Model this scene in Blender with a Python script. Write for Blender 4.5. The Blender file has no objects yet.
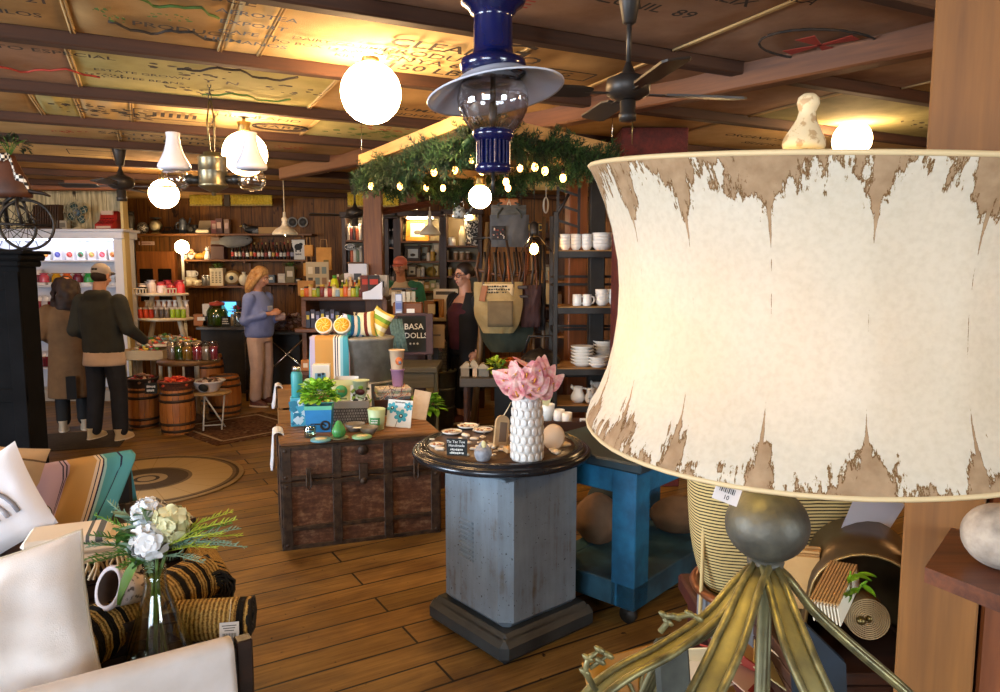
import bpy,math,random
from mathutils import Vector as V,Matrix as MX,noise as NZ
random.seed(11)
R = math.radians; PI = math.pi
scn = bpy.context.scene; COL = scn.collection
# ---------------------------------------------------------------- camera model
PITCH = R(6.1); FPX = 720.0; EYE = V((0,0,1.7))
cd = bpy.data.cameras.new('camera'); cam = bpy.data.objects.new('camera',cd); COL.objects.link(cam)
cam.location = EYE; cam.rotation_euler = (PI/2 - PITCH,0,0)
cd.sensor_width = 36; cd.lens = 36*FPX/1000; cd.clip_start = .02
scn.camera = cam
def ray(px,py):
    u = (px-500)/FPX; v = (346-py)/FPX
    return V((u,math.cos(PITCH)+v*math.sin(PITCH),-math.sin(PITCH)+v*math.cos(PITCH)))
def P(px,py,Y):
    d = ray(px,py); return EYE + d*(Y/d.y)
def PZ(px,py,z):
    d = ray(px,py); return EYE + d*((z-1.7)/d.z)
def mpp(px,py,Y):                      # metres per photo pixel at that depth
    return (Y/ray(px,py).y)/FPX
ORD = 'first second third fourth fifth sixth seventh eighth ninth tenth eleventh twelfth thirteenth fourteenth fifteenth sixteenth seventeenth eighteenth nineteenth twentieth'.split()
# ---------------------------------------------------------------- colour / material
def lin(c):
    if isinstance(c,str):
        c = c.lstrip('#'); c = [int(c[i:i+2],16)/255 for i in (0,2,4)]
        c = [x/12.92 if x <= .04045 else ((x+.055)/1.055)**2.4 for x in c]
    return (c[0],c[1],c[2],1)
MATS = {}
def newmat(name):
    m = bpy.data.materials.new(name); m.use_nodes = True
    nt = m.node_tree; nt.nodes.clear()
    return m,nt
def nd(nt,t,**k):
    n = nt.nodes.new('ShaderNode'+t)
    for a,b in k.items():
        if a.startswith('i_'):
            key = a[2:].replace('_',' ')
            n.inputs[int(key) if key.isdigit() else key].default_value = b
        else: setattr(n,a,b)
    return n
def lk(nt,a,b): nt.links.new(a,b)
def coords(nt,scale=(1,1,1),rot=(0,0,0),kind='Object'):
    tc = nd(nt,'TexCoord'); mp = nd(nt,'Mapping')
    mp.inputs['Scale'].default_value = scale; mp.inputs['Rotation'].default_value = rot
    lk(nt,tc.outputs[kind],mp.inputs[0]); return mp.outputs[0]
def ramp(nt,fac,stops,interp='LINEAR'):
    r = nd(nt,'ValToRGB'); r.color_ramp.interpolation = interp
    el = r.color_ramp.elements
    while len(el) < len(stops): el.new(.5)
    for e,(p,c) in zip(el,stops): e.position = p; e.color = lin(c)
    lk(nt,fac,r.inputs[0]); return r.outputs[0]
def mixc(nt,fac,a,b,mode='MIX'):
    m = nd(nt,'Mix',data_type='RGBA',blend_type=mode)
    for s,x in ((0,fac),(6,a),(7,b)):
        if hasattr(x,'links') or hasattr(x,'is_linked'): lk(nt,x,m.inputs[s])
        elif s == 0: m.inputs[0].default_value = x
        else: m.inputs[s].default_value = lin(x)
    return m.outputs[2]
def mth(nt,op,a,b=None,c=None):
    m = nd(nt,'Math',operation=op)
    for i,x in enumerate((a,b,c)):
        if x is None: continue
        if hasattr(x,'is_linked'): lk(nt,x,m.inputs[i])
        else: m.inputs[i].default_value = x
    return m.outputs[0]
def noise(nt,vec,scale,detail=3,rough=.55):
    n = nd(nt,'TexNoise'); n.inputs['Scale'].default_value = scale; n.inputs['Detail'].default_value = detail
    n.inputs['Roughness'].default_value = rough; lk(nt,vec,n.inputs['Vector']); return n.outputs[0]
def bsdf(nt,col,rough=.5,metal=0,bump=None,bd=.1,bstr=.4,spec=.5):
    b = nd(nt,'BsdfPrincipled'); o = nd(nt,'OutputMaterial')
    if hasattr(col,'is_linked'): lk(nt,col,b.inputs['Base Color'])
    else: b.inputs['Base Color'].default_value = lin(col)
    if hasattr(rough,'is_linked'): lk(nt,rough,b.inputs['Roughness'])
    else: b.inputs['Roughness'].default_value = rough
    b.inputs['Metallic'].default_value = metal; b.inputs['Specular IOR Level'].default_value = spec
    if bump is not None:
        bn = nd(nt,'Bump'); bn.inputs['Strength'].default_value = bstr; bn.inputs['Distance'].default_value = bd
        lk(nt,bump,bn.inputs['Height']); lk(nt,bn.outputs[0],b.inputs['Normal'])
    lk(nt,b.outputs[0],o.inputs[0]); return b
def mat(col,rough=.55,metal=0,col2=None,vs=9,bump=0,bs=60,spec=.5,st=(1,1,1),lo=.35,hi=.65):
    key = ('m',col,rough,metal,col2,vs,bump,bs,spec,st,lo,hi)
    if key in MATS: return MATS[key]
    m,nt = newmat('surface'); vec = coords(nt,st); c = col
    if col2: c = ramp(nt,noise(nt,vec,vs,5),[(lo,col),(hi,col2)])
    bsdf(nt,c,rough,metal,noise(nt,vec,bs,3) if bump else None,.004,bump,spec)
    MATS[key] = m; return m
def wood(c1,c2,scale=6,axis=0,rough=.5,bump=.25,stretch=14):
    key = ('w',c1,c2,scale,axis,rough,bump,stretch)
    if key in MATS: return MATS[key]
    m,nt = newmat('timber'); s = [scale]*3; s[axis] = scale/stretch
    vec = coords(nt,s); n = noise(nt,vec,3,6,.65); n2 = noise(nt,vec,14,3)
    f = mth(nt,'ADD',mth(nt,'MULTIPLY',n,.7),mth(nt,'MULTIPLY',n2,.3))
    bsdf(nt,ramp(nt,f,[(.33,c1),(.67,c2)]),rough,0,f,.004,bump)
    MATS[key] = m; return m
def stripes(stops,axis=0,scale=1.0,off=0,rough=.85,bump=.35,wv=400):
    """cloth with sharp woven bands along one object axis; stops = [(pos, colour)...] over one period"""
    key = ('s',tuple(stops),axis,scale,off,rough)
    if key in MATS: return MATS[key]
    m,nt = newmat('woven cloth'); vec = coords(nt); sp = nd(nt,'SeparateXYZ'); lk(nt,vec,sp.inputs[0])
    f = mth(nt,'FRACT',mth(nt,'ADD',mth(nt,'MULTIPLY',sp.outputs[axis],scale),off))
    c = ramp(nt,f,stops,'CONSTANT')
    bsdf(nt,c,rough,0,noise(nt,vec,wv,2),.002,bump,.2); MATS[key] = m; return m
def glow(col,s):
    key = ('e',col,s)
    if key in MATS: return MATS[key]
    m,nt = newmat('lit glass'); e = nd(nt,'Emission'); o = nd(nt,'OutputMaterial')
    e.inputs[0].default_value = lin(col); e.inputs[1].default_value = s; lk(nt,e.outputs[0],o.inputs[0]); MATS[key] = m; return m
def glass(col='#ffffff',refl=.12,dens=1.0):
    key = ('g',col,refl,dens)
    if key in MATS: return MATS[key]
    m,nt = newmat('clear glass'); t = nd(nt,'BsdfTransparent'); g = nd(nt,'BsdfGlossy'); o = nd(nt,'OutputMaterial')
    t.inputs[0].default_value = lin(col); g.inputs['Roughness'].default_value = .03
    lw = nd(nt,'LayerWeight'); lw.inputs[0].default_value = .35
    f = mth(nt,'ADD',mth(nt,'MULTIPLY',lw.outputs[1],.55*dens),refl)
    mx = nd(nt,'MixShader'); lk(nt,f,mx.inputs[0]); lk(nt,t.outputs[0],mx.inputs[1]); lk(nt,g.outputs[0],mx.inputs[2])
    lk(nt,mx.outputs[0],o.inputs[0]); MATS[key] = m; return m
def thin(col,tr=.35,rough=.8):          # cloth / paper / leaf that lets some light through
    key = ('t',col,tr)
    if key in MATS: return MATS[key]
    m,nt = newmat('thin sheet'); d = nd(nt,'BsdfDiffuse'); t = nd(nt,'BsdfTranslucent'); x = nd(nt,'MixShader'); o = nd(nt,'OutputMaterial')
    c = mixc(nt,noise(nt,coords(nt),30),col,col)
    for q in (d,t): q.inputs[0].default_value = lin(col)
    x.inputs[0].default_value = tr; lk(nt,d.outputs[0],x.inputs[1]); lk(nt,t.outputs[0],x.inputs[2]); lk(nt,x.outputs[0],o.inputs[0])
    MATS[key] = m; return m
# ---------------------------------------------------------------- mesh builder
_txt = {}
def text_geo(s):
    if s in _txt: return _txt[s]
    c = bpy.data.curves.new('t','FONT'); c.body = s; c.align_x = 'CENTER'; c.align_y = 'CENTER'; c.resolution_u = 2; c.offset = .012
    o = bpy.data.objects.new('t',c); COL.objects.link(o); dg = bpy.context.evaluated_depsgraph_get()
    me = o.evaluated_get(dg).to_mesh()
    g = ([tuple(v.co) for v in me.vertices],[tuple(p.vertices) for p in me.polygons])
    o.evaluated_get(dg).to_mesh_clear(); bpy.data.objects.remove(o); bpy.data.curves.remove(c)
    _txt[s] = g; return g
class MB:
    def __init__(s): s.v = []; s.f = []; s.m = []; s.s = []; s.M = MX.Identity(4)
    def at(s,loc=(0,0,0),rz=0,rx=0,ry=0,sc=1):
        s.M = MX.Translation(loc) @ MX.Rotation(rz,4,'Z') @ MX.Rotation(ry,4,'Y') @ MX.Rotation(rx,4,'X') @ MX.Scale(sc,4); return s
    def add(s,vs,fs,mi=0,sm=False):
        n = len(s.v); M = s.M
        s.v += [tuple(M @ V(v)) for v in vs]
        for f in fs: s.f.append(tuple(i+n for i in f)); s.m.append(mi); s.s.append(sm)
        return s
    def box(s,c,d,bev=0,mi=0):
        x,y,z = d[0]/2,d[1]/2,d[2]/2; cx,cy,cz = c; b = min(bev,x*.9,y*.9,z*.9)
        if b <= 0:
            vs = [(cx+i*x,cy+j*y,cz+k*z) for i in (-1,1) for j in (-1,1) for k in (-1,1)]
            return s.add(vs,[(0,1,3,2),(4,6,7,5),(0,4,5,1),(2,3,7,6),(0,2,6,4),(1,5,7,3)],mi)
        vs = []; ix = {}
        for i in (-1,1):
            for j in (-1,1):
                for k in (-1,1):
                    for a in range(3):
                        e = [x-b,y-b,z-b]; e[a] += b
                        ix[i,j,k,a] = len(vs); vs.append((cx+i*e[0],cy+j*e[1],cz+k*e[2]))
        F = []; S = (-1,1)
        def q(*l): F.append(tuple(ix[t] for t in l))
        for i in S:
            q((i,-1,-1,0),(i,1,-1,0),(i,1,1,0),(i,-1,1,0)); q((-1,i,-1,1),(1,i,-1,1),(1,i,1,1),(-1,i,1,1)); q((-1,-1,i,2),(1,-1,i,2),(1,1,i,2),(-1,1,i,2))
            for j in S:
                q((i,j,-1,0),(i,j,1,0),(i,j,1,1),(i,j,-1,1)); q((i,-1,j,0),(i,1,j,0),(i,1,j,2),(i,-1,j,2)); q((-1,i,j,1),(1,i,j,1),(1,i,j,2),(-1,i,j,2))
                for k in S: q((i,j,k,0),(i,j,k,1),(i,j,k,2))
        return s.add(vs,F,mi)
    def lathe(s,prof,seg=16,mi=0,sm=True,c=(0,0,0),el=1.0,a0=0,a1=2*PI,cap=True):
        full = abs(a1-a0-2*PI) < 1e-6; n = seg if full else seg+1; vs = []; fs = []
        for r,z in prof:
            for k in range(n):
                a = a0+(a1-a0)*k/seg; vs.append((c[0]+r*math.cos(a),c[1]+r*math.sin(a)*el,c[2]+z))
        for i in range(len(prof)-1):
            for k in range(seg):
                k2 = (k+1) % n; fs.append((i*n+k,i*n+k2,(i+1)*n+k2,(i+1)*n+k))
        if full and cap:
            if prof[0][0] > 1e-4: fs.append(tuple(range(n))[::-1])
            if prof[-1][0] > 1e-4: fs.append(tuple(range((len(prof)-1)*n,len(prof)*n)))
        return s.add(vs,fs,mi,sm)
    def cyl(s,p0,p1,r0,r1=None,seg=10,mi=0,sm=True):
        r1 = r0 if r1 is None else r1; return s.tube([p0,p1],[r0,r1],seg,mi,sm)
    def tube(s,pts,r,seg=6,mi=0,sm=True,closed=False,flat=1.0):
        pts = [V(p) for p in pts]; n = len(pts); vs = []; fs = []
        rr = r if isinstance(r,(list,tuple)) else [r]*n
        prev = None
        for i,p in enumerate(pts):
            if closed: t = pts[(i+1) % n]-pts[i-1]
            else: t = pts[min(i+1,n-1)]-pts[max(i-1,0)]
            t = t.normalized() if t.length > 1e-9 else V((0,0,1))
            if prev is None:
                u = t.orthogonal().normalized()
                if abs(t.z) < .9: u = t.cross(V((0,0,1))).normalized()
            else:
                u = prev-t*prev.dot(t); u = u.normalized() if u.length > 1e-6 else t.orthogonal().normalized()
            prev = u; w = t.cross(u)
            for k in range(seg):
                a = 2*PI*k/seg; vs.append(p+(u*math.cos(a)+w*math.sin(a)*flat)*rr[i])
        for i in range(n if closed else n-1):
            j = (i+1) % n
            for k in range(seg):
                k2 = (k+1) % seg; fs.append((i*seg+k,i*seg+k2,j*seg+k2,j*seg+k))
        if not closed: fs.append(tuple(range(seg))[::-1]); fs.append(tuple(range((n-1)*seg,n*seg)))
        return s.add(vs,fs,mi,sm)
    def ball(s,c,r,seg=14,rings=9,mi=0):
        rx,ry,rz = r if isinstance(r,(list,tuple)) else (r,r,r); vs = [(c[0],c[1],c[2]-rz)]; fs = []
        for i in range(1,rings):
            t = PI*i/rings
            for k in range(seg):
                a = 2*PI*k/seg; vs.append((c[0]+rx*math.sin(t)*math.cos(a),c[1]+ry*math.sin(t)*math.sin(a),c[2]-rz*math.cos(t)))
        vs.append((c[0],c[1],c[2]+rz)); L = len(vs)-1
        for k in range(seg):
            k2 = (k+1) % seg; fs.append((0,1+k2,1+k)); fs.append((L,L-seg+k,L-seg+k2))
            for i in range(rings-2):
                a = 1+i*seg; fs.append((a+k,a+k2,a+seg+k2,a+seg+k))
        return s.add(vs,fs,mi,True)
    def prism(s,out,h0,h1,mi=0,top=None):      # outline in xy, extruded along z
        n = len(out); vs = [(x,y,h0) for x,y in out]+[(x,y,h1) for x,y in (top or out)]
        fs = [tuple(range(n))[::-1],tuple(range(n,2*n))]+[(i,(i+1) % n,n+(i+1) % n,n+i) for i in range(n)]
        return s.add(vs,fs,mi)
    def grid(s,fn,nu,nv,mi=0,sm=True,th=0,cu=False):
        vs = [V(fn(i/nu,j/nv)) for j in range(nv+1) for i in range(nu+1)]; w = nu+1
        fs = [(j*w+i,j*w+i+1,(j+1)*w+i+1,(j+1)*w+i) for j in range(nv) for i in range(nu)]
        if th:
            nn = [V((0,0,0)) for _ in vs]
            for f in fs:
                n = (vs[f[1]]-vs[f[0]]).cross(vs[f[3]]-vs[f[0]])
                for i in f: nn[i] += n
            L = len(vs); b = [v-n.normalized()*th for v,n in zip(vs,nn)]
            f2 = [tuple(i+L for i in f[::-1]) for f in fs]
            ed = [j for j in range(nu+1)]+[j*w+nu for j in range(1,nv+1)]+[nv*w+i for i in range(nu-1,-1,-1)]+[j*w for j in range(nv-1,0,-1)]
            f3 = [(ed[k],ed[k]+L,ed[(k+1) % len(ed)]+L,ed[(k+1) % len(ed)]) for k in range(len(ed))]
            vs = vs+b; fs = fs+f2+f3
        return s.add(vs,fs,mi,sm)
    def pillow(s,w,h,t,mi=0,n=16,pin=.06,amp=.0,seed=0):     # lies in xz plane, thickness along y
        for sg in (-1,1):
            def fn(u,v):
                a = u*2-1; b = v*2-1
                e = max(0,(1-abs(a)**2.6))*max(0,(1-abs(b)**2.6)); y = sg*t/2*e**.5
                k = 1-pin*(1-abs(b))*0 - pin*(1-b*b)*abs(a)**3; k2 = 1-pin*(1-a*a)*abs(b)**3
                d = amp*NZ.noise(V((a*3+seed,b*3,sg*2.0)))*e
                return (a*w/2*k,y+d*sg,b*h/2*k2)
            s.grid(fn,n,n,mi)
        return s
    def text(s,t,size,loc=(0,0,0),mi=0,rx=PI/2,rz=0,sx=1):      # default: upright, reads from -y
        g = text_geo(t); M0 = s.M
        s.M = M0 @ MX.Translation(loc) @ MX.Rotation(rz,4,'Z') @ MX.Rotation(rx,4,'X')
        s.add([(x*size*sx,y*size,0) for x,y,z in g[0]],g[1],mi); s.M = M0; return s
    def rows(s,x,y,z,w,h,n,mi=0):     # illegible rows of small lettering on an upright face
        r = random.Random(int(w*9999)+n)
        for k in range(n):
            zz = z+h/2-h*(k+.5)/n; q = x-w/2+r.uniform(0,.12)*w; e = x+w/2-r.uniform(0,.2)*w
            while q < e: l = r.uniform(.05,.11)*w; s.box((q+l/2,y,zz+r.uniform(-.06,.06)*h/n),(l,.0012,h/n*r.uniform(.35,.62)),0,mi); q += l+.03*w
        return s
    def build(s,name,mats,parent=None,loc=(0,0,0),rz=0,rot=None):
        me = bpy.data.meshes.new(name); me.from_pydata(s.v,[],s.f)
        if not isinstance(mats,(list,tuple)): mats = [mats]
        for m in mats: me.materials.append(m)
        me.polygons.foreach_set('material_index',[min(i,len(mats)-1) for i in s.m]); me.polygons.foreach_set('use_smooth',s.s); me.update()
        o = bpy.data.objects.new(name,me); COL.objects.link(o); o.location = loc; o.rotation_euler = rot or (0,0,rz)
        if parent: o.parent = parent
        return o
def thing(name,label,cat,loc=(0,0,0),rz=0,group=None,rot=None):
    o = bpy.data.objects.new(name,None); COL.objects.link(o); o.empty_display_size = .05
    o.location = loc; o.rotation_euler = rot or (0,0,rz); o['label'] = label; o['category'] = cat
    if group: o['group'] = group
    return o
def tag(o,label,cat,group=None,kind=None):
    o['label'] = label; o['category'] = cat
    if group: o['group'] = group
    if kind: o['kind'] = kind
    return o
def struct(o): o['kind'] = 'structure'; return o
def dup(root,loc,rz=0,label=None,group=None,sc=None):
    r = root.copy(); COL.objects.link(r); r.location = loc; r.rotation_euler = (0,0,rz)
    if label: r['label'] = label
    if group: r['group'] = group
    if sc: r.scale = (sc,sc,sc)
    for c0 in list(root.children):
        c = c0.copy(); COL.objects.link(c); c.parent = r
        for g0 in c0.children:
            g = g0.copy(); COL.objects.link(g); g.parent = c
    return r
def evalmesh(o):                          # bake an object's modifiers into its mesh
    dg = bpy.context.evaluated_depsgraph_get(); dg.update()
    me = bpy.data.meshes.new_from_object(o.evaluated_get(dg)); old = o.data; o.modifiers.clear(); o.data = me
    bpy.data.meshes.remove(old); return o
def fuse(o,vox,it=3):
    m = o.modifiers.new('r','REMESH'); m.mode = 'VOXEL'; m.voxel_size = vox; m.use_smooth_shade = True
    k = o.modifiers.new('s','SMOOTH'); k.iterations = it; k.factor = .5
    return evalmesh(o)
def plight(name,loc,e,col=(1,.72,.42),r=.05):
    l = bpy.data.lights.new(name,'POINT'); l.energy = e; l.color = col; l.shadow_soft_size = r
    o = bpy.data.objects.new(name,l); COL.objects.link(o); o.location = loc; return o
def alight(name,loc,tgt,e,sx,sy,col=(1,1,1)):
    l = bpy.data.lights.new(name,'AREA'); l.energy = e; l.color = col; l.shape = 'RECTANGLE'; l.size = sx; l.size_y = sy
    o = bpy.data.objects.new(name,l); COL.objects.link(o); o.location = loc
    o.rotation_euler = (V(tgt)-V(loc)).to_track_quat('-Z','Y').to_euler(); return o
# ================================================================ SETTING
BA = R(26); BD = V((math.cos(BA),math.sin(BA),0)); BN = V((-math.sin(BA),math.cos(BA),0))
CEIL = 2.78; BZ = 2.71
WOODDK = wood('#2a150b','#4b2814',5,0,.6); WOODMID = wood('#55300f','#86541f',5,0,.55)
WOODV = wood('#4a2811','#7d4a22',5,2,.5); BLACKISH = mat('#15130f',.6,col2='#24201a'); IRON = mat('#1d1a18',.45,.6,'#39322c',20)
WHITE = mat('#ece9e2',.5); CREAM = mat('#e6d9bb',.6,col2='#d9c9a4',vs=7); BRASS = mat('#8a7444',.35,.9,'#5f5233',12)
CERAM = mat('#f0eee8',.25,col2='#e2ded4',vs=5); KRAFT = mat('#b98a52',.8,col2='#a87a45',vs=12); CHROME = mat('#c8c8c8',.25,1)
INK = mat('#1a1714',.7); PAPER = mat('#ece5d4',.8); RED = mat('#a81c1c',.5); BLKBOARD = mat('#1b1d1c',.85,col2='#262a28')
CHALK = mat('#e8e6de',.9); CREAMLIT = mat('#d8c291',.7,col2='#c4aa74',vs=14)
# floor : wide boards running away to the right
def floor_mat():
    m,nt = newmat('floor boards'); vec = coords(nt)
    b = nd(nt,'TexBrick'); b.offset = .37; b.inputs['Scale'].default_value = 1; b.inputs['Brick Width'].default_value = 11
    b.inputs['Row Height'].default_value = .178; b.inputs['Mortar Size'].default_value = .0065; b.inputs['Mortar Smooth'].default_value = .3
    b.inputs['Color1'].default_value = lin('#7d602a'); b.inputs['Color2'].default_value = lin('#947038'); b.inputs['Mortar'].default_value = lin('#1a0f07')
    b.inputs['Bias'].default_value = 0; lk(nt,vec,b.inputs['Vector'])
    g = noise(nt,coords(nt,(1.2,22,1)),2.2,6,.7); blot = noise(nt,coords(nt,(1,2.2,1)),1.7,5,.6); spot = noise(nt,vec,26,2)
    c = mixc(nt,1,b.outputs[0],ramp(nt,g,[(.3,'#b5a48c'),(.62,'#ffffff')]),'MULTIPLY')
    c = mixc(nt,1,c,ramp(nt,blot,[(.3,'#a89a8a'),(.55,'#ffffff')]),'MULTIPLY')
    c = mixc(nt,1,c,ramp(nt,spot,[(.24,'#4a3a2c'),(.31,'#ffffff')]),'MULTIPLY')
    h = mth(nt,'ADD',mth(nt,'MULTIPLY',b.outputs['Fac'],-1),mth(nt,'MULTIPLY',g,.25))
    bsdf(nt,c,ramp(nt,blot,[(.3,'#b4b4b4'),(.7,'#d8d8d8')]),0,h,.004,.6,.35); return m
PA = R(31)
f = MB().box((0,0,-.05),(26,26,.1)); struct(f.build('floor',floor_mat(),loc=(-1.2,4.5,0),rz=PA))
def plank_mat(c1,c2,gap,w=.16,rough=.6,axis=2):
    m,nt = newmat('wall boards'); rot = (PI/2,0,0) if axis == 2 else (0,0,0)
    tc = nd(nt,'TexCoord'); sp = nd(nt,'SeparateXYZ'); lk(nt,tc.outputs['Object'],sp.inputs[0])
    cb = nd(nt,'CombineXYZ'); lk(nt,sp.outputs[2],cb.inputs[0]); lk(nt,mth(nt,'ADD',sp.outputs[0],sp.outputs[1]),cb.inputs[1])
    b = nd(nt,'TexBrick'); b.offset = .3; b.inputs['Scale'].default_value = 1; b.inputs['Brick Width'].default_value = 7; b.inputs['Row Height'].default_value = w
    b.inputs['Mortar Size'].default_value = .004; b.inputs['Color1'].default_value = lin(c1); b.inputs['Color2'].default_value = lin(c2); b.inputs['Mortar'].default_value = lin(gap)
    lk(nt,cb.outputs[0],b.inputs['Vector'])
    g = noise(nt,coords(nt,(9,9,.8)),3,5,.65); k = noise(nt,coords(nt,(3,3,1.5)),3.5,2)
    c = mixc(nt,1,b.outputs[0],ramp(nt,g,[(.3,'#9a9086'),(.65,'#ffffff')]),'MULTIPLY')
    c = mixc(nt,1,c,ramp(nt,k,[(.26,'#5a4a3a'),(.34,'#ffffff')]),'MULTIPLY')
    bsdf(nt,c,rough,0,mth(nt,'MULTIPLY',b.outputs['Fac'],-1),.006,.5,.3); return m
WALLBR = plank_mat('#70471a','#87571f','#24140a'); WALLCR = plank_mat('#eadbae','#dfcd9c','#7c6437',.2)
struct(MB().box((0,0,1.45),(14,.1,2.9)).build('wall_back',WALLBR,loc=(-1,11.3,0)))
# right and rear walls carry the big shop windows that let the daylight in
def wall_with_window(name,along,pos,a0,a1,w0,w1,z0,z1,win):
    m = MB()
    def seg(p,q,za,zb):
        c = (p+q)/2,(za+zb)/2
        if along == 'y': m.box((pos,c[0],c[1]),(.1,q-p,zb-za))
        else: m.box((c[0],pos,c[1]),(q-p,.1,zb-za))
    seg(a0,w0,0,2.9); seg(w1,a1,0,2.9); seg(w0,w1,0,z0); seg(w0,w1,z1,2.9)
    struct(m.build(name,WALLBR))
    fr = MB(); gl = MB()
    def bar(p,q,za,zb,t):
        c = (p+q)/2,(za+zb)/2
        (fr if t > .01 else gl).box((pos,c[0],c[1]) if along == 'y' else (c[0],pos,c[1]),(t,q-p,zb-za) if along == 'y' else (q-p,t,zb-za))
    for k in range(5): x = w0+(w1-w0)*k/4; bar(x-.02,x+.02,z0,z1,.06)
    for k in range(4): z = z0+(z1-z0)*k/3; bar(w0,w1,z-.02,z+.02,.06)
    bar(w0,w1,z0,z1,.005)
    o = struct(fr.build(win,mat('#e3dccb',.5))); gl.build('pane',glass(),o)
wall_with_window('wall_left','y',-7.6,-2.9,11.3,-1.6,1.8,.6,2.5,'window_1')
wall_with_window('wall_rear','x',-2.9,-7.6,1.0,-3.6,-.9,.7,2.5,'window_3')
wall_with_window('wall_rear_right','x',-2.9,1.0,5.2,2.7,4.7,.7,2.5,'window_2')
struct(MB().box((0,0,1.45),(.1,14.2,2.9)).build('wall_right',WALLBR,loc=(5.2,4.2,0)))
def burlap_mat(c1,c2,stain=None,sc=1.0,seed=0):
    key = ('b',c1,c2,stain,sc,seed)
    if key in MATS: return MATS[key]
    m,nt = newmat('burlap'); vec = coords(nt)
    n = noise(nt,vec,3*sc,5,.6); w1 = noise(nt,coords(nt,(300,40,1)),1,2); w2 = noise(nt,coords(nt,(40,300,1)),1,2)
    c = ramp(nt,n,[(.3,c1),(.7,c2)]); wv = mth(nt,'ADD',w1,w2)
    c = mixc(nt,1,c,ramp(nt,wv,[(.35,'#8e8378'),(.65,'#ffffff')]),'MULTIPLY')
    if stain:
        mp = nd(nt,'Mapping'); lk(nt,vec,mp.inputs[0]); mp.inputs['Location'].default_value = (seed*7.3,seed*3.1,0)
        c = mixc(nt,ramp(nt,noise(nt,mp.outputs[0],5,6,.75),[(.52,'#000000'),(.56,'#ffffff')]),c,stain)
    bsdf(nt,c,.92,0,wv,.002,.4,.15); MATS[key] = m; return m
BURL = burlap_mat('#8d6a3e','#b08a55')
struct(MB().box((0,0,.05),(24,22,.1)).build('ceiling',BURL,loc=(-1,4.5,CEIL),rz=BA))
# ceiling joists: one family at ~1 m spacing
BEAMW = wood('#221006','#47260e',4,0,.75,.3)
NOFF = [.95,1.93,2.97,3.95,5.05,6.05,7.0,8.2,9.3,10.4]
for k,n in enumerate(NOFF):
    s0,s1 = -9,7.5
    pr = BN*n
    o = MB().box((0,0,0),(s1-s0,.075,CEIL-BZ),.008).build('trim_%d' % (k+1),BEAMW,loc=pr+BD*((s0+s1)/2)+V((0,0,(CEIL+BZ)/2)),rz=BA); struct(o)
# heavy cross timber (right) and timber brace over the back
A = PZ(923,56,2.64); B = PZ(737,92,2.64); d = (B-A); L = 9; ang = math.atan2(d.y,d.x); c = A+d.normalized()*1.6
struct(MB().box((0,0,.068),(L,.11,.136),.01).build('trim_11',wood('#4a2812','#744624',4,0,.6),loc=(c.x,c.y,2.64),rz=ang))
def post(n,px,py,Y,w,d,m,z1=2.72,rz=0):
    p = P(px,py,Y); return struct(MB().box((0,0,z1/2),(w,d,z1),.008).build('trim_%d' % n,m,loc=(p.x,Y+d/2,0),rz=rz))
POSTB = wood('#55290a','#8c5018',5,2,.5)
post(12,373,250,7.9,.20,.12,POSTB)
post(13,577,230,6.6,.17,.18,wood('#6b3a16','#94552a',5,2),rz=R(8)); post(14,598,230,6.2,.13,.15,BLACKISH)
p = P(408,205,9.6); struct(MB().box((0,0,0),(.22,.2,.42),.008).build('trim_15',POSTB,loc=(p.x,9.7,p.z+.16)))
def brickred():
    m,nt = newmat('red plaster'); vec = coords(nt); n = noise(nt,vec,14,5,.7)
    bsdf(nt,ramp(nt,n,[(.3,'#380f0c'),(.7,'#6a221a')]),.8,0,n,.02,.8); return m
post(16,655,140,5.5,.50,.4,brickred(),2.75)
# diagonal brace from the big post up to the right
a = P(376,213,8.05); b = P(456,199,8.6)
struct(MB().tube([a,b],.035,4,sm=False).build('trim_17',wood('#4a2415','#6e3a22',5,0)))
# plate timber over the candy cabinet and a timber by the far left ceiling
a = P(0,180,9.0); b = P(114,184,9.0)
struct(MB().box((0,0,0),(3.6,.12,.16),.01).build('trim_18',wood('#6b3a18','#9a5e2c',5,0),loc=((a.x+b.x)/2-.9,9.0,b.z)))
# big timber post on the right, and the board wall beside it
POSTR = wood('#613a12','#8c5a24',3.2,2,.6,.2,18)
PF = R(-30); PU = V((math.cos(PF),math.sin(PF),0)); PB = V((-math.sin(PF),math.cos(PF),0)); PC = V((.857,1.48,0))
q = PC+PU*.071+PB*.09; struct(MB().box((0,0,1.35),(.142,.18,2.7),.004).build('trim_19',POSTR,loc=q,rz=PF))
q = PC+PU*.42+PB*.10; struct(MB().box((0,0,1.35),(.54,.14,2.7),.006).build('trim_20',wood('#5e2f14','#8a4d24',4,2,.5),loc=q,rz=PF))
# ================================================================ LIGHT
w = bpy.data.worlds.new('World'); scn.world = w; w.use_nodes = True
bg = w.node_tree.nodes['Background']; bg.inputs[0].default_value = (.55,.62,.8,1); bg.inputs[1].default_value = .15
DAY = (.70,.84,1)
alight('window_daylight',(-7.7,.1,1.55),(0,2.4,.9),600,3.2,1.8,DAY)
alight('rear_window_daylight',(-2.25,-3.0,1.65),(-1.2,3,.7),190,2.6,1.7,DAY)
alight('side_window_daylight',(3.7,-3.0,1.65),(.5,1.0,1.5),175,1.9,1.7,(.82,.93,1))
scn.view_settings.view_transform = 'Standard'; scn.view_settings.look = 'None'
scn.view_settings.exposure = .7; scn.view_settings.gamma = 1; scn.view_settings.use_curve_mapping = False
scn.cycles.max_bounces = 8; scn.cycles.transparent_max_bounces = 16; scn.cycles.sample_clamp_indirect = 6
scn.cycles.caustics_reflective = False; scn.cycles.caustics_refractive = False
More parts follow.
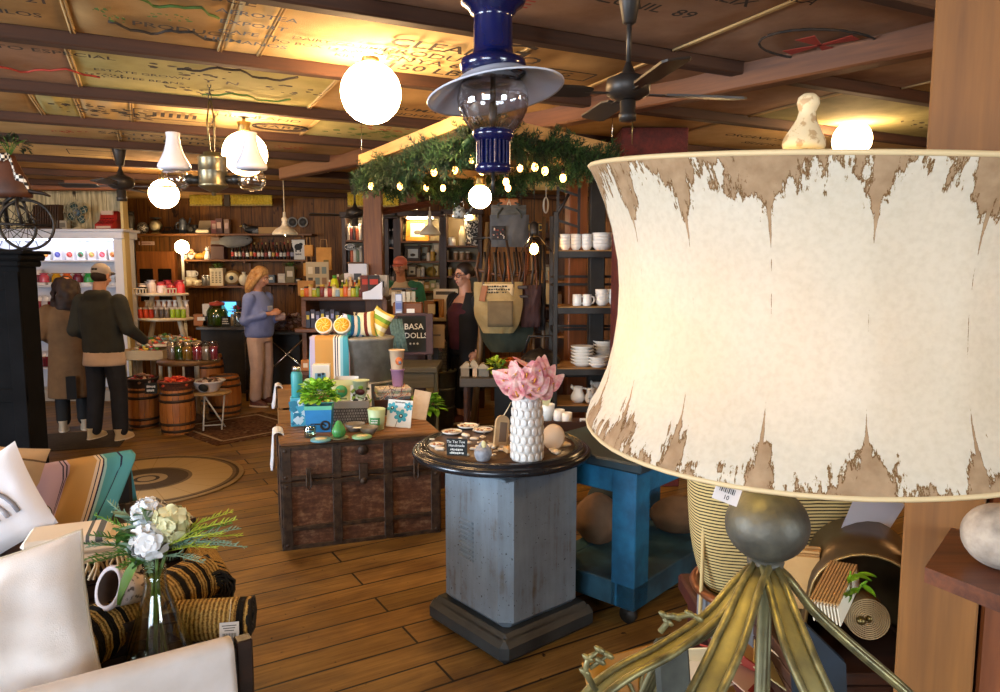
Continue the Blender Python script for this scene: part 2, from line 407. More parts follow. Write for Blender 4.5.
# globe lamps
GLOW = glow('#ffcf94',42); PORC = mat('#e8dcc0',.4)
def globe(px,py,Y,r,label,e,stem=True,zc=None):
    p = P(px,py,Y); t = thing('globe_light',label,'ceiling light',p)
    MB().ball((0,0,0),r,24,16).build('globe',GLOW,t)
    top = CEIL-p.z if zc is None else zc
    MB().lathe([(.03,0),(.045,.02),(.038,.05),(.05,.075)],16,c=(0,0,r-.012)).build('globe_holder',BRASS,t)
    if top-r-.06 > .02: MB().cyl((0,0,r+.05),(0,0,top-.03),.012).build('stem',BRASS,t)
    MB().lathe([(.03,top-.04),(.09,top-.03),(.095,top)],18).build('ceiling_rose',PORC,t)
    return t
globe(371,93,3.7,.15,'largest bright white globe lamp under the ceiling sacks',36)
globe(245,154,5.1,.15,'glowing globe lamp behind the right milk-glass lamp chimney',36)
globe(164,194,7.7,.15,'small bright globe lamp near the far ceiling fan',36)
globe(852,140,5.4,.135,'glowing globe lamp just above the peeling lampshade',30)
globe(480,197,5.0,.078,'glowing globe lamp hanging beneath the fir garland',30)

# unseen globes added for fill light, outside the frame or hidden behind things
for x,y,lb in ((-3.6,1.6,'added fill globe over the settee side of the shop'),(-2.2,-1.2,'added fill globe well behind the viewpoint'),(2.9,2.6,'added fill globe beyond the right timber post'),(-5.4,5.0,'added fill globe over the far left aisle'),(2.4,8.6,'added fill globe far behind the dish rack')):
    q = V((x,y,2.5)); t = thing('globe_light',lb,'ceiling light',q)
    MB().ball((0,0,0),.15,24,16).build('globe',GLOW,t); MB().lathe([(.045,0),(.09,CEIL-2.5-.16),(.095,CEIL-2.5-.145)],16,c=(0,0,.145)).build('ceiling_rose',PORC,t)
# ================================================================ CEILING SACKS
def s_at(px,n,z):                       # distance along the joist direction where bay line n meets picture column px
    k = (px-500)/FPX; zz = (z-1.7)*math.sin(PITCH)
    # X = s*cosA - n*sinA ; forward = (s*sinA + n*cosA)*cosP - zz
    ca,sa,cp = math.cos(BA),math.sin(BA),math.cos(PITCH)
    return (k*(n*ca*cp-zz)+n*sa)/(ca-k*sa*cp)
def sack(n0,n1,pa,pb,label,c1,c2,prints=(),stain=None,seed=0,z=CEIL,absol=False):
    """burlap sack tacked between two joists; prints = list of (kind, s, n, size, text/None, mat, rot)"""
    nm = (n0+n1)/2; s0,s1 = (pa,pb) if absol else (s_at(pa,nm,z),s_at(pb,nm,z))
    L = s1-s0; Wd = n1-n0-.1; m = MB()
    def fn(u,v):
        e = min(1,u*8,(1-u)*8,v*6,(1-v)*6)
        return ((u-.5)*L,(v-.5)*Wd,-.010-.018*e*(.6+.8*NZ.noise(V((u*3+seed,v*2,seed)))))
    m.grid(fn,22,8)
    m.grid(lambda u,v: ((u-.5)*L,(v-.5)*Wd,-.002),1,1)
    r = thing('burlap_sack',label,'sack',BD*((s0+s1)/2)+BN*nm+V((0,0,z)),BA)
    m.build('cloth',burlap_mat(c1,c2,stain,1,seed),r)
    h = MB()
    for sx in (-1,1):
        h.tube([(sx*(L/2-.004),-Wd/2+Wd*k/8,-.014-.01*NZ.noise(V((k,seed,sx)))) for k in range(9)],.007,5)
    h.build('hem',mat('#b99a66',.9),r)
    if prints:
        q = {}
        for kind,u,v,size,tx,mm,rot in prints:
            b = q.setdefault(mm,MB()); loc = ((u-.5)*L,(.5-v)*Wd,-.036)
            b.at(loc,rz=rot,rx=PI)
            if kind == 't': b.text(tx,size,rx=0)
            elif kind == 'x':                                         # four-armed cross with flared ends
                for k in range(4):
                    b.at(loc,rz=rot+k*PI/2,rx=PI); b.prism([(-.02*size,0),(-.11*size,.4*size),(.11*size,.4*size),(.02*size,0)],-.001,.001)
            elif kind == 'b':                                         # stencilled box outline
                a,c = size
                for (x,y,w_,h_) in ((0,c/2,a,.008),(0,-c/2,a,.008),(a/2,0,.008,c),(-a/2,0,.008,c)): b.box((x,y,0),(w_,h_,.002))
            elif kind == 'o':
                b.tube([(size*math.cos(a*PI/12),.6*size*math.sin(a*PI/12),0) for a in range(24)],.006,4,closed=True)
            elif kind == 'l':                                         # loose inky blot pattern
                rr = random.Random(tx)
                for k in range(14):
                    x,y = rr.uniform(-1,1)*size,rr.uniform(-.5,.5)*size; a = rr.uniform(.02,.08)*size*1.6
                    b.prism([(x+a*rr.uniform(.4,1.5)*math.cos(j*PI/4),y+a*rr.uniform(.3,.9)*math.sin(j*PI/4)) for j in range(8)],-.001,.001)
            elif kind == 'w':                                         # drawn wavy outline
                rr = random.Random(tx); ph = rr.uniform(0,6)
                b.tube([((k/16-.5)*2*size,size*.22*math.sin(k*.55+ph)+size*.08*math.sin(k*1.7),0) for k in range(17)],.006,4)
        for mm,b in q.items(): b.build('print',{'k': INKP,'g': GRNP,'r': REDP,'b': BLUP}[mm],r)
    return r
INKP = mat('#1e1712',.9,col2='#3a2d22',vs=30); GRNP = mat('#4c6b2c',.9); REDP = mat('#9c3322',.9); BLUP = mat('#4b5563',.9)
N = NOFF
TAN = ('#8a6a42','#b3905e'); DUST = ('#80614a','#a08068'); PALE = ('#b79a68','#d3b887'); OLIVE = ('#9a9058','#c2b67c')
# bay between the second and third joist (nearest)
sack(N[1],N[2],330,535,'dusty sack with red lettering tacked above the blue lantern',*DUST,[('t',.75,.3,.12,'PRODUCE','r',0),('t',.8,.62,.12,'CAFE DO','r',0),('w',.5,.5,.3,3,'r',0)],seed=1)
sack(N[1],N[2],536,745,'brown sack printed ANOX ALIX above the near ceiling fan',*DUST,[('t',.55,.72,.106,'ANOX  ALIX','k',0),('t',.5,.5,.106,'ZUNIL  89','k',0),('t',.8,.85,.088,'GUATEMALA','k',0)],seed=2)
sack(N[1],N[2],746,985,'sack with a big red cross tacked by the heavy timber',*DUST,[('x',.3,.45,.4,None,'r',.3),('t',.56,.75,.075,'Compania','k',0),('t',.56,.6,.075,'Agricola','k',0),('o',.3,.45,.33,None,'k',0)],seed=3)
# second bay
sack(N[2],N[3],-260,62,'dark sack with black stencil rows in the top left corner',*TAN,[('t',.78,.7,.100,'MRS . A . RDS','k',0),('t',.78,.52,.088,'G . 4 . 21','k',0),('t',.8,.3,.075,'KILOS','k',0)],seed=4)
sack(N[2],N[3],63,228,'sack with a green map drawing and stencilled words',*TAN,[('l',.25,.45,.1,5,'g',1.2),('l',.62,.55,.08,6,'g',0),('w',.6,.3,.22,7,'k',0),('w',.62,.72,.2,8,'g',.3),('t',.72,.38,.088,'PRODUCT','k',0),('t',.75,.9,.100,'ERODUCE','k',0)],seed=5)
sack(N[2],N[3],229,272,'narrow strip of sack with blue-grey type between two seams',*PALE,[('t',.5,.75,.075,'AEROTEA','b',0),('t',.5,.6,.075,'EXPORT','b',0),('t',.5,.45,.075,'CAFE PL','b',0),('t',.5,.3,.075,'HUMANOS','b',0)],seed=6)
sack(N[2],N[3],273,505,'pale sack stencilled CLEAN COFFEE lit up by the largest globe',*PALE,[('t',.3,.5,.062,'DAIRY CO LIMITED','k',0),('t',.31,.4,.062,'PO BOX 14 KAPCHORUA','k',0),('t',.33,.3,.062,'KILO','k',0),('t',.77,.66,.16,'CLEAN CO','k',0),('t',.76,.50,.12,'PRODUCT OF','k',0),('t',.73,.37,.12,'KENYA 60 KG','k',0),('t',.72,.22,.15,'150 LBS','k',0),('t',.93,.78,.3,'G','k',0)],seed=7)
sack(N[2],N[3],506,612,'sack with boxed 89 stencil just right of the lantern shade',*TAN,[('b',.55,.5,(.3,.14),None,'k',0),('t',.5,.5,.1,'RG','k',0),('t',.5,.25,.1,'89','k',0),('t',.35,.1,.112,'LAVADO','r',0)],seed=8)
sack(N[2],N[3],613,800,'plain brown sack behind the near fan motor',*DUST,[('t',.3,.4,.100,'EXPORTADORA','k',0)],seed=9)
sack(N[2],N[3],801,1090,'grey-green weathered sack between heavy timber and right post','#6f6a4a','#9a9468',[('l',.35,.5,.2,11,'k',.4)],seed=10)
# third bay
sack(N[3],N[4],-150,72,'creased reddish sack under the second joist at far left',*DUST,[('t',.75,.8,.088,'PRODUCTO ESPECIAL','k',0),('w',.8,.4,.3,4,'r',0)],seed=11)
sack(N[3],N[4],73,325,'yellow-green sack with black ink landscape print above the chain',*OLIVE,[('l',.12,.45,.1,21,'k',2.6),('t',.25,.55,.062,'ESTATE GROWN','k',0),('t',.25,.42,.062,'COFFEE BEANS','k',0),('l',.4,.72,.22,22,'k',0),('l',.45,.3,.2,23,'k',.3),('w',.6,.8,.3,24,'k',0),('l',.86,.55,.2,25,'k',0),('w',.68,.25,.25,26,'g',0),('t',.55,.55,.100,'Y  N','k',0)],seed=12)
sack(N[3],N[4],326,470,'brown sack behind the largest globe with stencil by the lantern',*TAN,[('t',.78,.35,.112,'SUMATRA','k',0),('t',.72,.2,.100,'MANDHELING','k',0)],seed=13)
sack(N[3],N[4],471,690,'sack above the fir garland behind the fan',*TAN,[],seed=14)
sack(N[3],N[4],691,960,'bright sack with faint rows of type above the right globe',*PALE,[('t',.2,.6,.112,'ORGANIC FARM','k',0),('t',.25,.4,.100,'SELECTO','k',0),('l',.6,.55,.12,31,'k',0)],seed=15)
# fourth bay
sack(N[4],N[5],-60,34,'plain sack end by the bicycle at the left edge',*TAN,[],seed=16)
sack(N[4],N[5],35,77,'small yellow patch of sack next to black patterned one',*OLIVE,[],seed=17)
sack(N[4],N[5],78,131,'sack covered by dense black ink pattern',*PALE,[('l',.3,.5,.25,41,'k',0),('l',.6,.5,.25,42,'k',0),('l',.8,.5,.25,43,'k',.5),('l',.45,.4,.25,44,'k',.2)],seed=18)
sack(N[4],N[5],132,215,'pale sack with a boxed stamp left of the hanging chain',*PALE,[('b',.5,.5,(.5,.3),None,'k',0),('t',.5,.5,.2,'IIIIII','k',0)],seed=19)
sack(N[4],N[5],216,312,'bright sack with oval stamp above the second globe',*PALE,[('o',.68,.4,.2,None,'k',0),('t',.68,.4,.14,'GARM','k',0),('t',.4,.7,.112,'HIGHLAND','k',0)],seed=20)
sack(N[4],N[5],313,430,'green printed sack below the largest globe','#8a8a5a','#b9ac7c',[('l',.35,.5,.3,51,'g',0),('l',.6,.45,.25,52,'g',0),('l',.5,.7,.2,53,'r',0)],seed=21)
# fifth and sixth bays
sack(N[5],N[6],-40,118,'far sack with tiny red blot near the wall timber',*PALE,[('l',.68,.5,.12,61,'r',0)],seed=22)
sack(N[5],N[6],119,225,'far sack with rows of black type by the left milk-glass chimney',*PALE,[('t',.45,.6,.14,'SANTOS BRASIL','k',0),('t',.45,.35,.14,'TIPO EXTRA','k',0)],seed=23)
sack(N[5],N[6],226,360,'far brown sack with red mark left of the wooden frame',*TAN,[('l',.45,.5,.12,62,'r',0)],seed=24)
sack(N[6],N[7],-20,112,'most distant sack with a black boxed line by the fan rod',*PALE,[('b',.85,.5,(.4,.3),None,'k',0)],seed=25)
sack(N[6],N[7],113,340,'most distant plain sack above the yellow tin panels',*TAN,[],seed=26)
# ================================================================ BLUE ENAMEL LANTERN
ENAM = mat('#0c164a',.16,col2='#080f34',vs=8,spec=.8); ENWH = mat('#cfd3df',.2,col2='#bfc4d4',vs=6); DKMET = mat('#3a3733',.4,.6)
p = P(493,80,2.42)
t = thing('hanging_lantern','cobalt blue enamel lantern with wide white-lined shade and clear globe','lantern',p)
MB().lathe([(.115,0),(.12,-.008),(.22,-.052),(.226,-.055),(.224,-.060),(.216,-.057),(.11,-.014),(.105,-.006),(.115,0)],40).at().lathe([(.02,.0),(.112,-.003)],40).build('shade',[ENWH],t,(0,0,.012),rot=(R(-4),R(-9),0))
MB().lathe([(.09,.02),(.102,.024),(.108,.045),(.104,.06),(.082,.07),(.066,.08),(.064,.098),(.062,.19),(.064,.2),(.072,.206),(.078,.22),(.1,.235),(.108,.25),(.1,.27),(.075,.29),(.07,.32),(.04,.33),(.03,.36)],32).build('collar',ENAM,t)
MB().cyl((0,0,.35),(0,0,CEIL-p.z),.018).build('hanging_pipe',ENAM,t)
MB().lathe([(.098,-.006),(.112,-.03),(.118,-.06),(.112,-.095),(.095,-.13),(.072,-.158),(.058,-.168)],32).build('globe',glass('#f2f2f6',.2,1.5),t)
MB().cyl((.0,0,.0),(.0,0,-.09),.009).at((.0,0,-.10)).lathe([(.009,.03),(.014,.015),(.014,-.02),(.006,-.05)],12).build('burner',DKMET,t)
m = MB().lathe([(.062,-.162),(.068,-.166),(.068,-.18),(.060,-.188),(.056,-.196)],28)
for k in range(22):
    a = 2*PI*k/22; m.at((.052*math.cos(a),.052*math.sin(a),-.232),rz=a).box((0,0,0),(.008,.008,.08),.003)
m.at().lathe([(.05,-.19),(.050,-.268),(.058,-.272),(.06,-.285),(.052,-.295),(.04,-.298)],28).build('gallery',ENAM,t)
MB().cyl((0,0,-.295),(0,0,-.36),.006).build('drain_tube',DKMET,t)
# ================================================================ CEILING FANS
FANM = mat('#3a332d',.45,.25,'#2b2622',8); FANB = mat('#3b342c',.5,col2='#2d2721',vs=5)
def fan(px,py,Y,motor,span,a0,label,nb=4,light=True,pull=True):
    p = P(px,py,Y); t = thing('ceiling_fan',label,'ceiling fan',p); k = motor/.1; H = CEIL-p.z
    MB().lathe([(.012*k,.12*k),(.03*k,.075*k),(.06*k,.06*k),(.095*k,.045*k),(.1*k,.015*k),(.095*k,-.02*k),(.06*k,-.04*k),(.03*k,-.045*k)],24).build('motor',FANM,t)
    MB().cyl((0,0,.1*k),(0,0,H-.06),.012*k).build('down_rod',FANM,t)
    MB().lathe([(.016*k,H-.14*k-.02),(.03*k,H-.13*k-.02),(.055*k,H-.02),(.058*k,H)],20).build('canopy',FANM,t)
    if light: MB().lathe([(.03*k,-.045*k),(.036*k,-.05*k),(.034*k,-.1*k),(.04*k,-.105*k),(.038*k,-.135*k)],18).build('switch_housing',FANM,t)
    if pull: MB().cyl((.02,0,-.1*k),(.02,0,-.1*k-.12),.002,seg=4).build('pull_chain',BRASS,t)
    for j in range(nb):
        a = a0+2*PI*j/nb; b = MB().at(rz=a)
        b.box((.13*k,0,-.018*k),(.14*k,.025*k,.006*k))
        M0 = b.M; b.M = M0 @ MX.Translation((.17*k,0,-.016*k)) @ MX.Rotation(R(9),4,'X')
        L = span-.17*k; b.prism([(0,-.035*k),(.05*k,-.055*k),(L-.02,-.062*k),(L,-.045*k),(L,.045*k),(L-.02,.062*k),(.05*k,.055*k),(0,.035*k)],-.004,.004)
        b.build('blade',FANB,t)
    return t
fan(628,90,2.9,.087,.48,R(10),'near ceiling fan with four dark blades right of the lantern')
fan(121,184,6.5,.11,.50,R(8),'distant ceiling fan above the white candy cabinet',light=True,pull=False)
fan(355,214,9.0,.11,.55,R(20),'shadowy far ceiling fan left of the big timber post',pull=False)
# ================================================================ OIL LAMP CHANDELIER
MILK = mat('#e9e7ee',.25,col2='#dcd9e4',vs=5); TANK = mat('#8c7f5c',.35,.85,'#6a6455',9)
p = P(213,174,4.3); q = mpp(213,174,4.3)
t = thing('oil_lamp_chandelier','two-armed brass oil lamp with milk-glass chimneys hanging on chain','chandelier',p)
MB().lathe([(.03,.125),(.05,.122),(.052,.105),(.078,.1),(.084,.09),(.08,.08),(.08,.02),(.082,.015),(.08,.01),(.08,-.06),(.084,-.07),(.075,-.078),(.03,-.1),(.012,-.105),(.012,-.12),(.006,-.125)],24).build('tank',TANK,t)
MB().tube([(-.01,0,.12),(-.022,0,.3),(-.004,0,.42)],.005,5).at().tube([(.01,0,.12),(.022,0,.3),(.004,0,.42)],.005,5).build('bail',BRASS,t)
m = MB(); z = .42; k = 0
while z < CEIL-p.z:
    m.at((0,0,z+.018),rz=k*PI/2).tube([(.009*math.cos(a*PI/4),0,.02*math.sin(a*PI/4)) for a in range(8)],.003,4,closed=True); z += .034; k += 1
m.build('chain',DKMET,t)
for sx in (-1,1):
    MB().tube([(sx*.075,0,-.03),(sx*.11,0,-.035),(sx*.14,0,-.02)],.024,8).at((sx*.135,0,-.03)).ball((0,0,0),.03).build('arm',DKMET,t)
    x = sx*.225
    fo = MB().lathe([(.004,-.1),(.05,-.092),(.078,-.06),(.082,-.02),(.066,.012),(.05,.022)],20,c=(x,0,0)).build('lamp_bowl',glass('#f3efe8',.2,1.2),t)
    MB().lathe([(.055,.02),(.086,.026),(.092,.04),(.088,.055),(.07,.09),(.052,.13),(.042,.17),(.036,.21),(.04,.235),(.036,.237),(.030,.21),(.03,.06)],28,c=(x,0,0)).build('chimney',MILK,t)
# ================================================================ TIMBER FRAME, GARLAND, STRING LIGHTS
FR = wood('#b98a4c','#d8aa68',5,0,.55)
zf = 2.5; c1 = PZ(362,160,zf); c0 = PZ(470,118,zf); c2 = PZ(612,150,zf); c3 = c1+c2-c0
t = thing('timber_canopy','square pale timber frame hung from the ceiling on wires','frame',(c0+c3)/2)
o0 = (c0+c3)/2
for a,b in ((c0,c1),(c1,c3),(c3,c2),(c2,c0)):
    d = b-a; L = d.length; ang = math.atan2(d.y,d.x); mid = (a+b)/2-o0
    MB().box((0,0,0),(L+.04,.04,.075),.003).build('rail',FR,t,mid,ang)
for c in (c0,c1,c2,c3): MB().cyl(c-o0+V((0,0,.03)),c-o0+V((0,0,CEIL-zf)),.003,seg=5).build('hanging_wire',CHROME,t)
GREENS = [mat(c,.7) for c in ('#1f3a1c','#2c4d24','#3d6130','#162c1a')]
def garland(a,b,label,drop=.10,n=9,seed=1):
    rr = random.Random(seed); d = b-a; L = d.length; mid = (a+b)/2; m = MB(); ax = d.normalized(); sd = V((-ax.y,ax.x,0))
    ct = [a+d*(k/14)+V((0,0,-drop-.035*math.sin(k*1.1+seed)))-mid for k in range(15)]
    m.tube(ct,.02,5,1)
    for k in range(int(L*330)):
        u = rr.random(); i = min(13,int(u*14)); c = ct[i].lerp(ct[i+1],u*14-i); an = rr.uniform(0,2*PI)
        out = (sd*math.cos(an)+V((0,0,1))*math.sin(an)*.85+ax*rr.uniform(-.6,.6)).normalized(); l = rr.uniform(.07,.145); r0 = .02
        mi = rr.randrange(4); st = c+out*.01
        side = out.cross(ax); side = side.normalized() if side.length > .1 else sd; up2 = out.cross(side)
        tip = st+out*l+V((0,0,-.03*rr.random()))
        for e in range(5):
            f = .25+.75*e/5; q = st.lerp(tip,f); nl = .05*(1.15-.6*f); w = .007
            for sg in (-1,1):
                dr = (side*sg*math.cos(e*1.2)+up2*sg*math.sin(e*1.2)+out*.75).normalized()*nl
                m.add([q-ax*w,q+ax*w,q+dr+V((0,0,.0)),q+dr*.5+up2*w],[(0,1,2),(1,3,2),(3,0,2)],mi)
        m.add([st-ax*.004,st+ax*.004,tip+ax*.002,tip-ax*.002],[(0,1,2,3)],mi)
    o = m.build('fir_garland',GREENS,loc=mid); tag(o,label,'garland','fir garlands around the hanging timber frame'); return o
garland(c1,c0,'fir garland swagged under the left rail of the timber frame',.13,seed=1)
garland(c0,c2,'fir garland along the rail right of the lantern',.07,seed=2)
garland(c2,c3,'fir garland over the far right corner of the frame',.05,seed=3)
garland(c1,c3,'fir garland along the far left rail of the frame',.13,seed=4)
BULB = glow('#ffb257',16); SOCK = mat('#171310',.5)
t = thing('string_lights','string of small glowing filament bulbs looped beneath the garland','string lights',o0)
bp = [(371,186,5.3),(400,186,5.3),(434,172,4.8),(426,188,5.9),(443,188,5.8),(471,159,4.3),(482,171,4.6),(506,182,4.8),(508,188,5.2),(535,167,4.4),(545,171,4.5),(563,178,4.7),(455,170,5.0),(520,168,5.2)]
wires = MB(); order = sorted(range(len(bp)),key=lambda i: bp[i][0]); last = c1-o0
for i in order:
    px,py,Y = bp[i]; q = P(px,py,Y)-o0; s = q+V((0,0,.1))
    MB().ball(q,(.02,.02,.027),10,7).build('bulb',BULB,t); MB().cyl(q+V((0,0,.022)),q+V((0,0,.06)),.012).build('socket',SOCK,t)
    mid = (last+s)/2+V((0,0,-.05)); wires.tube([last,mid,s,q+V((0,0,.05))],.003,4); last = s
wires.build('wire',SOCK,t)
# ================================================================ PENDANT LAMPS
def pendant(px,py,Y,w,h,label,m):
    p = P(px,py,Y); t = thing('pendant_lamp',label,'pendant lamp',p); r = w/2
    MB().lathe([(r,0),(r*1.03,.012),(r*.97,h*.12),(r*.72,h*.26),(r*.38,h*.36),(r*.25,h*.44),(r*.2,h*.58),(r*.24,h*.64),(r*.24,h*.72),(r*.14,h*.78),(r*.1,h)],28).lathe([(r*.93,.002),(r*.9,h*.15),(r*.5,h*.33),(.01,h*.4)],28).build('shade',m,t)
    MB().ball((0,0,h*.12),.035).build('bulb',glow('#ffd9a0',150),t)
    MB().cyl((0,0,h*.95),(0,0,CEIL-p.z),.006,seg=5).build('cord',CREAM,t)
PEND = mat('#e6dcc6',.35,col2='#cdbf9f',vs=5)
pendant(285,235,9.0,.30,.28,'cream enamel pendant lamp over the bottle shelf',PEND)
pendant(430,235,9.2,.26,.30,'white enamel pendant lamp above the cashier in cap',PEND)
# wire tripod lamp with bare bulb
p = P(534,249,5.9); t = thing('cage_lamp','bare glowing bulb in a black cone of wires beside the bags','pendant lamp',p)
MB().ball((0,0,0),(.035,.035,.045)).build('bulb',glow('#ffb85a',45),t)
MB().lathe([(.035,.1),(.04,.13),(.038,.2),(.015,.22)],14).build('socket',IRON,t)
for k in range(3):
    a = k*2*PI/3-1.9; MB().cyl((.02*math.cos(a),.02*math.sin(a),.13),(.15*math.cos(a),.15*math.sin(a),-.02),.006).build('strut',CHROME if k == 2 else IRON,t)
MB().cyl((0,0,.2),(0,0,CEIL-p.z),.004,seg=5).build('cord',IRON,t)
# ================================================================ BIG TABLE LAMP
LY = 1.0
def shade_mat():
    m,nt = newmat('peeling parchment'); uv = nd(nt,'UVMap',uv_map='UVMap'); sp = nd(nt,'SeparateXYZ'); lk(nt,uv.outputs[0],sp.inputs[0])
    t = sp.outputs[1]; ang = mth(nt,'MULTIPLY',sp.outputs[0],2*PI)
    top = mth(nt,'MAXIMUM',mth(nt,'DIVIDE',mth(nt,'SUBTRACT',t,.70),.30),0); bot = mth(nt,'MAXIMUM',mth(nt,'DIVIDE',mth(nt,'SUBTRACT',.26,t),.26),0)
    fr = mth(nt,'FRACT',mth(nt,'ADD',mth(nt,'MULTIPLY',sp.outputs[0],20),.5)); sd = mth(nt,'ABSOLUTE',mth(nt,'SUBTRACT',fr,.5))
    seam = mth(nt,'MAXIMUM',mth(nt,'SUBTRACT',1,mth(nt,'MULTIPLY',sd,4.5)),0)
    def vec(su,sv):
        cb = nd(nt,'CombineXYZ'); lk(nt,mth(nt,'MULTIPLY',ang,su),cb.inputs[0]); lk(nt,mth(nt,'MULTIPLY',t,sv),cb.inputs[1]); return cb.outputs[0]
    n = noise(nt,vec(1,.6),9,9,.72); n2 = noise(nt,vec(1,.22),30,5,.65); patch = noise(nt,vec(1,.4),2.6,2)
    reach = mth(nt,'ADD',.2,mth(nt,'MULTIPLY',patch,1.55))
    ee = mth(nt,'ADD',mth(nt,'MULTIPLY',top,.34),mth(nt,'MULTIPLY',bot,.30))
    e = mth(nt,'MULTIPLY',ee,reach)
    near = mth(nt,'MINIMUM',mth(nt,'MULTIPLY',ee,2.6),.35)
    e = mth(nt,'ADD',e,mth(nt,'MULTIPLY',mth(nt,'MULTIPLY',seam,near),.45))
    hair = mth(nt,'MULTIPLY',mth(nt,'MAXIMUM',mth(nt,'SUBTRACT',1,mth(nt,'MULTIPLY',sd,45)),0),.215)
    v = mth(nt,'ADD',mth(nt,'ADD',mth(nt,'ADD',mth(nt,'MULTIPLY',n,.6),mth(nt,'MULTIPLY',n2,.40)),e),hair)
    mask = ramp(nt,v,[(.765,'#000000'),(.775,'#ffffff')])
    fine = noise(nt,coords(nt),140,3); big = noise(nt,coords(nt),7,3)
    cream = mixc(nt,1,ramp(nt,big,[(.3,'#e0dbc8'),(.7,'#e8e4d4')]),ramp(nt,fine,[(.3,'#f7f5f1'),(.6,'#ffffff')]),'MULTIPLY')
    tan = ramp(nt,noise(nt,coords(nt),60,4),[(.3,'#ab8e6c'),(.7,'#c4a986')])
    edge = ramp(nt,v,[(.755,'#ffffff'),(.765,'#c9b28c'),(.777,'#a08464'),(.80,'#ffffff')])
    c = mixc(nt,1,mixc(nt,mask,cream,tan),edge,'MULTIPLY')
    d = nd(nt,'BsdfDiffuse'); tr = nd(nt,'BsdfTranslucent'); x = nd(nt,'MixShader'); o = nd(nt,'OutputMaterial')
    bn = nd(nt,'Bump'); bn.inputs['Strength'].default_value = .5; bn.inputs['Distance'].default_value = .002
    lk(nt,mth(nt,'ADD',mth(nt,'MULTIPLY',mask,-.8),mth(nt,'MULTIPLY',fine,.12)),bn.inputs['Height']); lk(nt,bn.outputs[0],d.inputs['Normal'])
    lk(nt,c,d.inputs[0]); lk(nt,mixc(nt,1,c,'#f4dc8c','MULTIPLY'),tr.inputs[0]); x.inputs[0].default_value = .42
    lk(nt,d.outputs[0],x.inputs[1]); lk(nt,tr.outputs[0],x.inputs[2]); lk(nt,x.outputs[0],o.inputs[0]); return m
bc = P(767,524,LY); TZ = .75
lamp = thing('table_lamp','huge lamp with peeling cream shade on a patinated iron scroll base','lamp',(bc.x,LY,TZ)); LO = V((bc.x,LY,TZ))
CB,CT = V((.46,LY,1.507)),V((.46,LY,1.832)); sc0 = (CB+CT)/2         # the shade is warped: its two rims are not parallel
rs = [(0,.333),(.02,.337),(.05,.334),(.10,.323),(.18,.311),(.28,.302),(.40,.296),(.52,.2945),(.64,.2975),(.76,.306),(.86,.317),(.94,.328),(.985,.336),(1,.335)]
SEG = 120
def ringM(t): return MX.Translation(CB.lerp(CT,t)-sc0) @ MX.Rotation(R(-5.5+7.4*t),4,'Y') @ MX.Rotation(R(4.1+.6*t),4,'X')
def shade_pt(t,r,k,off):
    a = 2*PI*k/SEG; fr = (a*20/(2*PI)+.5) % 1-.5; s = abs(fr)*2                # s = 0 on a seam rib
    w = 1-.013*math.sin(min(1,s)*PI/2)*(1-abs(2*t-1)**3)
    return ringM(t) @ V(((r*w-off)*math.cos(a),(r*w-off)*math.sin(a),0))
n = len(rs); m = MB(); vs = []; F = []; UVS = []
for off in (0,.004):
    for t,r in rs:
        for k in range(SEG+1): vs.append(shade_pt(t,r,k,off)); UVS.append((k/SEG,t))
W1 = SEG+1
for i in range(n-1):
    for k in range(SEG):
        F.append((i*W1+k,i*W1+k+1,(i+1)*W1+k+1,(i+1)*W1+k)); F.append(((n+i+1)*W1+k,(n+i+1)*W1+k+1,(n+i)*W1+k+1,(n+i)*W1+k))
for k in range(SEG):
    F.append((k,n*W1+k,n*W1+k+1,k+1)); F.append(((n-1)*W1+k,(n-1)*W1+k+1,(2*n-1)*W1+k+1,(2*n-1)*W1+k))
m.add(vs,F,0,True)
sh = m.build('lamp_shade',shade_mat(),lamp,sc0-LO)
ul = sh.data.uv_layers.new(name='UVMap')
for lp in sh.data.loops: ul.data[lp.index].uv = UVS[lp.vertex_index]
m = MB()
for t,r in ((.008,.335),(.995,.336)): m.tube([shade_pt(t,r,k,0) for k in range(0,SEG,2)],.0032,6,closed=True)
m.build('rim',mat('#cbb184',.6),sh)
m = MB()
for k in (10,50,90): m.cyl((CT-sc0)+V((0,0,-.02)),shade_pt(.93,.325,k,.004),.003)
m.build('spider',BRASS,sh)
# tag clipped on the shade rim
q = P(727,494,.76)
m = MB().box((0,0,0),(.030,.0012,.019),0,0)
for k in range(9): m.box((-.010+k*.0022,-.0009,.004),(.0005+.0006*(k % 2),.0004,.006),0,1)
m.text('10',.007,(0,-.0009,-.004),1).build('price_tag',[mat('#d9cfcb',.7),INK],lamp,q-LO,rot=(R(-8),R(22),R(6)))
fc = P(806,124,LY)
MB().lathe([(.026,-.034),(.028,-.028),(.027,-.021),(.019,-.006),(.0125,.006),(.0105,.016),(.0125,.021),(.0145,.027),(.0135,.034),(.008,.039),(.001,.04)],24).build('finial',mat('#d3bb92',.6,col2='#b08e63',vs=70,lo=.5,hi=.56),lamp,fc-LO,rot=(0,R(4),0))
PATINA = mat('#5f583c',.5,.3,'#857a48',20); PATD = mat('#4f4a33',.5,.45,'#6f6a48',18); BALLM = mat('#3a3832',.5,.35,'#5d5a4f',16,bump=.6,bs=35)
RIM = mat('#8d8458',.42,.5,'#58533a',40)
bl = bc-LO
MB().cyl(bl+V((0,0,.04)),fc-LO+V((0,0,-.03)),.008).build('stem',BRASS,lamp)
MB().ball(bl,(.058,.058,.053),32,20).at(bl+V((0,0,-.052))).lathe([(.018,.004),(.026,-.002),(.024,-.012),(.03,-.02)],20).build('ball',BALLM,lamp)
MB().ball((0,0,0),(.03,.03,.042)).build('bulb',glow('#ffd56a',62),lamp,sc0-LO+V((-.19,-.03,-.07)))
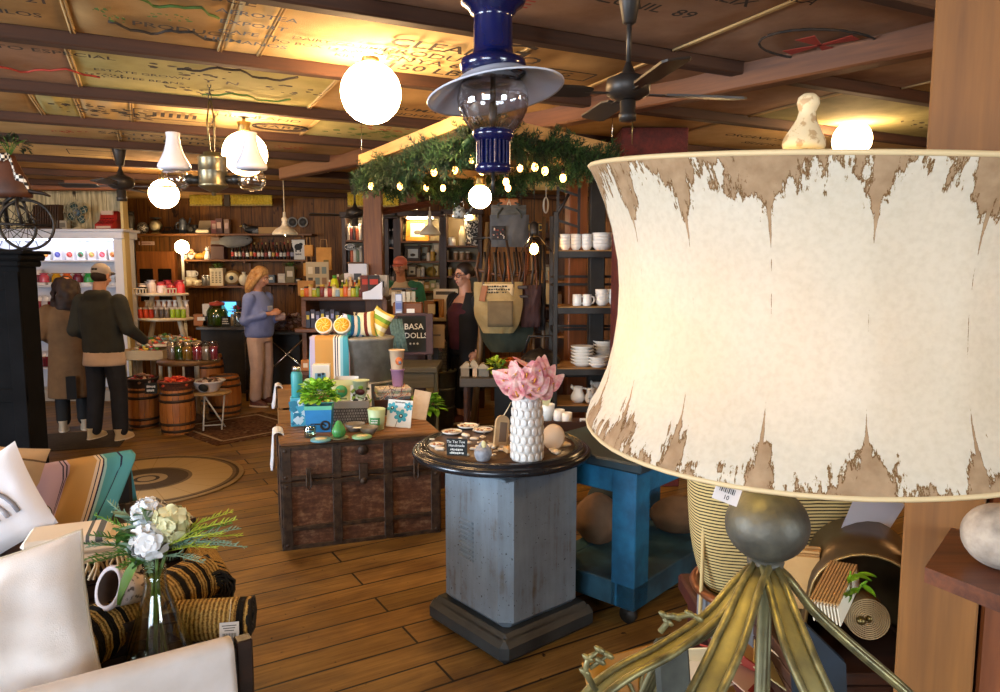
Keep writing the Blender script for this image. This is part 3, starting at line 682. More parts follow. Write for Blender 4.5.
def strap(path,w,name,m1,m2,dz=.006):
    """channel-section iron strap with raised edges along a path; path = list of (x,y,z) local"""
    pts = [V(p) for p in path]; fine = []
    for i in range(len(pts)-1):
        p0 = pts[max(i-1,0)]; p1 = pts[i]; p2 = pts[i+1]; p3 = pts[min(i+2,len(pts)-1)]
        for k in range(6):
            u = k/6; fine.append(.5*((2*p1)+(p2-p0)*u+(2*p0-5*p1+4*p2-p3)*u*u+(3*p1-p0-3*p2+p3)*u**3))
    fine.append(pts[-1]); m = MB(); L = []; Rr = []; n = len(fine)
    def fr(i):
        t = (fine[min(i+1,n-1)]-fine[max(i-1,0)]).normalized(); o = V((fine[-1].x-bl.x,fine[-1].y-bl.y,0)); o = o.normalized() if o.length > .01 else V((0,-1,0))
        s = o.cross(V((0,0,1))).normalized(); return s,s.cross(t).normalized()
    wd = lambda i: w*(.55+.45*min(1,i/(n*.5)))
    def surf(u,v):
        i = round(v*(n-1)); s,nn = fr(i); return fine[i]+s*(u-.5)*wd(i)+nn*.004*(1-abs(2*u-1))
    m.grid(surf,4,n-1,0,th=.005)
    for sg in (-.5,.5): m.tube([fine[i]+fr(i)[0]*sg*wd(i)+fr(i)[1]*.002 for i in range(n)],[.0055]*n,6,1)
    return m.build(name,[m1,m2],lamp)
zt = bl.z-.058
def foot(px,py,Y): return P(px,py,Y)-LO
def legpath(*pp): return [bl+V((0,0,-.055))]+[foot(*q) for q in pp]
strap(legpath((741,583,.97),(712,618,.93),(668,650,.88),(620,676,.84),(588,705,.82),(560,760,.80)),.024,'scroll_leg',PATINA,RIM)
strap(legpath((752,585,.95),(738,622,.90),(722,660,.86),(700,705,.82),(672,760,.79)),.034,'scroll_leg',PATINA,RIM)
strap(legpath((776,585,.95),(788,622,.90),(802,660,.86),(822,705,.83),(850,770,.80)),.034,'scroll_leg',PATINA,RIM)
strap(legpath((788,580,.98),(812,610,.98),(850,645,.97),(905,692,.96),(960,745,.95)),.021,'scroll_leg',PATINA,RIM)
strap(legpath((752,578,1.05),(735,612,1.12),(700,640,1.17),(662,662,1.2),(630,735,1.22)),.024,'scroll_leg',PATD,PATD)
MB().cyl(bl+V((0,0,-.06)),(0,0,.0),.0085).build('centre_rod',PATD,lamp)
MB().cyl(bl+V((.012,.02,-.06)),(.05,.09,0),.006).build('centre_rod',PATD,lamp)
m = MB()                                                                 # leafy iron tendrils on the far left leg
for pts,rr in (([(596,690,.82),(585,672,.82),(588,658,.82),(600,650,.82)],.004),([(590,668,.82),(600,661,.82),(608,655,.82)],.003),([(660,632,.87),(668,622,.87),(664,615,.87),(676,617,.87),(690,614,.87),(698,618,.87)],.004)):
    q = [foot(*x) for x in pts]; m.tube(q,[rr]*(len(q)-1)+[.0015],6)
    for x in q[1:]: m.at(x,rx=.5,ry=.6).ball((0,0,0),(.009,.004,.004),8,5).at()
m.build('leaf_tendril',RIM,lamp)
# table carrying the lamp (below the frame)
t = thing('lamp_table','small dark round table carrying the big peeling lamp','table',(bc.x,LY,0))
MB().lathe([(.02,.71),(.36,.715),(.365,.73),(.36,TZ-.001)],36).build('tabletop',WOODDK,t)
MB().lathe([(.2,0),(.2,.02),(.05,.06),(.04,.4),(.05,.71)],20).build('pedestal_leg',WOODDK,t)
# ================================================================ RIGHT POST : SHELF AND STONE ORB
A = P(925,567,1.24); zs = A.z
B = PZ(1000,596,zs); C = PZ(968,541,zs)
u = (B-A); A2 = A+u*2.6; f0 = PC+PU*.085-PB*.002; f1 = PC+PU*.5-PB*.002
out = [(A.x,A.y),(A2.x,A2.y),(f1.x,f1.y),(f0.x,f0.y)]
o = MB().prism(out,zs-.028,zs).build('corner_shelf',wood('#3c1a0b','#74401e',6,0,.35),loc=(0,0,0)); tag(o,'dark polished board shelf jutting from the right timber post','shelf')
c = P(1003,524,1.24); c.z = zs+.058
STONE = mat('#b3a596',.8,col2='#85786c',vs=26,bump=1,bs=24)
o = MB().ball((0,0,0),(.064,.064,.058),28,18).build('stone_orb',STONE,loc=(c.x,c.y,c.z-.001)); tag(o,'pale carved stone ball resting on the corner shelf','orb')
# ================================================================ MERCHANDISE BEHIND THE LAMP
BENZ = .64
MAROON = mat('#3a120a',.6,col2='#521e10',vs=6)
t = thing('low_bench','low dark red wooden bench behind the lamp legs','bench',(1.19,1.95,0))
MB().box((0,0,BENZ-.03),(1.13,.96,.06),.008).build('seat',MAROON,t)
for sx in (-.5,.5):
    for sy in (-.42,.42): MB().box((sx,sy,(BENZ-.06)/2),(.07,.07,BENZ-.06),.006).build('leg',MAROON,t)
# grey staved bucket with a copper rim and striped straw tote
c = P(757,615,2.04); c.z = BENZ
t = thing('bucket','grey staved bucket with copper rim under the striped tote','bucket',c)
GREYW = wood('#5d5f63','#83858a',6,2,.6); hb = .13; rb = .175
m = MB()
for k in range(18):
    a = 2*PI*k/18; m.at(((rb-.012)*math.cos(a),(rb-.012)*math.sin(a),hb/2),rz=a).box((0,0,0),(.016,.056,hb),.004)
m.at((0,0,.005)).lathe([(.0,0),(rb-.01,0),(rb-.01,.01)],24).build('staves',GREYW,t)
MB().tube([((rb+.006)*math.cos(k*PI/20),(rb+.006)*math.sin(k*PI/20),hb) for k in range(40)],.016,8,closed=True,flat=.8).build('rim',mat('#8a5230',.35,.5,'#5f3820',8),t)
def tote_mat():
    m,nt = newmat('striped straw'); vec = coords(nt); sp = nd(nt,'SeparateXYZ'); lk(nt,vec,sp.inputs[0])
    wv = mth(nt,'MULTIPLY',noise(nt,vec,7,2),.012)
    f = mth(nt,'FRACT',mth(nt,'MULTIPLY',mth(nt,'ADD',sp.outputs[2],wv),105))
    c = ramp(nt,f,[(.0,'#3b2f20'),(.36,'#d6bd80'),(.95,'#8a7444')],'CONSTANT')
    bsdf(nt,c,.85,0,f,.004,.8,.2); return m
c = P(800,545,2.1); zb = BENZ+.10
t = thing('straw_tote','black and natural striped straw tote bag behind the lamp ball','bag',(c.x-.05,2.06,zb))
m = MB(); H = .42
def tf(u,v):
    a = 2*PI*u; w = .265+.02*v-.05*(1-v)**4; d = .10+.02*math.sin(v*3)
    sq = 1/(abs(math.cos(a))**3+abs(math.sin(a))**3)**(1/3)
    return (w*sq*math.cos(a)*1.0-.02,d*sq*math.sin(a),v*H+.02*math.sin(2*a+1)*v)
m.grid(tf,40,16); m.add([tf(k/40,0) for k in range(40)],[tuple(range(40))[::-1]])
m.build('bag_body',tote_mat(),t)
ROPE = mat('#c7ae78',.9)
m = MB()
for k in range(9): z = H-.02-k*.028; m.ball((-.285+.012*(k % 2)+.006*k,-.03,z),(.014,.014,.014),8,6)
m.tube([(-.27,-.05,H-.05),(-.275,-.07,.1),(-.28,-.075,-.1)],.006,5).build('tassel',ROPE,t)
m = MB().tube([(-.16,-.09,H),(-.14,-.1,H+.14),(.0,-.1,H+.2),(.14,-.1,H+.14),(.16,-.09,H)],.009,6)
m.build('handle',ROPE,t)
# white folded card leaning between tote and bronze bin
q = [P(x,y,Y) for x,y,Y in ((824,567,1.78),(862,480,1.80),(905,505,1.84),(884,538,1.82))]
cc = sum(q,V())/4; nn = V((0,.002,0)); v = [x-cc for x in q]
o = MB().add(v+[x+V((.012,.02,-.004)) for x in v],[(0,1,2,3),(7,6,5,4),(0,4,5,1),(1,5,6,2),(2,6,7,3),(3,7,4,0)]).build('paper_cone',mat('#d3d6e2',.8),loc=cc); tag(o,'plain white pointed paper leaning against the striped tote','paper')
# kraft envelopes bundle
def bundle(px,py,Y,w,d,h,n,rz,ry,label,cols):
    c = P(px,py,Y); t = thing('envelope_bundle',label,'stationery',c,rot=(R(6),ry,rz))
    for k in range(n): MB().box((0,(k-n/2)*d/n,h/2+.004*((k*7) % 3)),(w,d/n*.72,h),.001).build('envelope',cols[k % len(cols)],t)
    return t
KR2 = mat('#a67c45',.8,col2='#94693a',vs=8); KR3 = mat('#c39a62',.8,col2='#b0854e',vs=8)
bundle(800,602,1.75,.115,.06,.14,7,R(-28),R(-6),'bundle of kraft envelopes right behind the lamp legs',[KR3,KR2])
c = P(826,612,1.50)
t = thing('notebook_stack','stack of kraft notebooks with white page edges inside bronze bin','stationery',c,rot=(R(16),R(-6),R(-42)))
for k in range(9):
    x = (k-4)*.0068; MB().box((x-.0006,.075,.002),(.0046,.15,.052)).box((x+.0012,.066,0),(.003,.148,.046),0,1).build('notebook',[KR2,mat('#d8ccb4',.8)],t)
# bronze arched bin
BRZ = mat('#4a3a26',.38,.55,'#5f4a2e',6)
c = P(866,618,1.60)
t = thing('arched_bin','bronze arched bin tipped open toward the lamp','bin',(c.x,c.y,c.z),rot=(0,R(6),R(-22)))
RB = .128; m = MB(); out = [(-RB,-.15),(-RB,.03)]+[(-RB*math.cos(a*PI/14),.03+RB*math.sin(a*PI/14)) for a in range(1,14)]+[(RB,.03),(RB,-.15)]
M0 = MX.Rotation(PI/2,4,'X')
m.M = M0
n = len(out); o2 = [(x*.95,z*.95) for x,z in out]; vs = []; F = []
for h in (0.0,-.26):
    vs += [(x,z,h) for x,z in out]; vs += [(x,z,h) for x,z in o2]
for i in range(n-1): F += [(i,i+1,2*n+i+1,2*n+i),(n+i+1,n+i,3*n+i,3*n+i+1),(i,n+i,n+i+1,i+1)]
F.append(tuple(range(2*n,3*n)))
m.add(vs,F,0,True); m.build('shell',BRZ,t)
MB().tube([(x*.975,-.003,z*.975) for x,z in out],.004,6).build('rolled_edge',mat('#8a6d40',.35,.6),t)
# scroll roll with brass knob
c = P(868,619,1.53); t = thing('paper_roll','rolled kraft paper with brass knob at its centre inside the bin','paper roll',c,rot=(R(-8),R(-4),R(-12)))
m = MB().at(rx=-PI/2); pr_ = [(.0,.004)]
for k in range(9): pr_ += [(.008+.0042*k,.004),(.0085+.0042*k,-.002),(.0115+.0042*k,-.002),(.012+.0042*k,.004)]
m.lathe(pr_+[(.046,0),(.047,.15)],32,sm=False)
m.build('paper',mat('#9c8258',.7,col2='#6d5230',vs=9),t)
MB().ball((-.016,-.006,-.002),.010).ball((.004,.004,0),.008).build('knob',BRASS,t)
# leaves
c = P(850,584,1.54); LEAF = mat('#79a81c',.5,col2='#5a8a14',vs=20); rr = random.Random(4); m = MB()
def leaf(m,base,d,L,w,up=V((0,0,1)),mi=0,bend=.2):
    d = V(d).normalized(); s = d.cross(up); s = s.normalized() if s.length > .05 else V((1,0,0)); nn = s.cross(d)
    def fn(u,v): return V(base)+d*L*v+s*(u-.5)*2*w*math.sin(PI*min(1,v*.94+.06))**.8*(1-.25*v)+nn*(abs(u-.5)*w*.6-bend*L*v*v)
    m.grid(fn,2,5,mi)
for k in range(9):
    leaf(m,(rr.uniform(-.02,.02),rr.uniform(-.02,.01),rr.uniform(-.035,.03)),(rr.uniform(-1,1),rr.uniform(-1,.2),rr.uniform(-.4,1)),.035,.013)
m.tube([(0,.01,-.07),(0,0,.03)],.002,4)
o = m.build('mint_sprig',LEAF,loc=c); tag(o,'bright green leafy sprig poking out of the bronze bin','sprig')
# dark blue board, cards, orange fretwork panel, grey iron plate
q = [P(786,606,1.52),P(846,664,1.52),P(850,720,1.52),P(798,720,1.52)]; q[2].z = q[3].z = BENZ
o = MB().add([x-q[0] for x in q]+[x-q[0]+V((.004,.02,0)) for x in q],[(0,1,2,3),(7,6,5,4),(0,4,5,1),(1,5,6,2),(2,6,7,3),(3,7,4,0)]).build('navy_board',mat('#0c161f',.55,col2='#142230',vs=7),loc=q[0]); tag(o,'dark navy board between the two right lamp legs','board')
cards = [('#cdb9a0','cream greeting card with red edge lying by the far lamp leg'),('#c9a58a','pink-tan card half under the lamp centre rod'),('#b9a878','buff card fanned on the bench behind the lamp'),('#d8ccb8','pale card stuck upright among the fanned cards'),('#a23a2a','red card lying among cream cards behind lamp legs'),('#c8b48c','topmost straw-coloured card beside the grey bucket')]
for k,(cc,lb) in enumerate(cards):
    x,y = [(715,640),(748,655),(772,650),(790,640),(735,625),(705,660)][k]
    p = P(x,y+6,1.72); o = MB().box((0,0,0),(.15,.10,.004),.001).box((0,-.04,.0025),(.13,.012,.001),0,1).build('greeting_card',[mat(cc,.75),mat('#8e2a20',.7)],loc=(p.x,p.y,BENZ+.05+.008*k),rot=(R(20+5*k),R(-10+6*k),R(20+25*k))); tag(o,lb,'card')
ORG = mat('#a06a0c',.6,col2='#75480a',vs=9)
t = thing('fretwork_panel','orange panel with pierced leaf scrolls at the bottom edge','panel',P(634,684,1.3),rot=(R(-28),0,R(25)))
MB().box((0,0,0),(.20,.006,.12),.002).build('board',ORG,t)
m = MB()
for sx in (-1,1):
    m.tube([(0,-.006,-.05),(sx*.012,-.006,0),(sx*.03,-.006,.03),(sx*.055,-.006,.03),(sx*.06,-.006,.008),(sx*.04,-.006,.005)],.004,5)
    m.at((sx*.05,-.005,-.025),ry=sx*.6).ball((0,0,0),(.02,.004,.011),10,6).at()
m.build('leaf_scroll',PATD,t)
q = P(674,690,1.02)
MB().box((0,0,0),(.058,.012,.16),.008).build('iron_plate',mat('#2d2f2a',.55,.3,'#43453d',30),lamp,q-LO,rot=(R(-10),0,R(18)))
# crate that carries the bronze bin on the bench
def crate(c,sx,sy,sz,m,label,rz=0,n=4,name='wooden_crate'):
    t = thing(name,label,'crate',c,rz); b = MB(); h = sz/n
    for k in range(n):
        z = h*(k+.5)
        for s in (-1,1): b.box((0,s*(sy/2-.006),z),(sx,.012,h*.9),.002); b.box((s*(sx/2-.006),0,z),(.012,sy-.024,h*.9),.002)
    for s in (-1,1):
        for r in (-1,1): b.box((s*(sx/2-.022),r*(sy/2-.022),sz/2),(.02,.02,sz-.01))
    b.box((0,0,.008),(sx-.03,sy-.03,.012)); b.box((0,0,sz-.012),(sx-.026,sy-.026,.012)); b.build('slats',m,t); return t
crate((.86,1.72,BENZ),.34,.30,.135,WOODDK,'dark slatted crate on the bench under the bronze bin')
# ================================================================ BLUE WHEELED TABLE
BLUEP = mat('#1f6f98',.55,col2='#175274',vs=9,bump=.3,bs=30); BLUED = mat('#2b5568',.6,col2='#1d3a48',vs=7)
A = PZ(630,607,.09); tz = R(48)                     # local x runs away to the right, local y runs away to the left
ux = V((math.cos(tz),math.sin(tz),0)); uy = V((-math.sin(tz),math.cos(tz),0)); LX,LYY = 1.0,.56
c = A+ux*(LX/2-.05)+uy*(LYY/2-.05); c.z = 0
t = thing('wheeled_table','heavy blue painted work table on black castors behind pedestal','table',c,tz)
MB().box((0,0,.80),(LX+.10,LYY+.10,.05),.01).build('tabletop',mat('#23323a',.55,col2='#2d444f',vs=6),t)
MB().box((0,-LYY/2+.03,.715),(LX-.1,.05,.13),.004).box((0,LYY/2-.03,.715),(LX-.1,.05,.13),.004).box((-LX/2+.03,0,.715),(.05,LYY-.1,.13),.004).box((LX/2-.03,0,.715),(.05,LYY-.1,.13),.004).build('apron',BLUEP,t)
for sx in (-1,1):
    for sy in (-1,1):
        MB().box((sx*(LX/2-.065),sy*(LYY/2-.065),.435),(.13,.13,.68),.005).build('leg',BLUEP,t)
        m = MB(); x,y = sx*(LX/2-.07),sy*(LYY/2-.07)
        m.cyl((x-.016,y,.042),(x+.016,y,.042),.042,seg=16).box((x,y,.075),(.05,.035,.03),.004); m.build('castor',BLACKISH,t)
m = MB()
for sy in (-1,1): m.box((0,sy*(LYY/2-.05),.155),(LX,.1,.12),.005)
for sx in (-1,1): m.box((sx*(LX/2-.05),0,.155),(.1,LYY-.2,.12),.005)
m.box((0,0,.20),(LX-.2,LYY-.2,.02)).build('bottom_rail',BLUED,t)
def soft_sack(px,py,Y,w,h,d,z,label,m,seed=0,name='cloth_sack',rz=0):
    p = P(px,py,Y); b = MB()
    def fn(u,v):
        a = 2*PI*u; k = math.sin(PI*min(1,.12+v*.86))**.6
        q = 1+.14*NZ.noise(V((math.cos(a)*1.5+seed,math.sin(a)*1.5,v*3)))
        return (w/2*k*q*math.cos(a),d/2*k*q*math.sin(a),h*v-.0)
    b.grid(fn,26,14); b.add([fn(k/26,0) for k in range(26)],[tuple(range(26))[::-1]]); b.add([fn(k/26,1) for k in range(26)],[tuple(range(26))])
    o = b.build(name,m,loc=(p.x,p.y,z),rz=rz); tag(o,label,'sack'); return o
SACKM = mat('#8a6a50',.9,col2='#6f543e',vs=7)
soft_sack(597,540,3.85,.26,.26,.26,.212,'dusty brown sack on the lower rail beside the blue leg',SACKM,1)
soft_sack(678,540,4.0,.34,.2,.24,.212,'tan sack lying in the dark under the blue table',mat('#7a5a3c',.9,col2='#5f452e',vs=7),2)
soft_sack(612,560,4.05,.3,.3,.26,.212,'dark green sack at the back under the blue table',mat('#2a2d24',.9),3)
# ================================================================ PEDESTAL WITH ROUND TRAY TOP
PEDM = mat('#6f7d88',.55,.25,'#7c7464',3.2,.3,45,lo=.42,hi=.7)
def ped_mat():
    m,nt = newmat('worn enamel'); vec = coords(nt)
    n = noise(nt,vec,4,6,.65); st = noise(nt,coords(nt,(16,16,1.2)),2,4,.6); fine = noise(nt,vec,70,2)
    c = ramp(nt,mth(nt,'ADD',mth(nt,'MULTIPLY',n,.6),mth(nt,'MULTIPLY',st,.4)),[(.33,'#5d513f'),(.45,'#74808a'),(.7,'#8697a3')])
    c = mixc(nt,1,c,ramp(nt,fine,[(.27,'#3d3428'),(.34,'#ffffff')]),'MULTIPLY')
    bsdf(nt,c,.5,.2,n,.003,.4); return m
PEDM = ped_mat(); PEDK = mat('#272a2b',.5,.2,'#3a3d3c',6)
pc = V((.052,3.32,0)); TOFF = V((-.045,0,0)); TL_ = (-.0345,.0289,0); t = thing('pedestal','square grey-blue metal pedestal with louvres and round black top','pedestal',pc,R(40)); TOPZ = .89
MB().box((0,0,.055),(.585,.585,.11),.03).box((0,0,.10),(.54,.54,.05),.03).build('base',PEDK,t)
m = MB().box((0,0,.475),(.486,.486,.74),.05).box((0,0,.80),(.492,.492,.012),.05); m.build('body',PEDM,t)
MB().box((0,0,.82),(.44,.44,.03),.02).lathe([(.2,.81),(.3,.82),(.34,.832)],36,c=TL_).build('neck',PEDK,t)
m = MB()
for k in range(9): m.at((-.2455,.03,.38+k*.022),ry=R(-28)).box((0,0,0),(.012,.105,.012),.003)
m.build('louvre',PEDM,t)
m = MB().lathe([(.0,.832),(.395,.832),(.415,.842),(.42,.856),(.412,.868),(.403,.872),(.398,.869),(.393,.875),(.385,.886),(.378,.888),(.371,.882),(.365,.886),(.358,.886),(.35,.878),(.345,TOPZ-.012),(.0,TOPZ-.012)],64,c=TL_)
m.build('round_top',mat('#1a1d21',.22,.3,'#2c3138',9,spec=.7),t)
MB().lathe([(.0,TOPZ-.0115),(.343,TOPZ-.0115),(.343,TOPZ-.008),(0,TOPZ-.008)],48,c=TL_).build('tray_inset',wood('#2e1c10','#5d3f24',6,0,.35),t)
TZ2 = TOPZ-.008
def on(px,py,z): p = PZ(px,py,z); return V((p.x,p.y,z))
# honeycomb textured white vase with calla lilies
v0 = on(527,459,TZ2); VH = .312
t = thing('ceramic_vase','tall white ceramic vase with scalloped scale pattern on pedestal','vase',v0)
VASE = mat('#cfcac2',.4); VASW = mat('#ebe8e3',.3,col2='#dedad2',vs=8)
pr = [(.066,0),(.0685,.01),(.0695,.06),(.069,.14),(.065,.21),(.058,.27),(.052,VH)]
def vr(z):
    for (r0,z0),(r1,z1) in zip(pr,pr[1:]):
        if z <= z1: return r0+(r1-r0)*(z-z0)/(z1-z0)
    return pr[-1][0]
m = MB().lathe(pr+[(.046,VH),(.044,VH-.02),(.055,.03),(0,.02)],40)
for row in range(8):
    for k in range(14):
        a = 2*PI*(k+.5*(row % 2))/14; z = .022+row*.0375; r = vr(z)+.0015
        m.at((r*math.cos(a),r*math.sin(a),z),rz=a).ball((0,0,0),(.0032,.0142,.0172),10,7,1).at()
m.build('body',[VASE,VASW],t)
def calla_mat():
    m,nt = newmat('lily petal'); vec = coords(nt)
    c = ramp(nt,noise(nt,vec,28,3),[(.35,'#e690a0'),(.62,'#fadcd6')])
    d = nd(nt,'BsdfDiffuse'); q = nd(nt,'BsdfTranslucent'); x = nd(nt,'MixShader'); o = nd(nt,'OutputMaterial'); x.inputs[0].default_value = .3
    lk(nt,c,d.inputs[0]); lk(nt,c,q.inputs[0]); lk(nt,d.outputs[0],x.inputs[1]); lk(nt,q.outputs[0],x.inputs[2]); lk(nt,x.outputs[0],o.inputs[0]); return m
CAL = calla_mat(); SPAD = mat('#d89a2c',.6); STEM = mat('#4a7a2a',.6)
bq = thing('calla_lilies','bunch of pink calla lilies standing in the scalloped vase','flowers',v0+V((0,0,VH-.01))); bq.scale = (.97,.97,.8)

rr = random.Random(5)
heads = [(-.10,-.02,.05,-1.0,0),(-.075,-.05,.015,-.8,.3),(-.05,-.04,.085,-.6,-.2),(-.02,-.075,.03,-.1,.2),(-.005,-.05,.09,0,-.4),(.03,-.07,.065,.35,0),(.05,-.04,.105,.5,.4),(.045,-.08,.02,.5,-.3),(.085,-.03,.07,.9,.2),(-.03,.04,.10,-.4,2.6),(.03,.04,.11,.3,3),(.105,-.03,.035,1.1,0),(.07,-.02,.11,.7,.5),(-.065,.0,.10,-.7,-.5),(-.09,.02,.085,-.9,.4),(.09,.03,.085,.8,-.2),(.015,-.085,.005,.2,.3),(-.05,-.085,.0,-.4,-.3),(.075,-.07,.0,.8,.3),(0,.0,.135,0,1)]
for x,y,z,tilt,tw in heads:
    m = MB(); fl = MB()
    M0 = MX.Translation((x,y,z)) @ MX.Rotation(tilt*.8,4,'Y') @ MX.Rotation(R(30) if y < 0 else R(-6),4,'X') @ MX.Rotation(tw,4,'Z')
    m.M = M0
    def fn(u,v):
        a = 2*PI*u; back = (1-math.cos(a))/2; r = .004+.012*v+.022*v**4; sh = back**6*v**5*.055      # trumpet with one long curled tip
        return (r*math.sin(a)*(1-.3*back**6*v),-r*math.cos(a)+sh*.7,-.045+.065*v*(.72+.28*back)+sh*.45-.020*v**7*(1-back))
    m.grid(fn,22,12); m.build('petal',CAL,bq)
    fl.M = M0; fl.tube([(0,0,-.03),(0,.003,.012)],[.0035,.004],6,0); fl.M = MX.Identity(4)
    e = M0 @ V((0,0,-.038)); fl.tube([e,e*.55+V((0,0,-.01)),(x*.2,y*.2,-.06)],.0045,6,1); fl.build('spadix_and_stem',[SPAD,STEM],bq)
# teardrop pot, chalk sign, wooden tags and bits on the tray
c = on(483,460,TZ2); t = thing('teardrop_vase','small grey speckled teardrop vase with cut-open top','vase',c)
m = MB()
def fn(u,v):
    a = 2*PI*u; zz = v*.088; r = .036*math.sin(PI*min(1,(.2+.8*v)))**.75*(1 if v < .5 else 1-.35*(v-.5)*2)+.003*(1-v)
    cut = max(0,math.cos(a+1.9))*max(0,v-.55)*.05
    return (r*math.cos(a),r*math.sin(a),zz-cut*1.2)
m.grid(fn,28,16); m.add([fn(k/28,0) for k in range(28)],[tuple(range(28))[::-1]]); m.build('body',mat('#9fa3ab',.5,col2='#85888f',vs=60),t)
m = MB().at((.004,-.015,.072),rz=-.3).ball((0,0,0),(.011,.006,.017),12,8); m.build('opening',mat('#d6c88e',.6),t)
c = on(457,456,TZ2); t = thing('chalk_sign','little black chalk sign with white handwriting on the tray','sign',c,R(-8))
b = MB().box((0,0,.04),(.092,.006,.076),.001)
for k,s in enumerate(('Tic Tac Toe','Handmade')): b.text(s,.0165,(-.004+.003*k,-.0036,.064-k*.0165),1)
b.rows(0,-.0036,.022,.07,.03,2,1).build('board',[BLKBOARD,CHALK],t)
MB().at((0,.012,.03),rx=R(-20)).box((0,0,0),(.05,.004,.06)).build('easel_foot',BLACKISH,t)
def slab(name,px,py,w,d,h,m,label,cat,rx=0,ry=0,rz=0,bev=.006,z=TZ2):
    c = on(px,py,z); o = MB().box((0,0,h/2),(w,d,h),bev).build(name,m,loc=c,rot=(rx,ry,rz)); tag(o,label,cat); return o
TANW = mat('#b89c74',.6,col2='#a3875f',vs=14)
c = on(500,447,TZ2); t = thing('wooden_tag','rounded tan wooden tag with string leaning on the vase','tag',c,R(12),rot=(R(-8),R(8),R(15)))
out = [(-.032,0),(.032,0)]+[(.032*math.cos(a*PI/8),.115+.032*math.sin(a*PI/8)) for a in range(9)]
m = MB(); m.M = MX.Rotation(PI/2,4,'X'); m.prism(out,-.012,.012); m.build('tag',TANW,t)
m = MB().box((.004,-.0125,.07),(.034,.004,.09),.001).build('inset',mat('#6d5a48',.7),t)
MB().tube([(0,0,.14),(.02,.0,.18),(.035,.01,.21)],.0025,5).build('string',CREAM,t)
slab('soap_bar',512,452,.075,.05,.026,mat('#c09a68',.6),'tan soap block lying left of the scalloped vase','soap',rz=.4)
c = on(549,449,TZ2); o = MB().at(rx=R(78)).lathe([(0,-.008),(.055,-.008),(.06,0),(.055,.008),(0,.008)],28).build('round_trivet',mat('#c8a884',.6),loc=c+V((.02,0,.056)),rz=R(-35)); tag(o,'round beige disc propped up behind the vase on its right','trivet')
slab('wedge_dish',562,446,.08,.05,.014,mat('#d8bf94',.6),'cream triangular dish at the tray edge right of the vase','dish',rz=.5)
c = on(549,425,TZ2)
t = thing('ceramic_cup','white handleless cup with yellow tag behind the vase','cup',c+V((.0,.12,0)))
MB().lathe([(.025,0),(.036,.05),(.04,.09),(.037,.09),(.033,.05),(.0,.01)],20).build('cup_body',CERAM,t)
MB().box((0,0,0),(.055,.003,.075),.001).build('tag',mat('#d8cf9a',.7),t,(-.012,-.05,.13),rot=(R(-12),R(24),R(8)))
DISHES = [(452,434,.052,'pale dish with shell chips at the tray left edge'),(468,428,.056,'white dish in the middle back of the tray'),(483,432,.05,'pale dish heaped with tan chips before the tan tag'),(437,447,.036,'smallest white dish at the far left rim')]
rr = random.Random(8)
for x,y,r,lb in DISHES:
    c = on(x,y,TZ2); t = thing('shallow_dish',lb,'dish',c)
    MB().lathe([(r*.5,0),(r*.9,.008),(r,.016),(r*.97,.016),(r*.85,.01),(0,.005)],24).build('bowl',CERAM,t)
    m = MB()
    for k in range(12): m.at((rr.uniform(-.6,.6)*r,rr.uniform(-.6,.6)*r,.014),rz=rr.uniform(0,3),rx=rr.uniform(-.5,.5)).box((0,0,0),(.02,.009,.005),.002,k % 3)
    o = m.build('chips',[mat('#d9c4a0',.6),mat('#a3603a',.6),mat('#efe9dc',.5)],t); o['kind'] = 'stuff'
sh0 = MB().box((0,0,.004),(.026,.012,.008),.003).build('shell_scrap',mat('#e2d6c0',.5),loc=on(432,440,TZ2)); tag(sh0,'small pale shell scrap lying on the round tray','shell','shell scraps on the round tray')
for k in range(46):
    a = rr.uniform(0,2*PI); r = rr.uniform(.06,.32); q = V((pc.x+TOFF.x+r*math.cos(a),pc.y+r*math.sin(a),TZ2))
    if (q-v0).length < .09: continue
    o = sh0.copy(); COL.objects.link(o); o.location = q; o.rotation_euler = (0,0,rr.uniform(0,3)); s = rr.uniform(.7,1.9); o.scale = (s,s,s)
# ================================================================ OLD TRUNK
TA = R(19); ux = V((math.cos(TA),math.sin(TA),0)); uy = V((-math.sin(TA),math.cos(TA),0))
TW,TD,TH = .985,.60,.665; tl = PZ(283,551,0); tc = tl+ux*TW/2+uy*TD/2; tc.z = 0
def trunk_mat():
    m,nt = newmat('trunk canvas'); vec = coords(nt); n = noise(nt,coords(nt,(3,3,12)),3,6,.7); n2 = noise(nt,vec,26,4,.7)
    c = ramp(nt,mth(nt,'ADD',mth(nt,'MULTIPLY',n,.55),mth(nt,'MULTIPLY',n2,.45)),[(.34,'#38200f'),(.5,'#5e3a26'),(.66,'#8f6f50')])
    bsdf(nt,c,.6,0,n2,.004,.6); return m
TRK = trunk_mat(); TIRON = mat('#2a1e16',.55,.3,'#4d3b2c',22,.4); SLATW = wood('#4a2c15','#9a6c3a',5,0,.5,.4)
t = thing('steamer_trunk','old wooden steamer trunk with dark iron straps and locks','trunk',tc,TA)
LID = .425
MB().box((0,0,LID/2),(TW-.012,TD-.012,LID-.006),.004).build('body',TRK,t)
lid = MB().box((0,0,(LID+TH-.02)/2),(TW-.012,TD-.012,TH-.02-LID-.006),.006).build('lid',TRK,t)
m = MB()
for k in range(7): m.box((0,-TD/2+.043+k*.0855,TH-.012),(TW,.078,.022),.004)
m.build('top_slat',SLATW,lid)
m = MB(); y = -TD/2
for x in (-TW/2+.035,-.16,.155,TW/2-.035):
    m.box((x,y-.001,LID/2),(.055,.014,LID-.01),.002)
    m.box((x,y-.001,(LID+TH)/2-.015),(.055,.014,TH-LID-.03),.002)
for z in (.012,LID-.02,LID+.02,TH-.035,.13): m.box((0,y+.0,z),(TW,.013,.026),.002)
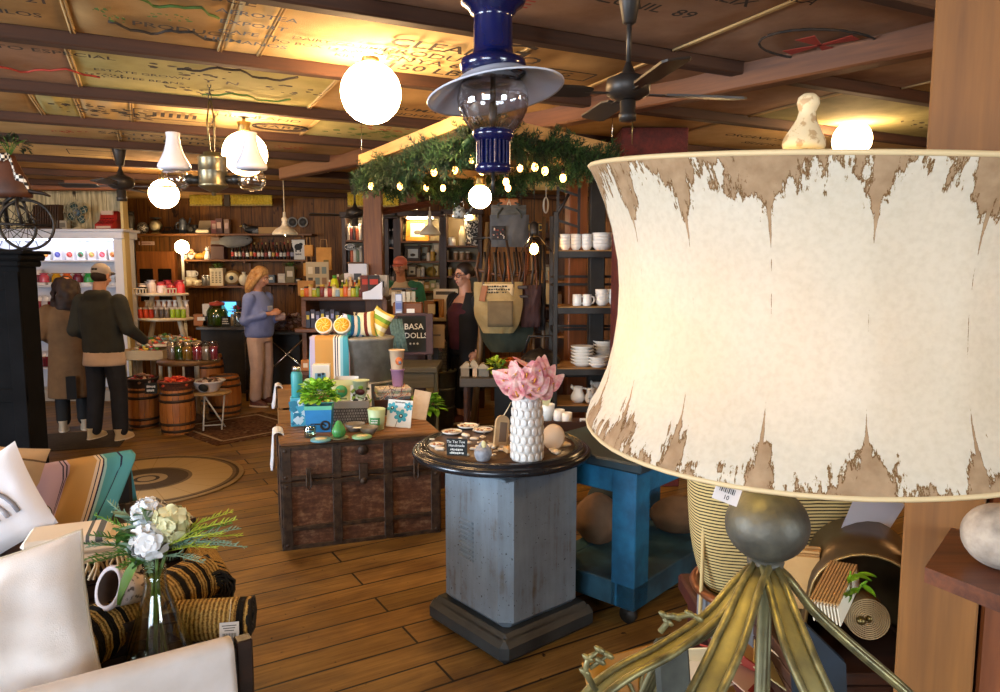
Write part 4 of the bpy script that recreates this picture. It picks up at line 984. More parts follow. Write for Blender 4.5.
for s in (-1,1):
    for z in (.03,LID-.015,LID+.015,TH-.04): m.box((s*(TW/2-.003),0,z),(.012,TD,.03),.002)
    m.box((s*(TW/2-.003),y+.03,TH/2),(.012,.06,TH-.03),.002); m.box((s*(TW/2-.003),-y-.03,TH/2),(.012,.06,TH-.03),.002)
m.build('iron_strap',TIRON,t)
m = MB()
for x in (-TW/2+.03,TW/2-.03):
    for z in (.03,LID-.03,LID+.03,TH-.05): m.ball((x,y-.006,z),(.012,.006,.012),8,6)
for x in (-.16,.155):
    for k in range(9): m.ball((x+.02,y-.008,.03+k*.07),(.004,.004,.004),6,4).ball((x-.02,y-.008,.03+k*.07),(.004,.004,.004),6,4)
m.build('stud',TIRON,t)
MB().box((0,y-.012,LID+.03),(.055,.014,.10),.003).at((0,y-.02,TH-.075),rx=PI/2).lathe([(.0,.008),(.03,.006),(.034,-.004),(0,-.004)],18).at((0,y-.022,LID-.03),rx=PI/2).lathe([(.0,.008),(.02,.006),(.022,0)],14).build('lock_hasp',TIRON,t)
for x in (-.33,.33):
    MB().box((x,y-.011,LID+.035),(.03,.014,.09),.003).at().tube([(x-.012,y-.024,LID+.05),(x-.014,y-.028,LID-.03),(x,y-.028,LID-.055),(x+.014,y-.028,LID-.03),(x+.012,y-.024,LID+.05)],.005,6).build('draw_latch',TIRON,t)
# ---- goods on the trunk
def tr(px,py,z=TH): return on(px,py,z)
def carton(name,base,w,d,h,m,label,cat='box',rz=0,front=None,rx=0,ry=0):
    t = thing(name,label,cat,base,rot=(rx,ry,rz)); MB().box((0,0,h/2),(w,d,h),.002).build('carton',m,t)
    if front: front(t,w,d,h)
    return t
def dots(cols,n,seed,sz=.25):
    def f(t,w,d,h):
        r = random.Random(seed); m = MB()
        for k in range(n): m.at((r.uniform(-.4,.4)*w,-d/2-.0006-.00003*k,r.uniform(.1,.9)*h),ry=r.uniform(0,3)).box((0,0,0),(r.uniform(.3,1)*sz*w,.0008,r.uniform(.1,.5)*sz*h),0,k % len(cols))
        m.build('print',[mat(c,.6) for c in cols],t)
    return f
TURQ = mat('#3fa0b4',.45,col2='#2f8ba3',vs=5); TEAL = mat('#3f9fa5',.4)
b0 = tr(299,425); carton('tea_towel_pack',b0,.10,.09,.19,mat('#4fb2cf',.6),'turquoise printed pack standing at the left end of the trunk','pack',.25,dots(['#d8eef4','#2a7f9f'],16,3,.5))
t = thing('steel_bottle','tall teal insulated bottle with steel cap on turquoise pack','bottle',b0+V((-.006,0,.19)))
MB().lathe([(.033,0),(.037,.006),(.037,.15),(.031,.168),(.028,.172)],22).build('flask',TEAL,t); MB().lathe([(.029,.171),(.029,.2),(.026,.204)],18).build('cap',CHROME,t)
b1 = tr(314,424)+V((.03,.12,0)); carton('riser_box',b1,.16,.12,.19,KRAFT,'brown carton hidden behind the bright green plant','box',.2)
def bottlepic(t,w,d,h):
    MB().box((-.004,-d/2-.0006,h*.42),(w*.62,.001,h*.6),0,0).box((-.012,-d/2-.0012,h*.38),(w*.2,.001,h*.46),0,1).box((.014,-d/2-.0012,h*.40),(w*.17,.001,h*.5),0,1).box((-.012,-d/2-.0013,h*.66),(w*.2,.001,h*.1),0,2).box((.014,-d/2-.0013,h*.69),(w*.17,.001,h*.08),0,2).build('print',[mat('#7fb3d8',.5),mat('#3c7fae',.5),mat('#1b2c3c',.5)],t)
carton('bottle_gift_box',b1+V((0,0,.19)),.115,.085,.20,WHITE,'white gift box picturing two blue bottles','box',.15,bottlepic)
o = MB().ball((0,0,.05),(.05,.045,.055)).build('green_gourd',mat('#8fb486',.4),loc=b1+V((-.085,0,.19))); tag(o,'pale green rounded ornament between teal bottle and gift box','ornament')
# tractor planter
c = tr(318,432)+V((0,.05,0)); t = thing('printed_planter','blue square planter printed with a black tractor','planter',c,.12)
MB().prism([(-.075,-.06),(.075,-.06),(.075,.06),(-.075,.06)],0,.165,0,[(-.085,-.07),(.085,-.07),(.085,.07),(-.085,.07)]).build('pot',mat('#2f8fd0',.5,col2='#2577b4',vs=5),t)
MB().box((0,-.069,.158),(.172,.004,.026),.001).box((0,.069,.158),(.172,.004,.026),.001).box((-.084,0,.158),(.004,.14,.026)).box((.084,0,.158),(.004,.14,.026)).build('collar',mat('#6cc6a6',.5),t)
m = MB().at((0,-.0655,0),rx=R(-3.4))
for x,z,r in ((.042,.045,.026),(-.04,.035,.017)):
    m.tube([(x+r*math.cos(a*PI/9),0,z+r*math.sin(a*PI/9)) for a in range(18)],r*.3,5,closed=True); m.ball((x,0,z),(r*.3,.003,r*.3),8,5)
m.box((-.005,0,.062),(.09,.003,.028)).box((.035,0,.095),(.05,.003,.008)).box((.055,0,.08),(.006,.003,.035)).box((.012,0,.08),(.006,.003,.035)).box((-.035,0,.092),(.006,.003,.03))
m.text('TRACTOR',.02,(0,-.003,.128)).build('tractor_print',INK,t)
def bushy(loc,rx_,rz_,n,seed,L,w,label,cols,name='leafy_plant',cat='plant',rim=0):
    r = random.Random(seed); m = MB()
    for k in range(n):
        a = r.uniform(0,2*PI); e = r.uniform(-.3,1.3); d = V((math.cos(a)*math.cos(e),math.sin(a)*math.cos(e),math.sin(e)))
        b = V((d.x*rx_,d.y*rx_,max(-.01,d.z*rz_))) * r.uniform(.55,1)
        leaf(m,b,d+V((r.uniform(-.6,.6),r.uniform(-.6,.6),r.uniform(-.2,.3))),L*r.uniform(.7,1.2),w,mi=k % len(cols),bend=.35)
    for k in range(14):
        a = r.uniform(0,2*PI); m.tube([(0,0,-.06),(math.cos(a)*rx_*.4,math.sin(a)*rx_*.4,rz_*.4),(math.cos(a)*rx_*.8,math.sin(a)*rx_*.8,rz_*.7)],.0025,4,len(cols))
    o = m.build(name,[mat(c_,.5) for c_ in cols]+[STEM],loc=loc); tag(o,label,cat); return o
bushy(c+V((.0,0,.215)),.12,.11,240,3,.042,.023,'bright green leafy plant growing in the tractor planter',['#86c22c','#a2d940','#b8e85a','#68a424'])
c = tr(310,437); t = thing('glass_jar','squat clear green glass jar in front of the tractor planter','jar',c)
MB().lathe([(.032,0),(.036,.006),(.036,.055),(.03,.064),(.032,.072)],20).build('jar',glass('#cfe6d2',.18),t)
# pear candle on saucer, coasters, bowls
c = tr(339,439); t = thing('saucer','small round saucer under the green pear','saucer',c); MB().lathe([(.035,0),(.055,.008),(.058,.013),(.05,.01),(0,.006)],24).build('dish',mat('#8f9a72',.4),t)
t = thing('ceramic_pear','glossy green ceramic pear standing on the trunk','ornament',c+V((0,0,.011)))
MB().lathe([(.015,0),(.034,.008),(.043,.03),(.041,.05),(.03,.07),(.021,.088),(.014,.1),(.003,.105)],24).build('fruit',mat('#4f9d57',.25,col2='#3d8746',vs=6),t); MB().tube([(0,0,.104),(.003,0,.115),(.008,0,.122)],.003,5).build('stalk',WOODDK,t)
for x,y,cc,lb in ((321,441,'#5f9aa8','round blue coaster at the front edge of the trunk'),(362,438,'#7fae86','round green-rimmed coaster in front of the grey bowls')):
    t = thing('coaster',lb,'coaster',tr(x,y)); MB().lathe([(.055,0),(.062,.004),(.062,.012),(.056,.016),(0,.016)],28).build('stone',mat(cc,.5),t); MB().lathe([(.036,.016),(.036,.0175),(0,.0175)],20).build('decal',mat('#cdbf93',.6),t)
def bowl(base,r,h,m,label,name='bowl',cat='bowl',group=None,seg=24):
    o = MB().lathe([(r*.45,0),(r*.5,h*.06),(r*.85,h*.55),(r,h),(r*.95,h),(r*.8,h*.55),(r*.4,h*.14),(0,h*.12)],seg).build(name,m,loc=base); tag(o,label,cat,group); return o
GREYB = mat('#86807a',.4,col2='#6d675f',vs=9)
bowl(tr(355,431),.066,.05,GREYB,'grey stoneware bowl with white card beside the grey basket'); bowl(tr(369,434),.06,.048,mat('#6f6a62',.4,col2='#8d877e',vs=9),'front grey stoneware bowl beside the green tumbler')
slab('white_card',357,428,.05,.03,.004,WHITE,'tiny white card lying in the grey bowl','card',z=TH+.048)
# basket with packets
c = tr(349,423)+V((0,.04,0)); t = thing('woven_basket','low grey woven basket holding pouches on the trunk','basket',c,.15)
def basket_mat(c1,c2,sx=60,sz=50):
    m,nt = newmat('basket weave'); vec = coords(nt); b = nd(nt,'TexBrick'); tcb = nd(nt,'SeparateXYZ'); lk(nt,vec,tcb.inputs[0]); cb = nd(nt,'CombineXYZ')
    lk(nt,mth(nt,'ADD',tcb.outputs[0],tcb.outputs[1]),cb.inputs[0]); lk(nt,tcb.outputs[2],cb.inputs[1]); lk(nt,cb.outputs[0],b.inputs['Vector'])
    b.inputs['Scale'].default_value = 1; b.inputs['Brick Width'].default_value = 1/sx; b.inputs['Row Height'].default_value = 1/sz; b.inputs['Mortar Size'].default_value = .0022
    b.inputs['Color1'].default_value = lin(c1); b.inputs['Color2'].default_value = lin(c2); b.inputs['Mortar'].default_value = lin('#241f1b')
    bsdf(nt,b.outputs[0],.75,0,mth(nt,'MULTIPLY',b.outputs['Fac'],-1),.004,.8); return m
MB().prism([(-.12,-.06),(.12,-.06),(.12,.06),(-.12,.06)],0,.105,0,[(-.13,-.068),(.13,-.068),(.13,.068),(-.13,.068)]).build('basket_body',basket_mat('#8d8983','#6f6b66'),t)
def pouch(base,w,h,d,m,label,rz=0,rx=0,front=None,name='pouch',cat='pouch'):
    t = thing(name,label,cat,base,rot=(rx,0,rz)); b = MB()
    def fn(s): return lambda u,v: ((u-.5)*w,s*d/2*(1-abs(2*u-1)**3)*(1-v**1.5)*1.0,v*h)
    b.grid(fn(-1),10,10); b.grid(fn(1),10,10); b.build('packet',m,t)
    if front: front(t,w,d,h)
    return t
def roundel(c1,c2):
    def f(t,w,d,h): MB().at((0,-d/2*.62-.006,h*.58),rx=PI/2).lathe([(0,0),(w*.28,0),(w*.28,.002),(0,.002)],20).at((0,-d/2*.62-.008,h*.58),rx=PI/2).box((0,0,0),(w*.3,w*.12,.001),0,1).box((0,-.05,.0),(w*.5,.012,.001),0,1).build('logo',[mat(c1,.5),mat(c2,.5)],t)
    return f
zb = TH+.106
pouch(V((c.x-.055,c.y,zb)),.15,.18,.06,mat('#cfd29a',.4),'pale yellow pouch with green round logo in the basket',.1,R(-6),roundel('#3fa06a','#6f7a3a'))
pouch(V((c.x+.08,c.y-.01,zb)),.14,.15,.05,mat('#e4e2dc',.4),'white pouch with black leaf print in the basket',.25,R(-10),dots(['#23241f','#2d3a1c','#7ea03a'],22,9,.35))
pouch(V((c.x-.03,c.y+.05,zb)),.16,.2,.04,mat('#c8c5bd',.25),'clear cellophane sleeve behind the yellow pouch',.0,R(-4))
t = thing('ceramic_tumbler','pale green tumbler with round green label on the trunk','tumbler',tr(374,431)+V((.01,.05,0)))
MB().lathe([(.042,0),(.046,.004),(.058,.135),(.055,.137),(.045,.02),(0,.014)],28).build('cup',mat('#b9cfa2',.35),t)
MB().lathe([(.0508,.035),(.0545,.085)],16,a0=-PI/2-.75,a1=-PI/2+.55).build('label',mat('#3f8a4a',.5),t); MB().rows(-.004,-.0565,.062,.05,.03,2).build('lettering',WHITE,t)
# flower cards and napkin stack
t = thing('floral_card_pack','pack of white cards with big turquoise flowers leaning on the trunk','cards',tr(394,429)+V((.02,.05,0)),rot=(R(-14),R(4),R(-4)))
b = MB().box((0,0,.09),(.165,.012,.18),.001)
for x,z,r in ((.012,.075,.042),(-.05,.125,.035),(.055,.14,.028)):
    for k in range(6): a = k*PI/3+.3; b.at((x+r*.62*math.cos(a),-.007,z+r*.62*math.sin(a)),ry=-a).ball((0,0,0),(r*.48,.0016,r*.34),10,5,1).at()
    b.ball((x,-.0075,z),(r*.34,.003,r*.34),10,5,2); b.ball((x,-.009,z),(r*.16,.003,r*.16),8,5,0)
b.tube([(-.02,-.007,.0),(-.01,-.007,.04)],.002,4,2).rows(0,-.0072,.163,.07,.016,1,2).build('card',[mat('#dfe6e6',.6),mat('#3aa3bd',.6),mat('#16323d',.6)],t)
t = thing('cream_card_pack','cream printed pack leaning behind the turquoise flower cards','cards',tr(411,423)+V((.03,.12,0)),rot=(R(-14),R(8),R(-14)))
MB().box((0,0,.1),(.12,.012,.2),.001).build('card',mat('#d8c5a8',.6,col2='#c7ae8c',vs=12),t)
nb = tr(388,419)+V((0,.22,0))
carton('riser_crate',nb,.26,.17,.11,WOODDK,'dark low crate carrying the napkin packs','crate',.2)
for k,(cc,lb) in enumerate((('#5a6f7c','lowest napkin pack, slate blue, on the dark low crate'),('#e0d8c8','second napkin pack up, white, on the dark low crate'),('#9ab39a','third napkin pack up, sage green, on the dark low crate'),('#d6cfc2','uppermost napkin pack with orange flowers on the dark low crate'))):
    carton('napkin_pack',nb+V((.004*(k % 2),0,.11+k*.02)),.24,.15,.019,mat(cc,.6),lb,'napkins',.2+.04*k,dots(['#c96a3a','#7a2f3a','#e8d9b8','#44607a'],12,k+20,.5))
def popcup(base,r,h,m,label,lid=True,logo=None,name='paper_tub'):
    t = thing(name,label,'tub',base); MB().lathe([(r*.72,0),(r*.74,.003),(r*.96,h*.96),(r*1.06,h*.965),(r*1.06,h),(r*.98,h),(r*.9,h*.97),(0,h*.965)],26).build('tub',m,t)
    if logo:
        for (c_,dx,z,s1,s2) in logo: MB().at((dx,-r*(.74+.22*z)-.001,h*z),rx=PI/2+.1).lathe([(0,0),(s1,0),(s1,.004),(0,.004)],18,el=s2).build('logo',mat(c_,.5),t)
    return t
st = tr(352,425)+V((-.02,.12,0)); carton('display_box',st,.24,.14,.15,mat('#8b8378',.4),'grey display box under the apple tub','box',.1)
popcup(st+V((.06,0,.15)),.056,.135,mat('#c5d6b0',.45),'pale green tub with apple logo on the grey display box',logo=[('#4a1a1a',.006,.45,.03,.75),('#6f9a2a',.01,.68,.017,.8)])
q = nb+V((.035,.03,.19)); popcup(q,.05,.125,mat('#a887b8',.5),'lilac tub carrying a cream tub on the napkin packs'); popcup(q+V((-.003,0,.126)),.056,.14,mat('#dcc2a2',.5),'cream tub with orange logo stacked on lilac tub',logo=[('#c4682c',.022,.45,.026,1.1),('#6a7a8a',.03,.38,.012,1)])
# cloth hanging over the left end of the trunk and draped stool beside it
def hang_cloth(name,loc,w,h,d,m,label,rz=0,waves=3,amp=.012,cat='towel',th=.004,back=None):
    b = MB(); back = h*.8 if back is None else back; tot = h+d+back
    def fn(u,v):
        s = v*tot; x = (u-.5)*w*(1+.06*math.sin(v*5)); k = math.sin(u*waves*2*PI+v*2)*amp
        if s < h: f = 1-s/h; return (x,-d/2+k*f-.01*f,-(h-s))
        if s < h+d: q = (s-h)/d; return (x,-d/2+d*q,.012*math.sin(PI*q))
        f = (s-h-d)/max(back,.01); return (x,d/2+k*f+.008*f,-(s-h-d))
    b.grid(fn,24,30,th=th); o = b.build(name,m,loc=loc,rz=rz); tag(o,label,cat); return o
q = tl+uy*.3; hang_cloth('tea_towel',V((q.x+.0,q.y,TH+.012)),.2,.23,.06,mat('#d8d8d8',.9),'white cloth hanging over the left end of the trunk',rz=TA-PI/2,back=.03)
q = P(288,388,5.5); crate((q.x,5.6,0),.22,.26,q.z,wood('#7a5228','#a87a44',6,0),'tan wooden stand behind the left end of the trunk',R(19),5)
hang_cloth('hand_towel',V((q.x-.10,5.58,q.z+.008)),.16,.17,.05,mat('#d4d3d6',.9),'crumpled white cloth hanging off the tan wooden stand',rz=R(19)-PI/2,back=.05,amp=.02)
# ================================================================ SETTEE WITH PILLOW, VASE AND JUTE ROLLS (lower left)
DKW = wood('#150d09','#33211a',5,0,.4); LINEN = mat('#d9d4d2',.9,col2='#cbc3bd',vs=6,bump=.25,bs=420,spec=.2)
RR_ = PZ(253,650,.60); RL = PZ(60,704,.60); ra = math.atan2(RR_.y-RL.y,RR_.x-RL.x); ru = V((math.cos(ra),math.sin(ra),0)); rv = V((-math.sin(ra),math.cos(ra),0))
RR0 = V((RR_.x,RR_.y,0)); SW,SD,SEATZ = 1.35,1.05,.44
sc_ = RR0-ru*SW/2+rv*SD/2
t = thing('settee','dark wooden settee covered in cushions and rugs at the lower left','settee',sc_,ra)
MB().box((0,0,SEATZ-.03),(SW-.04,SD-.04,.06),.006).build('seat',DKW,t)
for sx in (-1,1):
    for sy in (-1,1):
        h = .635 if sy < 0 else .43
        MB().box((sx*(SW/2-.022),sy*(SD/2-.022),h/2),(.045,.045,h),.004).build('leg',DKW,t)
MB().box((0,-SD/2+.022,.595),(SW-.06,.03,.05),.004).box((0,-SD/2+.022,.36),(SW-.06,.03,.06),.004).build('back_rail',DKW,t)
def SP(px,py,z=SEATZ): return on(px,py,z)
# white cloth draped over the rail
m = MB(); Wc = .62
def fn(u,v):
    x = -u*Wc; s = v*.95; k = .012*math.sin(u*11+v*3)+.006*math.sin(u*27+1)
    if s < .55: f = 1-s/.55; return (x+.015*f,-.034-abs(k)*f-.02*f,.628-.55*f)
    if s < .63: a = (s-.55)/.08*PI; return (x,-.034*math.cos(a),.628+.012*math.sin(a))
    f = (s-.63)/.32; return (x,.034+abs(k)*.5*f,.628-.15*f)
m.grid(fn,34,40,th=.004)
q = RR0+rv*.022-ru*.055; o = m.build('white_cloth',LINEN,loc=q,rz=ra); tag(o,'white cotton cloth draped over the dark settee rail','cloth')
# big white pillow
PLW = mat('#e4dfdb',.85,col2='#d8d1cc',vs=4,bump=.3,bs=300,spec=.2)
c = P(-4,640,1.93)
t = thing('white_pillow','big plain white pillow with welted edge on the settee','pillow',c,rot=(R(-24),R(-13),R(14)))
b = MB(); b.pillow(.52,.47,.26,n=26,pin=.07,amp=.055,seed=2)
o = b.build('cushion',PLW,t)
pts = []
for k in range(64):
    e,q = divmod(k,16); w_ = q/8-1
    a_,b_ = ((w_,-1),(1,w_),(-w_,1),(-1,-w_))[e]
    pts.append((a_*.26*(1-.07*(1-b_*b_)*abs(a_)**3),0,b_*.235*(1-.07*(1-a_*a_)*abs(b_)**3)))
MB().tube(pts,.005,6,closed=True).build('piping',mat('#b9ab95',.8),t)
# glass vase with flowers
c = SP(160,664)
t = thing('glass_vase','clear cone-shaped glass vase with hydrangea standing on the settee','vase',c)
VGH = .325
MB().lathe([(.0,.004),(.104,.004),(.108,.012),(.104,.03),(.072,.14),(.040,.24),(.033,.28),(.034,VGH),(.031,VGH),(.030,.28),(.037,.24),(.068,.14),(.099,.03),(.096,.014),(0,.012)],36).build('glass',glass('#eef0e4',.06,.7),t)
ft = thing('flower_arrangement','white hydrangea with green sprigs standing in the glass vase','flowers',c+V((0,0,VGH)))
ft.scale = (1.22,1.22,1.22)
rr = random.Random(21); ST2 = mat('#5e7a35',.6)
m = MB()
for k in range(7): a = k*.9; m.tube([(rr.uniform(-.03,.03),rr.uniform(-.03,.03),-VGH*.82+.03),(.008*math.cos(a),.008*math.sin(a),-.03),(.04*math.cos(a),.04*math.sin(a),.06)],.0035,5)
m.build('stem',ST2,ft)
HYD = mat('#e6e8ea',.7); HYC = mat('#dfdcae',.7)
def floret(m,c,n,s,mi):
    n = V(n).normalized(); a0 = rr.uniform(0,1.5); u = n.orthogonal().normalized(); w = n.cross(u)
    for k in range(4):
        a = a0+k*PI/2; d = u*math.cos(a)+w*math.sin(a); e = n.cross(d)
        def fn(p,q): return V(c)+d*s*q*1.05+e*(p-.5)*s*1.25*math.sin(PI*min(1,q*.8+.12))**.7+n*(s*.22*q*q-abs(p-.5)*s*.25)
        m.grid(fn,3,3,mi)
for hx,hy,hz,r,mi,lb in ((.01,-.035,.085,.046,0,'bloom'),(.045,.0,.115,.048,1,'bloom'),(-.02,.02,.135,.036,0,'bloom')):
    m = MB()
    for k in range(34):
        d = V((rr.gauss(0,1),rr.gauss(0,1)-.5,rr.gauss(0,1)+.3)).normalized(); floret(m,V((hx,hy,hz))+d*r*rr.uniform(.75,1),d,.022,mi)
    m.ball((hx,hy,hz),r*.7,10,7,mi); m.build(lb,[HYD,HYC],ft)
GRS = [mat(c_,.6) for c_ in ('#3f6b24','#5d8a2e','#7f9f86','#a7b83a')]
m = MB()
def frond(base,d,L,mi,n=16,w=.03):
    d = V(d).normalized(); s = d.cross(V((0,0,1))).normalized(); up2 = s.cross(d)
    m.tube([base,V(base)+d*L*.5+up2*.01,V(base)+d*L],[.002,.0018,.001],4,mi)
    for k in range(n):
        f = .15+.85*k/n; q = V(base)+d*L*f+up2*.01*math.sin(f*PI)
        for sg in (-1,1):
            a = rr.uniform(.5,1); dd = (s*sg*a+d*.8+up2*rr.uniform(-.5,.7)).normalized(); l = w*(1.1-.7*f)
            m.add([q-d*.003,q+d*.003,q+dd*l+d*.001,q+dd*l*.6+up2*.002],[(0,1,2),(0,2,3)],mi)
for b_,d_,L,mi in (((0,0,.03),(-.9,-.3,.3),.17,0),((0,0,.05),(-.9,-.1,.6),.17,1),((0,-.02,.04),(-.7,-.6,.1),.14,0),((-.02,0,.06),(-.8,.1,.9),.15,2),((.03,0,.06),(1,.0,.35),.20,3),((.03,0,.05),(1,-.2,.15),.19,2),((.03,.0,.04),(1,-.35,.2),.17,3),((.02,0,.05),(.9,.3,.25),.18,1),((0,-.02,.03),(-.3,-.9,.1),.10,1),((0,-.02,.03),(.4,-.9,.0),.10,2),((.03,-.02,.06),(1,-.25,.3),.19,3),((.03,0,.05),(1,.05,.25),.2,2),((.03,.02,.05),(1,.1,.1),.19,3),((.02,-.03,.04),(.95,-.4,.05),.16,2),((0,-.02,.05),(-.8,-.5,.5),.15,0),((0,0,.04),(-.9,-.3,.0),.16,1),((.04,0,.05),(1,-.1,.05),.21,2),((.03,.02,.06),(1,.15,.45),.18,3),((-.01,0,.05),(-.95,-.2,.1),.15,2)): frond(b_,d_,L,mi)
m.build('fern_sprig',GRS,ft)
m = MB()
for k in range(26): leaf(m,(rr.uniform(-.05,.02),rr.uniform(-.05,.02),.02+rr.uniform(0,.12)),(rr.uniform(-1,.3),rr.uniform(-1,.2),rr.uniform(-.2,.9)),.05,.018,mi=2 if k % 2 else 0)
leaf(m,(-.02,-.02,.03),(-.55,-.5,-.9),.12,.035,mi=1)
m.build('leaf',GRS,ft)
# jute rugs rolled and folded
def jute_mat():
    m,nt = newmat('braided jute'); vec = coords(nt); sp = nd(nt,'SeparateXYZ'); lk(nt,vec,sp.inputs[0])
    w = nd(nt,'TexWave'); w.inputs['Scale'].default_value = 22; w.inputs['Distortion'].default_value = 3; w.inputs['Detail'].default_value = 2; w.inputs['Detail Scale'].default_value = 9; lk(nt,vec,w.inputs['Vector'])
    n = noise(nt,vec,90,3); c = ramp(nt,mth(nt,'ADD',mth(nt,'MULTIPLY',w.outputs[1],.5),mth(nt,'MULTIPLY',n,.5)),[(.25,'#6d5026'),(.5,'#b98f4a'),(.8,'#d8b46a')])
    f = mth(nt,'FRACT',mth(nt,'MULTIPLY',sp.outputs[0],2.9)); bl = ramp(nt,f,[(0,'#000000'),(.38,'#ffffff'),(.45,'#000000'),(.53,'#ffffff'),(.60,'#000000'),(.68,'#ffffff'),(.73,'#000000')],'CONSTANT')
    c = mixc(nt,bl,c,'#1d1812'); bsdf(nt,c,.9,0,mth(nt,'ADD',w.outputs[1],n),.008,.9,.2); return m
JUTE = jute_mat()
def roll(c,L,r,rz,label,tagged=False,ry=0,fl=1.0):
    t = thing('jute_rug_roll',label,'rug',c,rot=(0,ry,rz)); m = MB(); P2 = []
    for k in range(60): a = k*.5; rad = r*(.25+.75*k/59); P2.append((rad*math.cos(a),rad*math.sin(a)*fl))
    for i in range(59):
        (y0,z0),(y1,z1) = P2[i],P2[i+1]; N_ = 8
        for j in range(N_): x0,x1 = (j/N_-.5)*L,((j+1)/N_-.5)*L; m.add([(x0,y0,z0),(x1,y0,z0),(x1,y1,z1),(x0,y1,z1)],[(0,1,2,3)],0,True)
    m.build('roll',JUTE,t)
    for s in (-1,1): MB().tube([(s*L/2,y,z) for y,z in P2[::2]],.006,5).build('bound_edge',mat('#1d1812',.9),t)
    if tagged:
        MB().tube([(L*.32,-r*.2,r*1.0),(L*.34,-r*.8,r*.75),(L*.34,-r*1.12,r*.3)],.0016,4).build('tag_string',CREAM,t)
        b = MB().box((0,0,0),(.062,.0015,.082),.0)
        for k in range(16): b.box((-.021+k*.0028,-.0012,-.012),(.0007+.0009*((k*7) % 3)/2,.0006,.034),0,1)
        for k in range(3): b.box((0,-.0012,.03-k*.008),(.046-.008*k,.0006,.0022),0,1)
        b.build('price_tag',[mat('#e3dfdb',.7),INK],t,(L*.34,-r*1.16,-.02),rot=(R(-8),0,R(3)))
    return t
c = SP(200,624,SEATZ+.06); roll(V((c.x,c.y,SEATZ+.078)),.34,.072,ra-.45,'rolled jute rug with white barcode tag at the settee end',True)
c = SP(142,630,SEATZ+.07); roll(V((c.x-.05,c.y+.05,SEATZ+.105)),.62,.10,ra+.62,'thick jute rug roll with black stripes behind the glass vase',fl=.95)
c = SP(196,578,SEATZ+.1); roll(V((c.x-.015,c.y+.12,SEATZ+.08)),.42,.075,ra+1.55,'striped jute rug roll running away beside the settee end')
# terracotta-white pot lying on its side
c = P(113,588,2.22); POTM = mat('#c9bab5',.6,col2='#5d524e',vs=38,lo=.55,hi=.62)
t = thing('patterned_pot','whitewashed clay pot lying on its side behind the white pillow','pot',c,rot=(R(68),0,R(-34))); t.scale = (.7,.7,.7)
MB().lathe([(.05,-.15),(.062,-.14),(.08,-.04),(.088,.0),(.095,.002),(.1,.012),(.098,.024),(.088,.028)],32,cap=False).build('pot',POTM,t)
MB().lathe([(.088,.028),(.078,.022),(.074,-.04),(.055,-.12),(0,-.125)],32,cap=False).build('inside',mat('#5a4c48',.8),t)
MB().lathe([(.0951,.003),(.1015,.012),(.099,.025),(.086,.029),(.078,.024)],32,cap=False).build('rim',mat('#bfb3b4',.5),t)
c2 = SP(110,628,SEATZ)
crate((c.x,c.y+.06,SEATZ),.30,.22,c.z-SEATZ-.10,DKW,'dark slatted crate under the whitewashed pot',ra)
# folded textiles stacked at the back of the settee
def folded(c,w,d,h,n,m,label,rz,name='folded_towel',cat='towel'):
    b = MB()
    for k in range(n):
        z = h*(k+.5)/n
        b.box((0,.004*(k % 2),z),(w-.006*(k % 2),d,h/n*.96),h/n*.42)
    o = b.build(name,m,loc=c,rz=rz); tag(o,label,cat); return o
TSTR = stripes([(0,'#e4dccf'),(.62,'#5f6468'),(.66,'#e4dccf'),(.72,'#5f6468'),(.80,'#e4dccf'),(.86,'#c2a98a'),(.88,'#e4dccf')],0,3.4,.4)
q = SP(100,565,.55); cr = V((q.x-.12,q.y+.12,0))
crate((cr.x,cr.y,SEATZ),.72,.42,.22,DKW,'dark crate at the back of the settee under folded towels',ra+.25,name='wooden_crate')
zt_ = SEATZ+.222
q = on(66,540,zt_+.07); folded(V((q.x,q.y+.02,zt_)),.27,.19,.10,3,TSTR,'folded white towel with grey stripes, the left one on the crate',R(22))
q = on(118,540,zt_+.05); folded(V((q.x,q.y+.03,zt_)),.26,.22,.07,2,stripes([(0,'#e0d3c2'),(.55,'#b9b2aa'),(.63,'#e0d3c2')],0,3.0,.3),'folded cream fringed throw, the right one on the crate',R(22),'folded_throw','throw')
m = MB(); rr = random.Random(3)
for k in range(26):
    x = rr.uniform(-.11,.11); y = rr.uniform(-.02,.02); m.tube([(x,y,0),(x+rr.uniform(-.02,.02),y-.03,-.03),(x+rr.uniform(-.02,.02),y-.04,-.075)],.005,5)
q = on(103,556,zt_); o = m.build('fringe_bundle',mat('#c7b393',.9),loc=(q.x+.04,q.y-.03,zt_+.03),rz=R(22)); tag(o,'knotted cream fringe hanging below the folded throw','fringe')
for px,py,lb,cc,dy in ((14,532,'round green label card with barcode leaning on the striped cushion','#7fa894',-.02),(34,524,'round white label card behind the green one','#dfdcda',.05)):
    q = on(px,545,zt_); t = thing('round_tag',lb,'label',(P(px,py,q.y-.02+dy).x,q.y-.02+dy,zt_+.09+dy*.3),rot=(R(-35),0,R(14)))
    MB().at(rx=PI/2).lathe([(0,-.002),(.062,-.002),(.062,.002),(0,.002)],30,el=.72).build('disc',mat(cc,.6),t)
    b = MB().box((0,-.0035,.006),(.06,.001,.042))
    for k in range(12): b.box((-.018+k*.0033,-.0045,.006),(.0012,.0006,.02),0,1)
    b.build('barcode_label',[mat('#e8e6e3',.6),INK],t)
    MB().tube([(.063*math.cos(a*PI/14),-.001,.0455*math.sin(a*PI/14)) for a in range(28)],.002,5,closed=True).build('edge',INK,t)
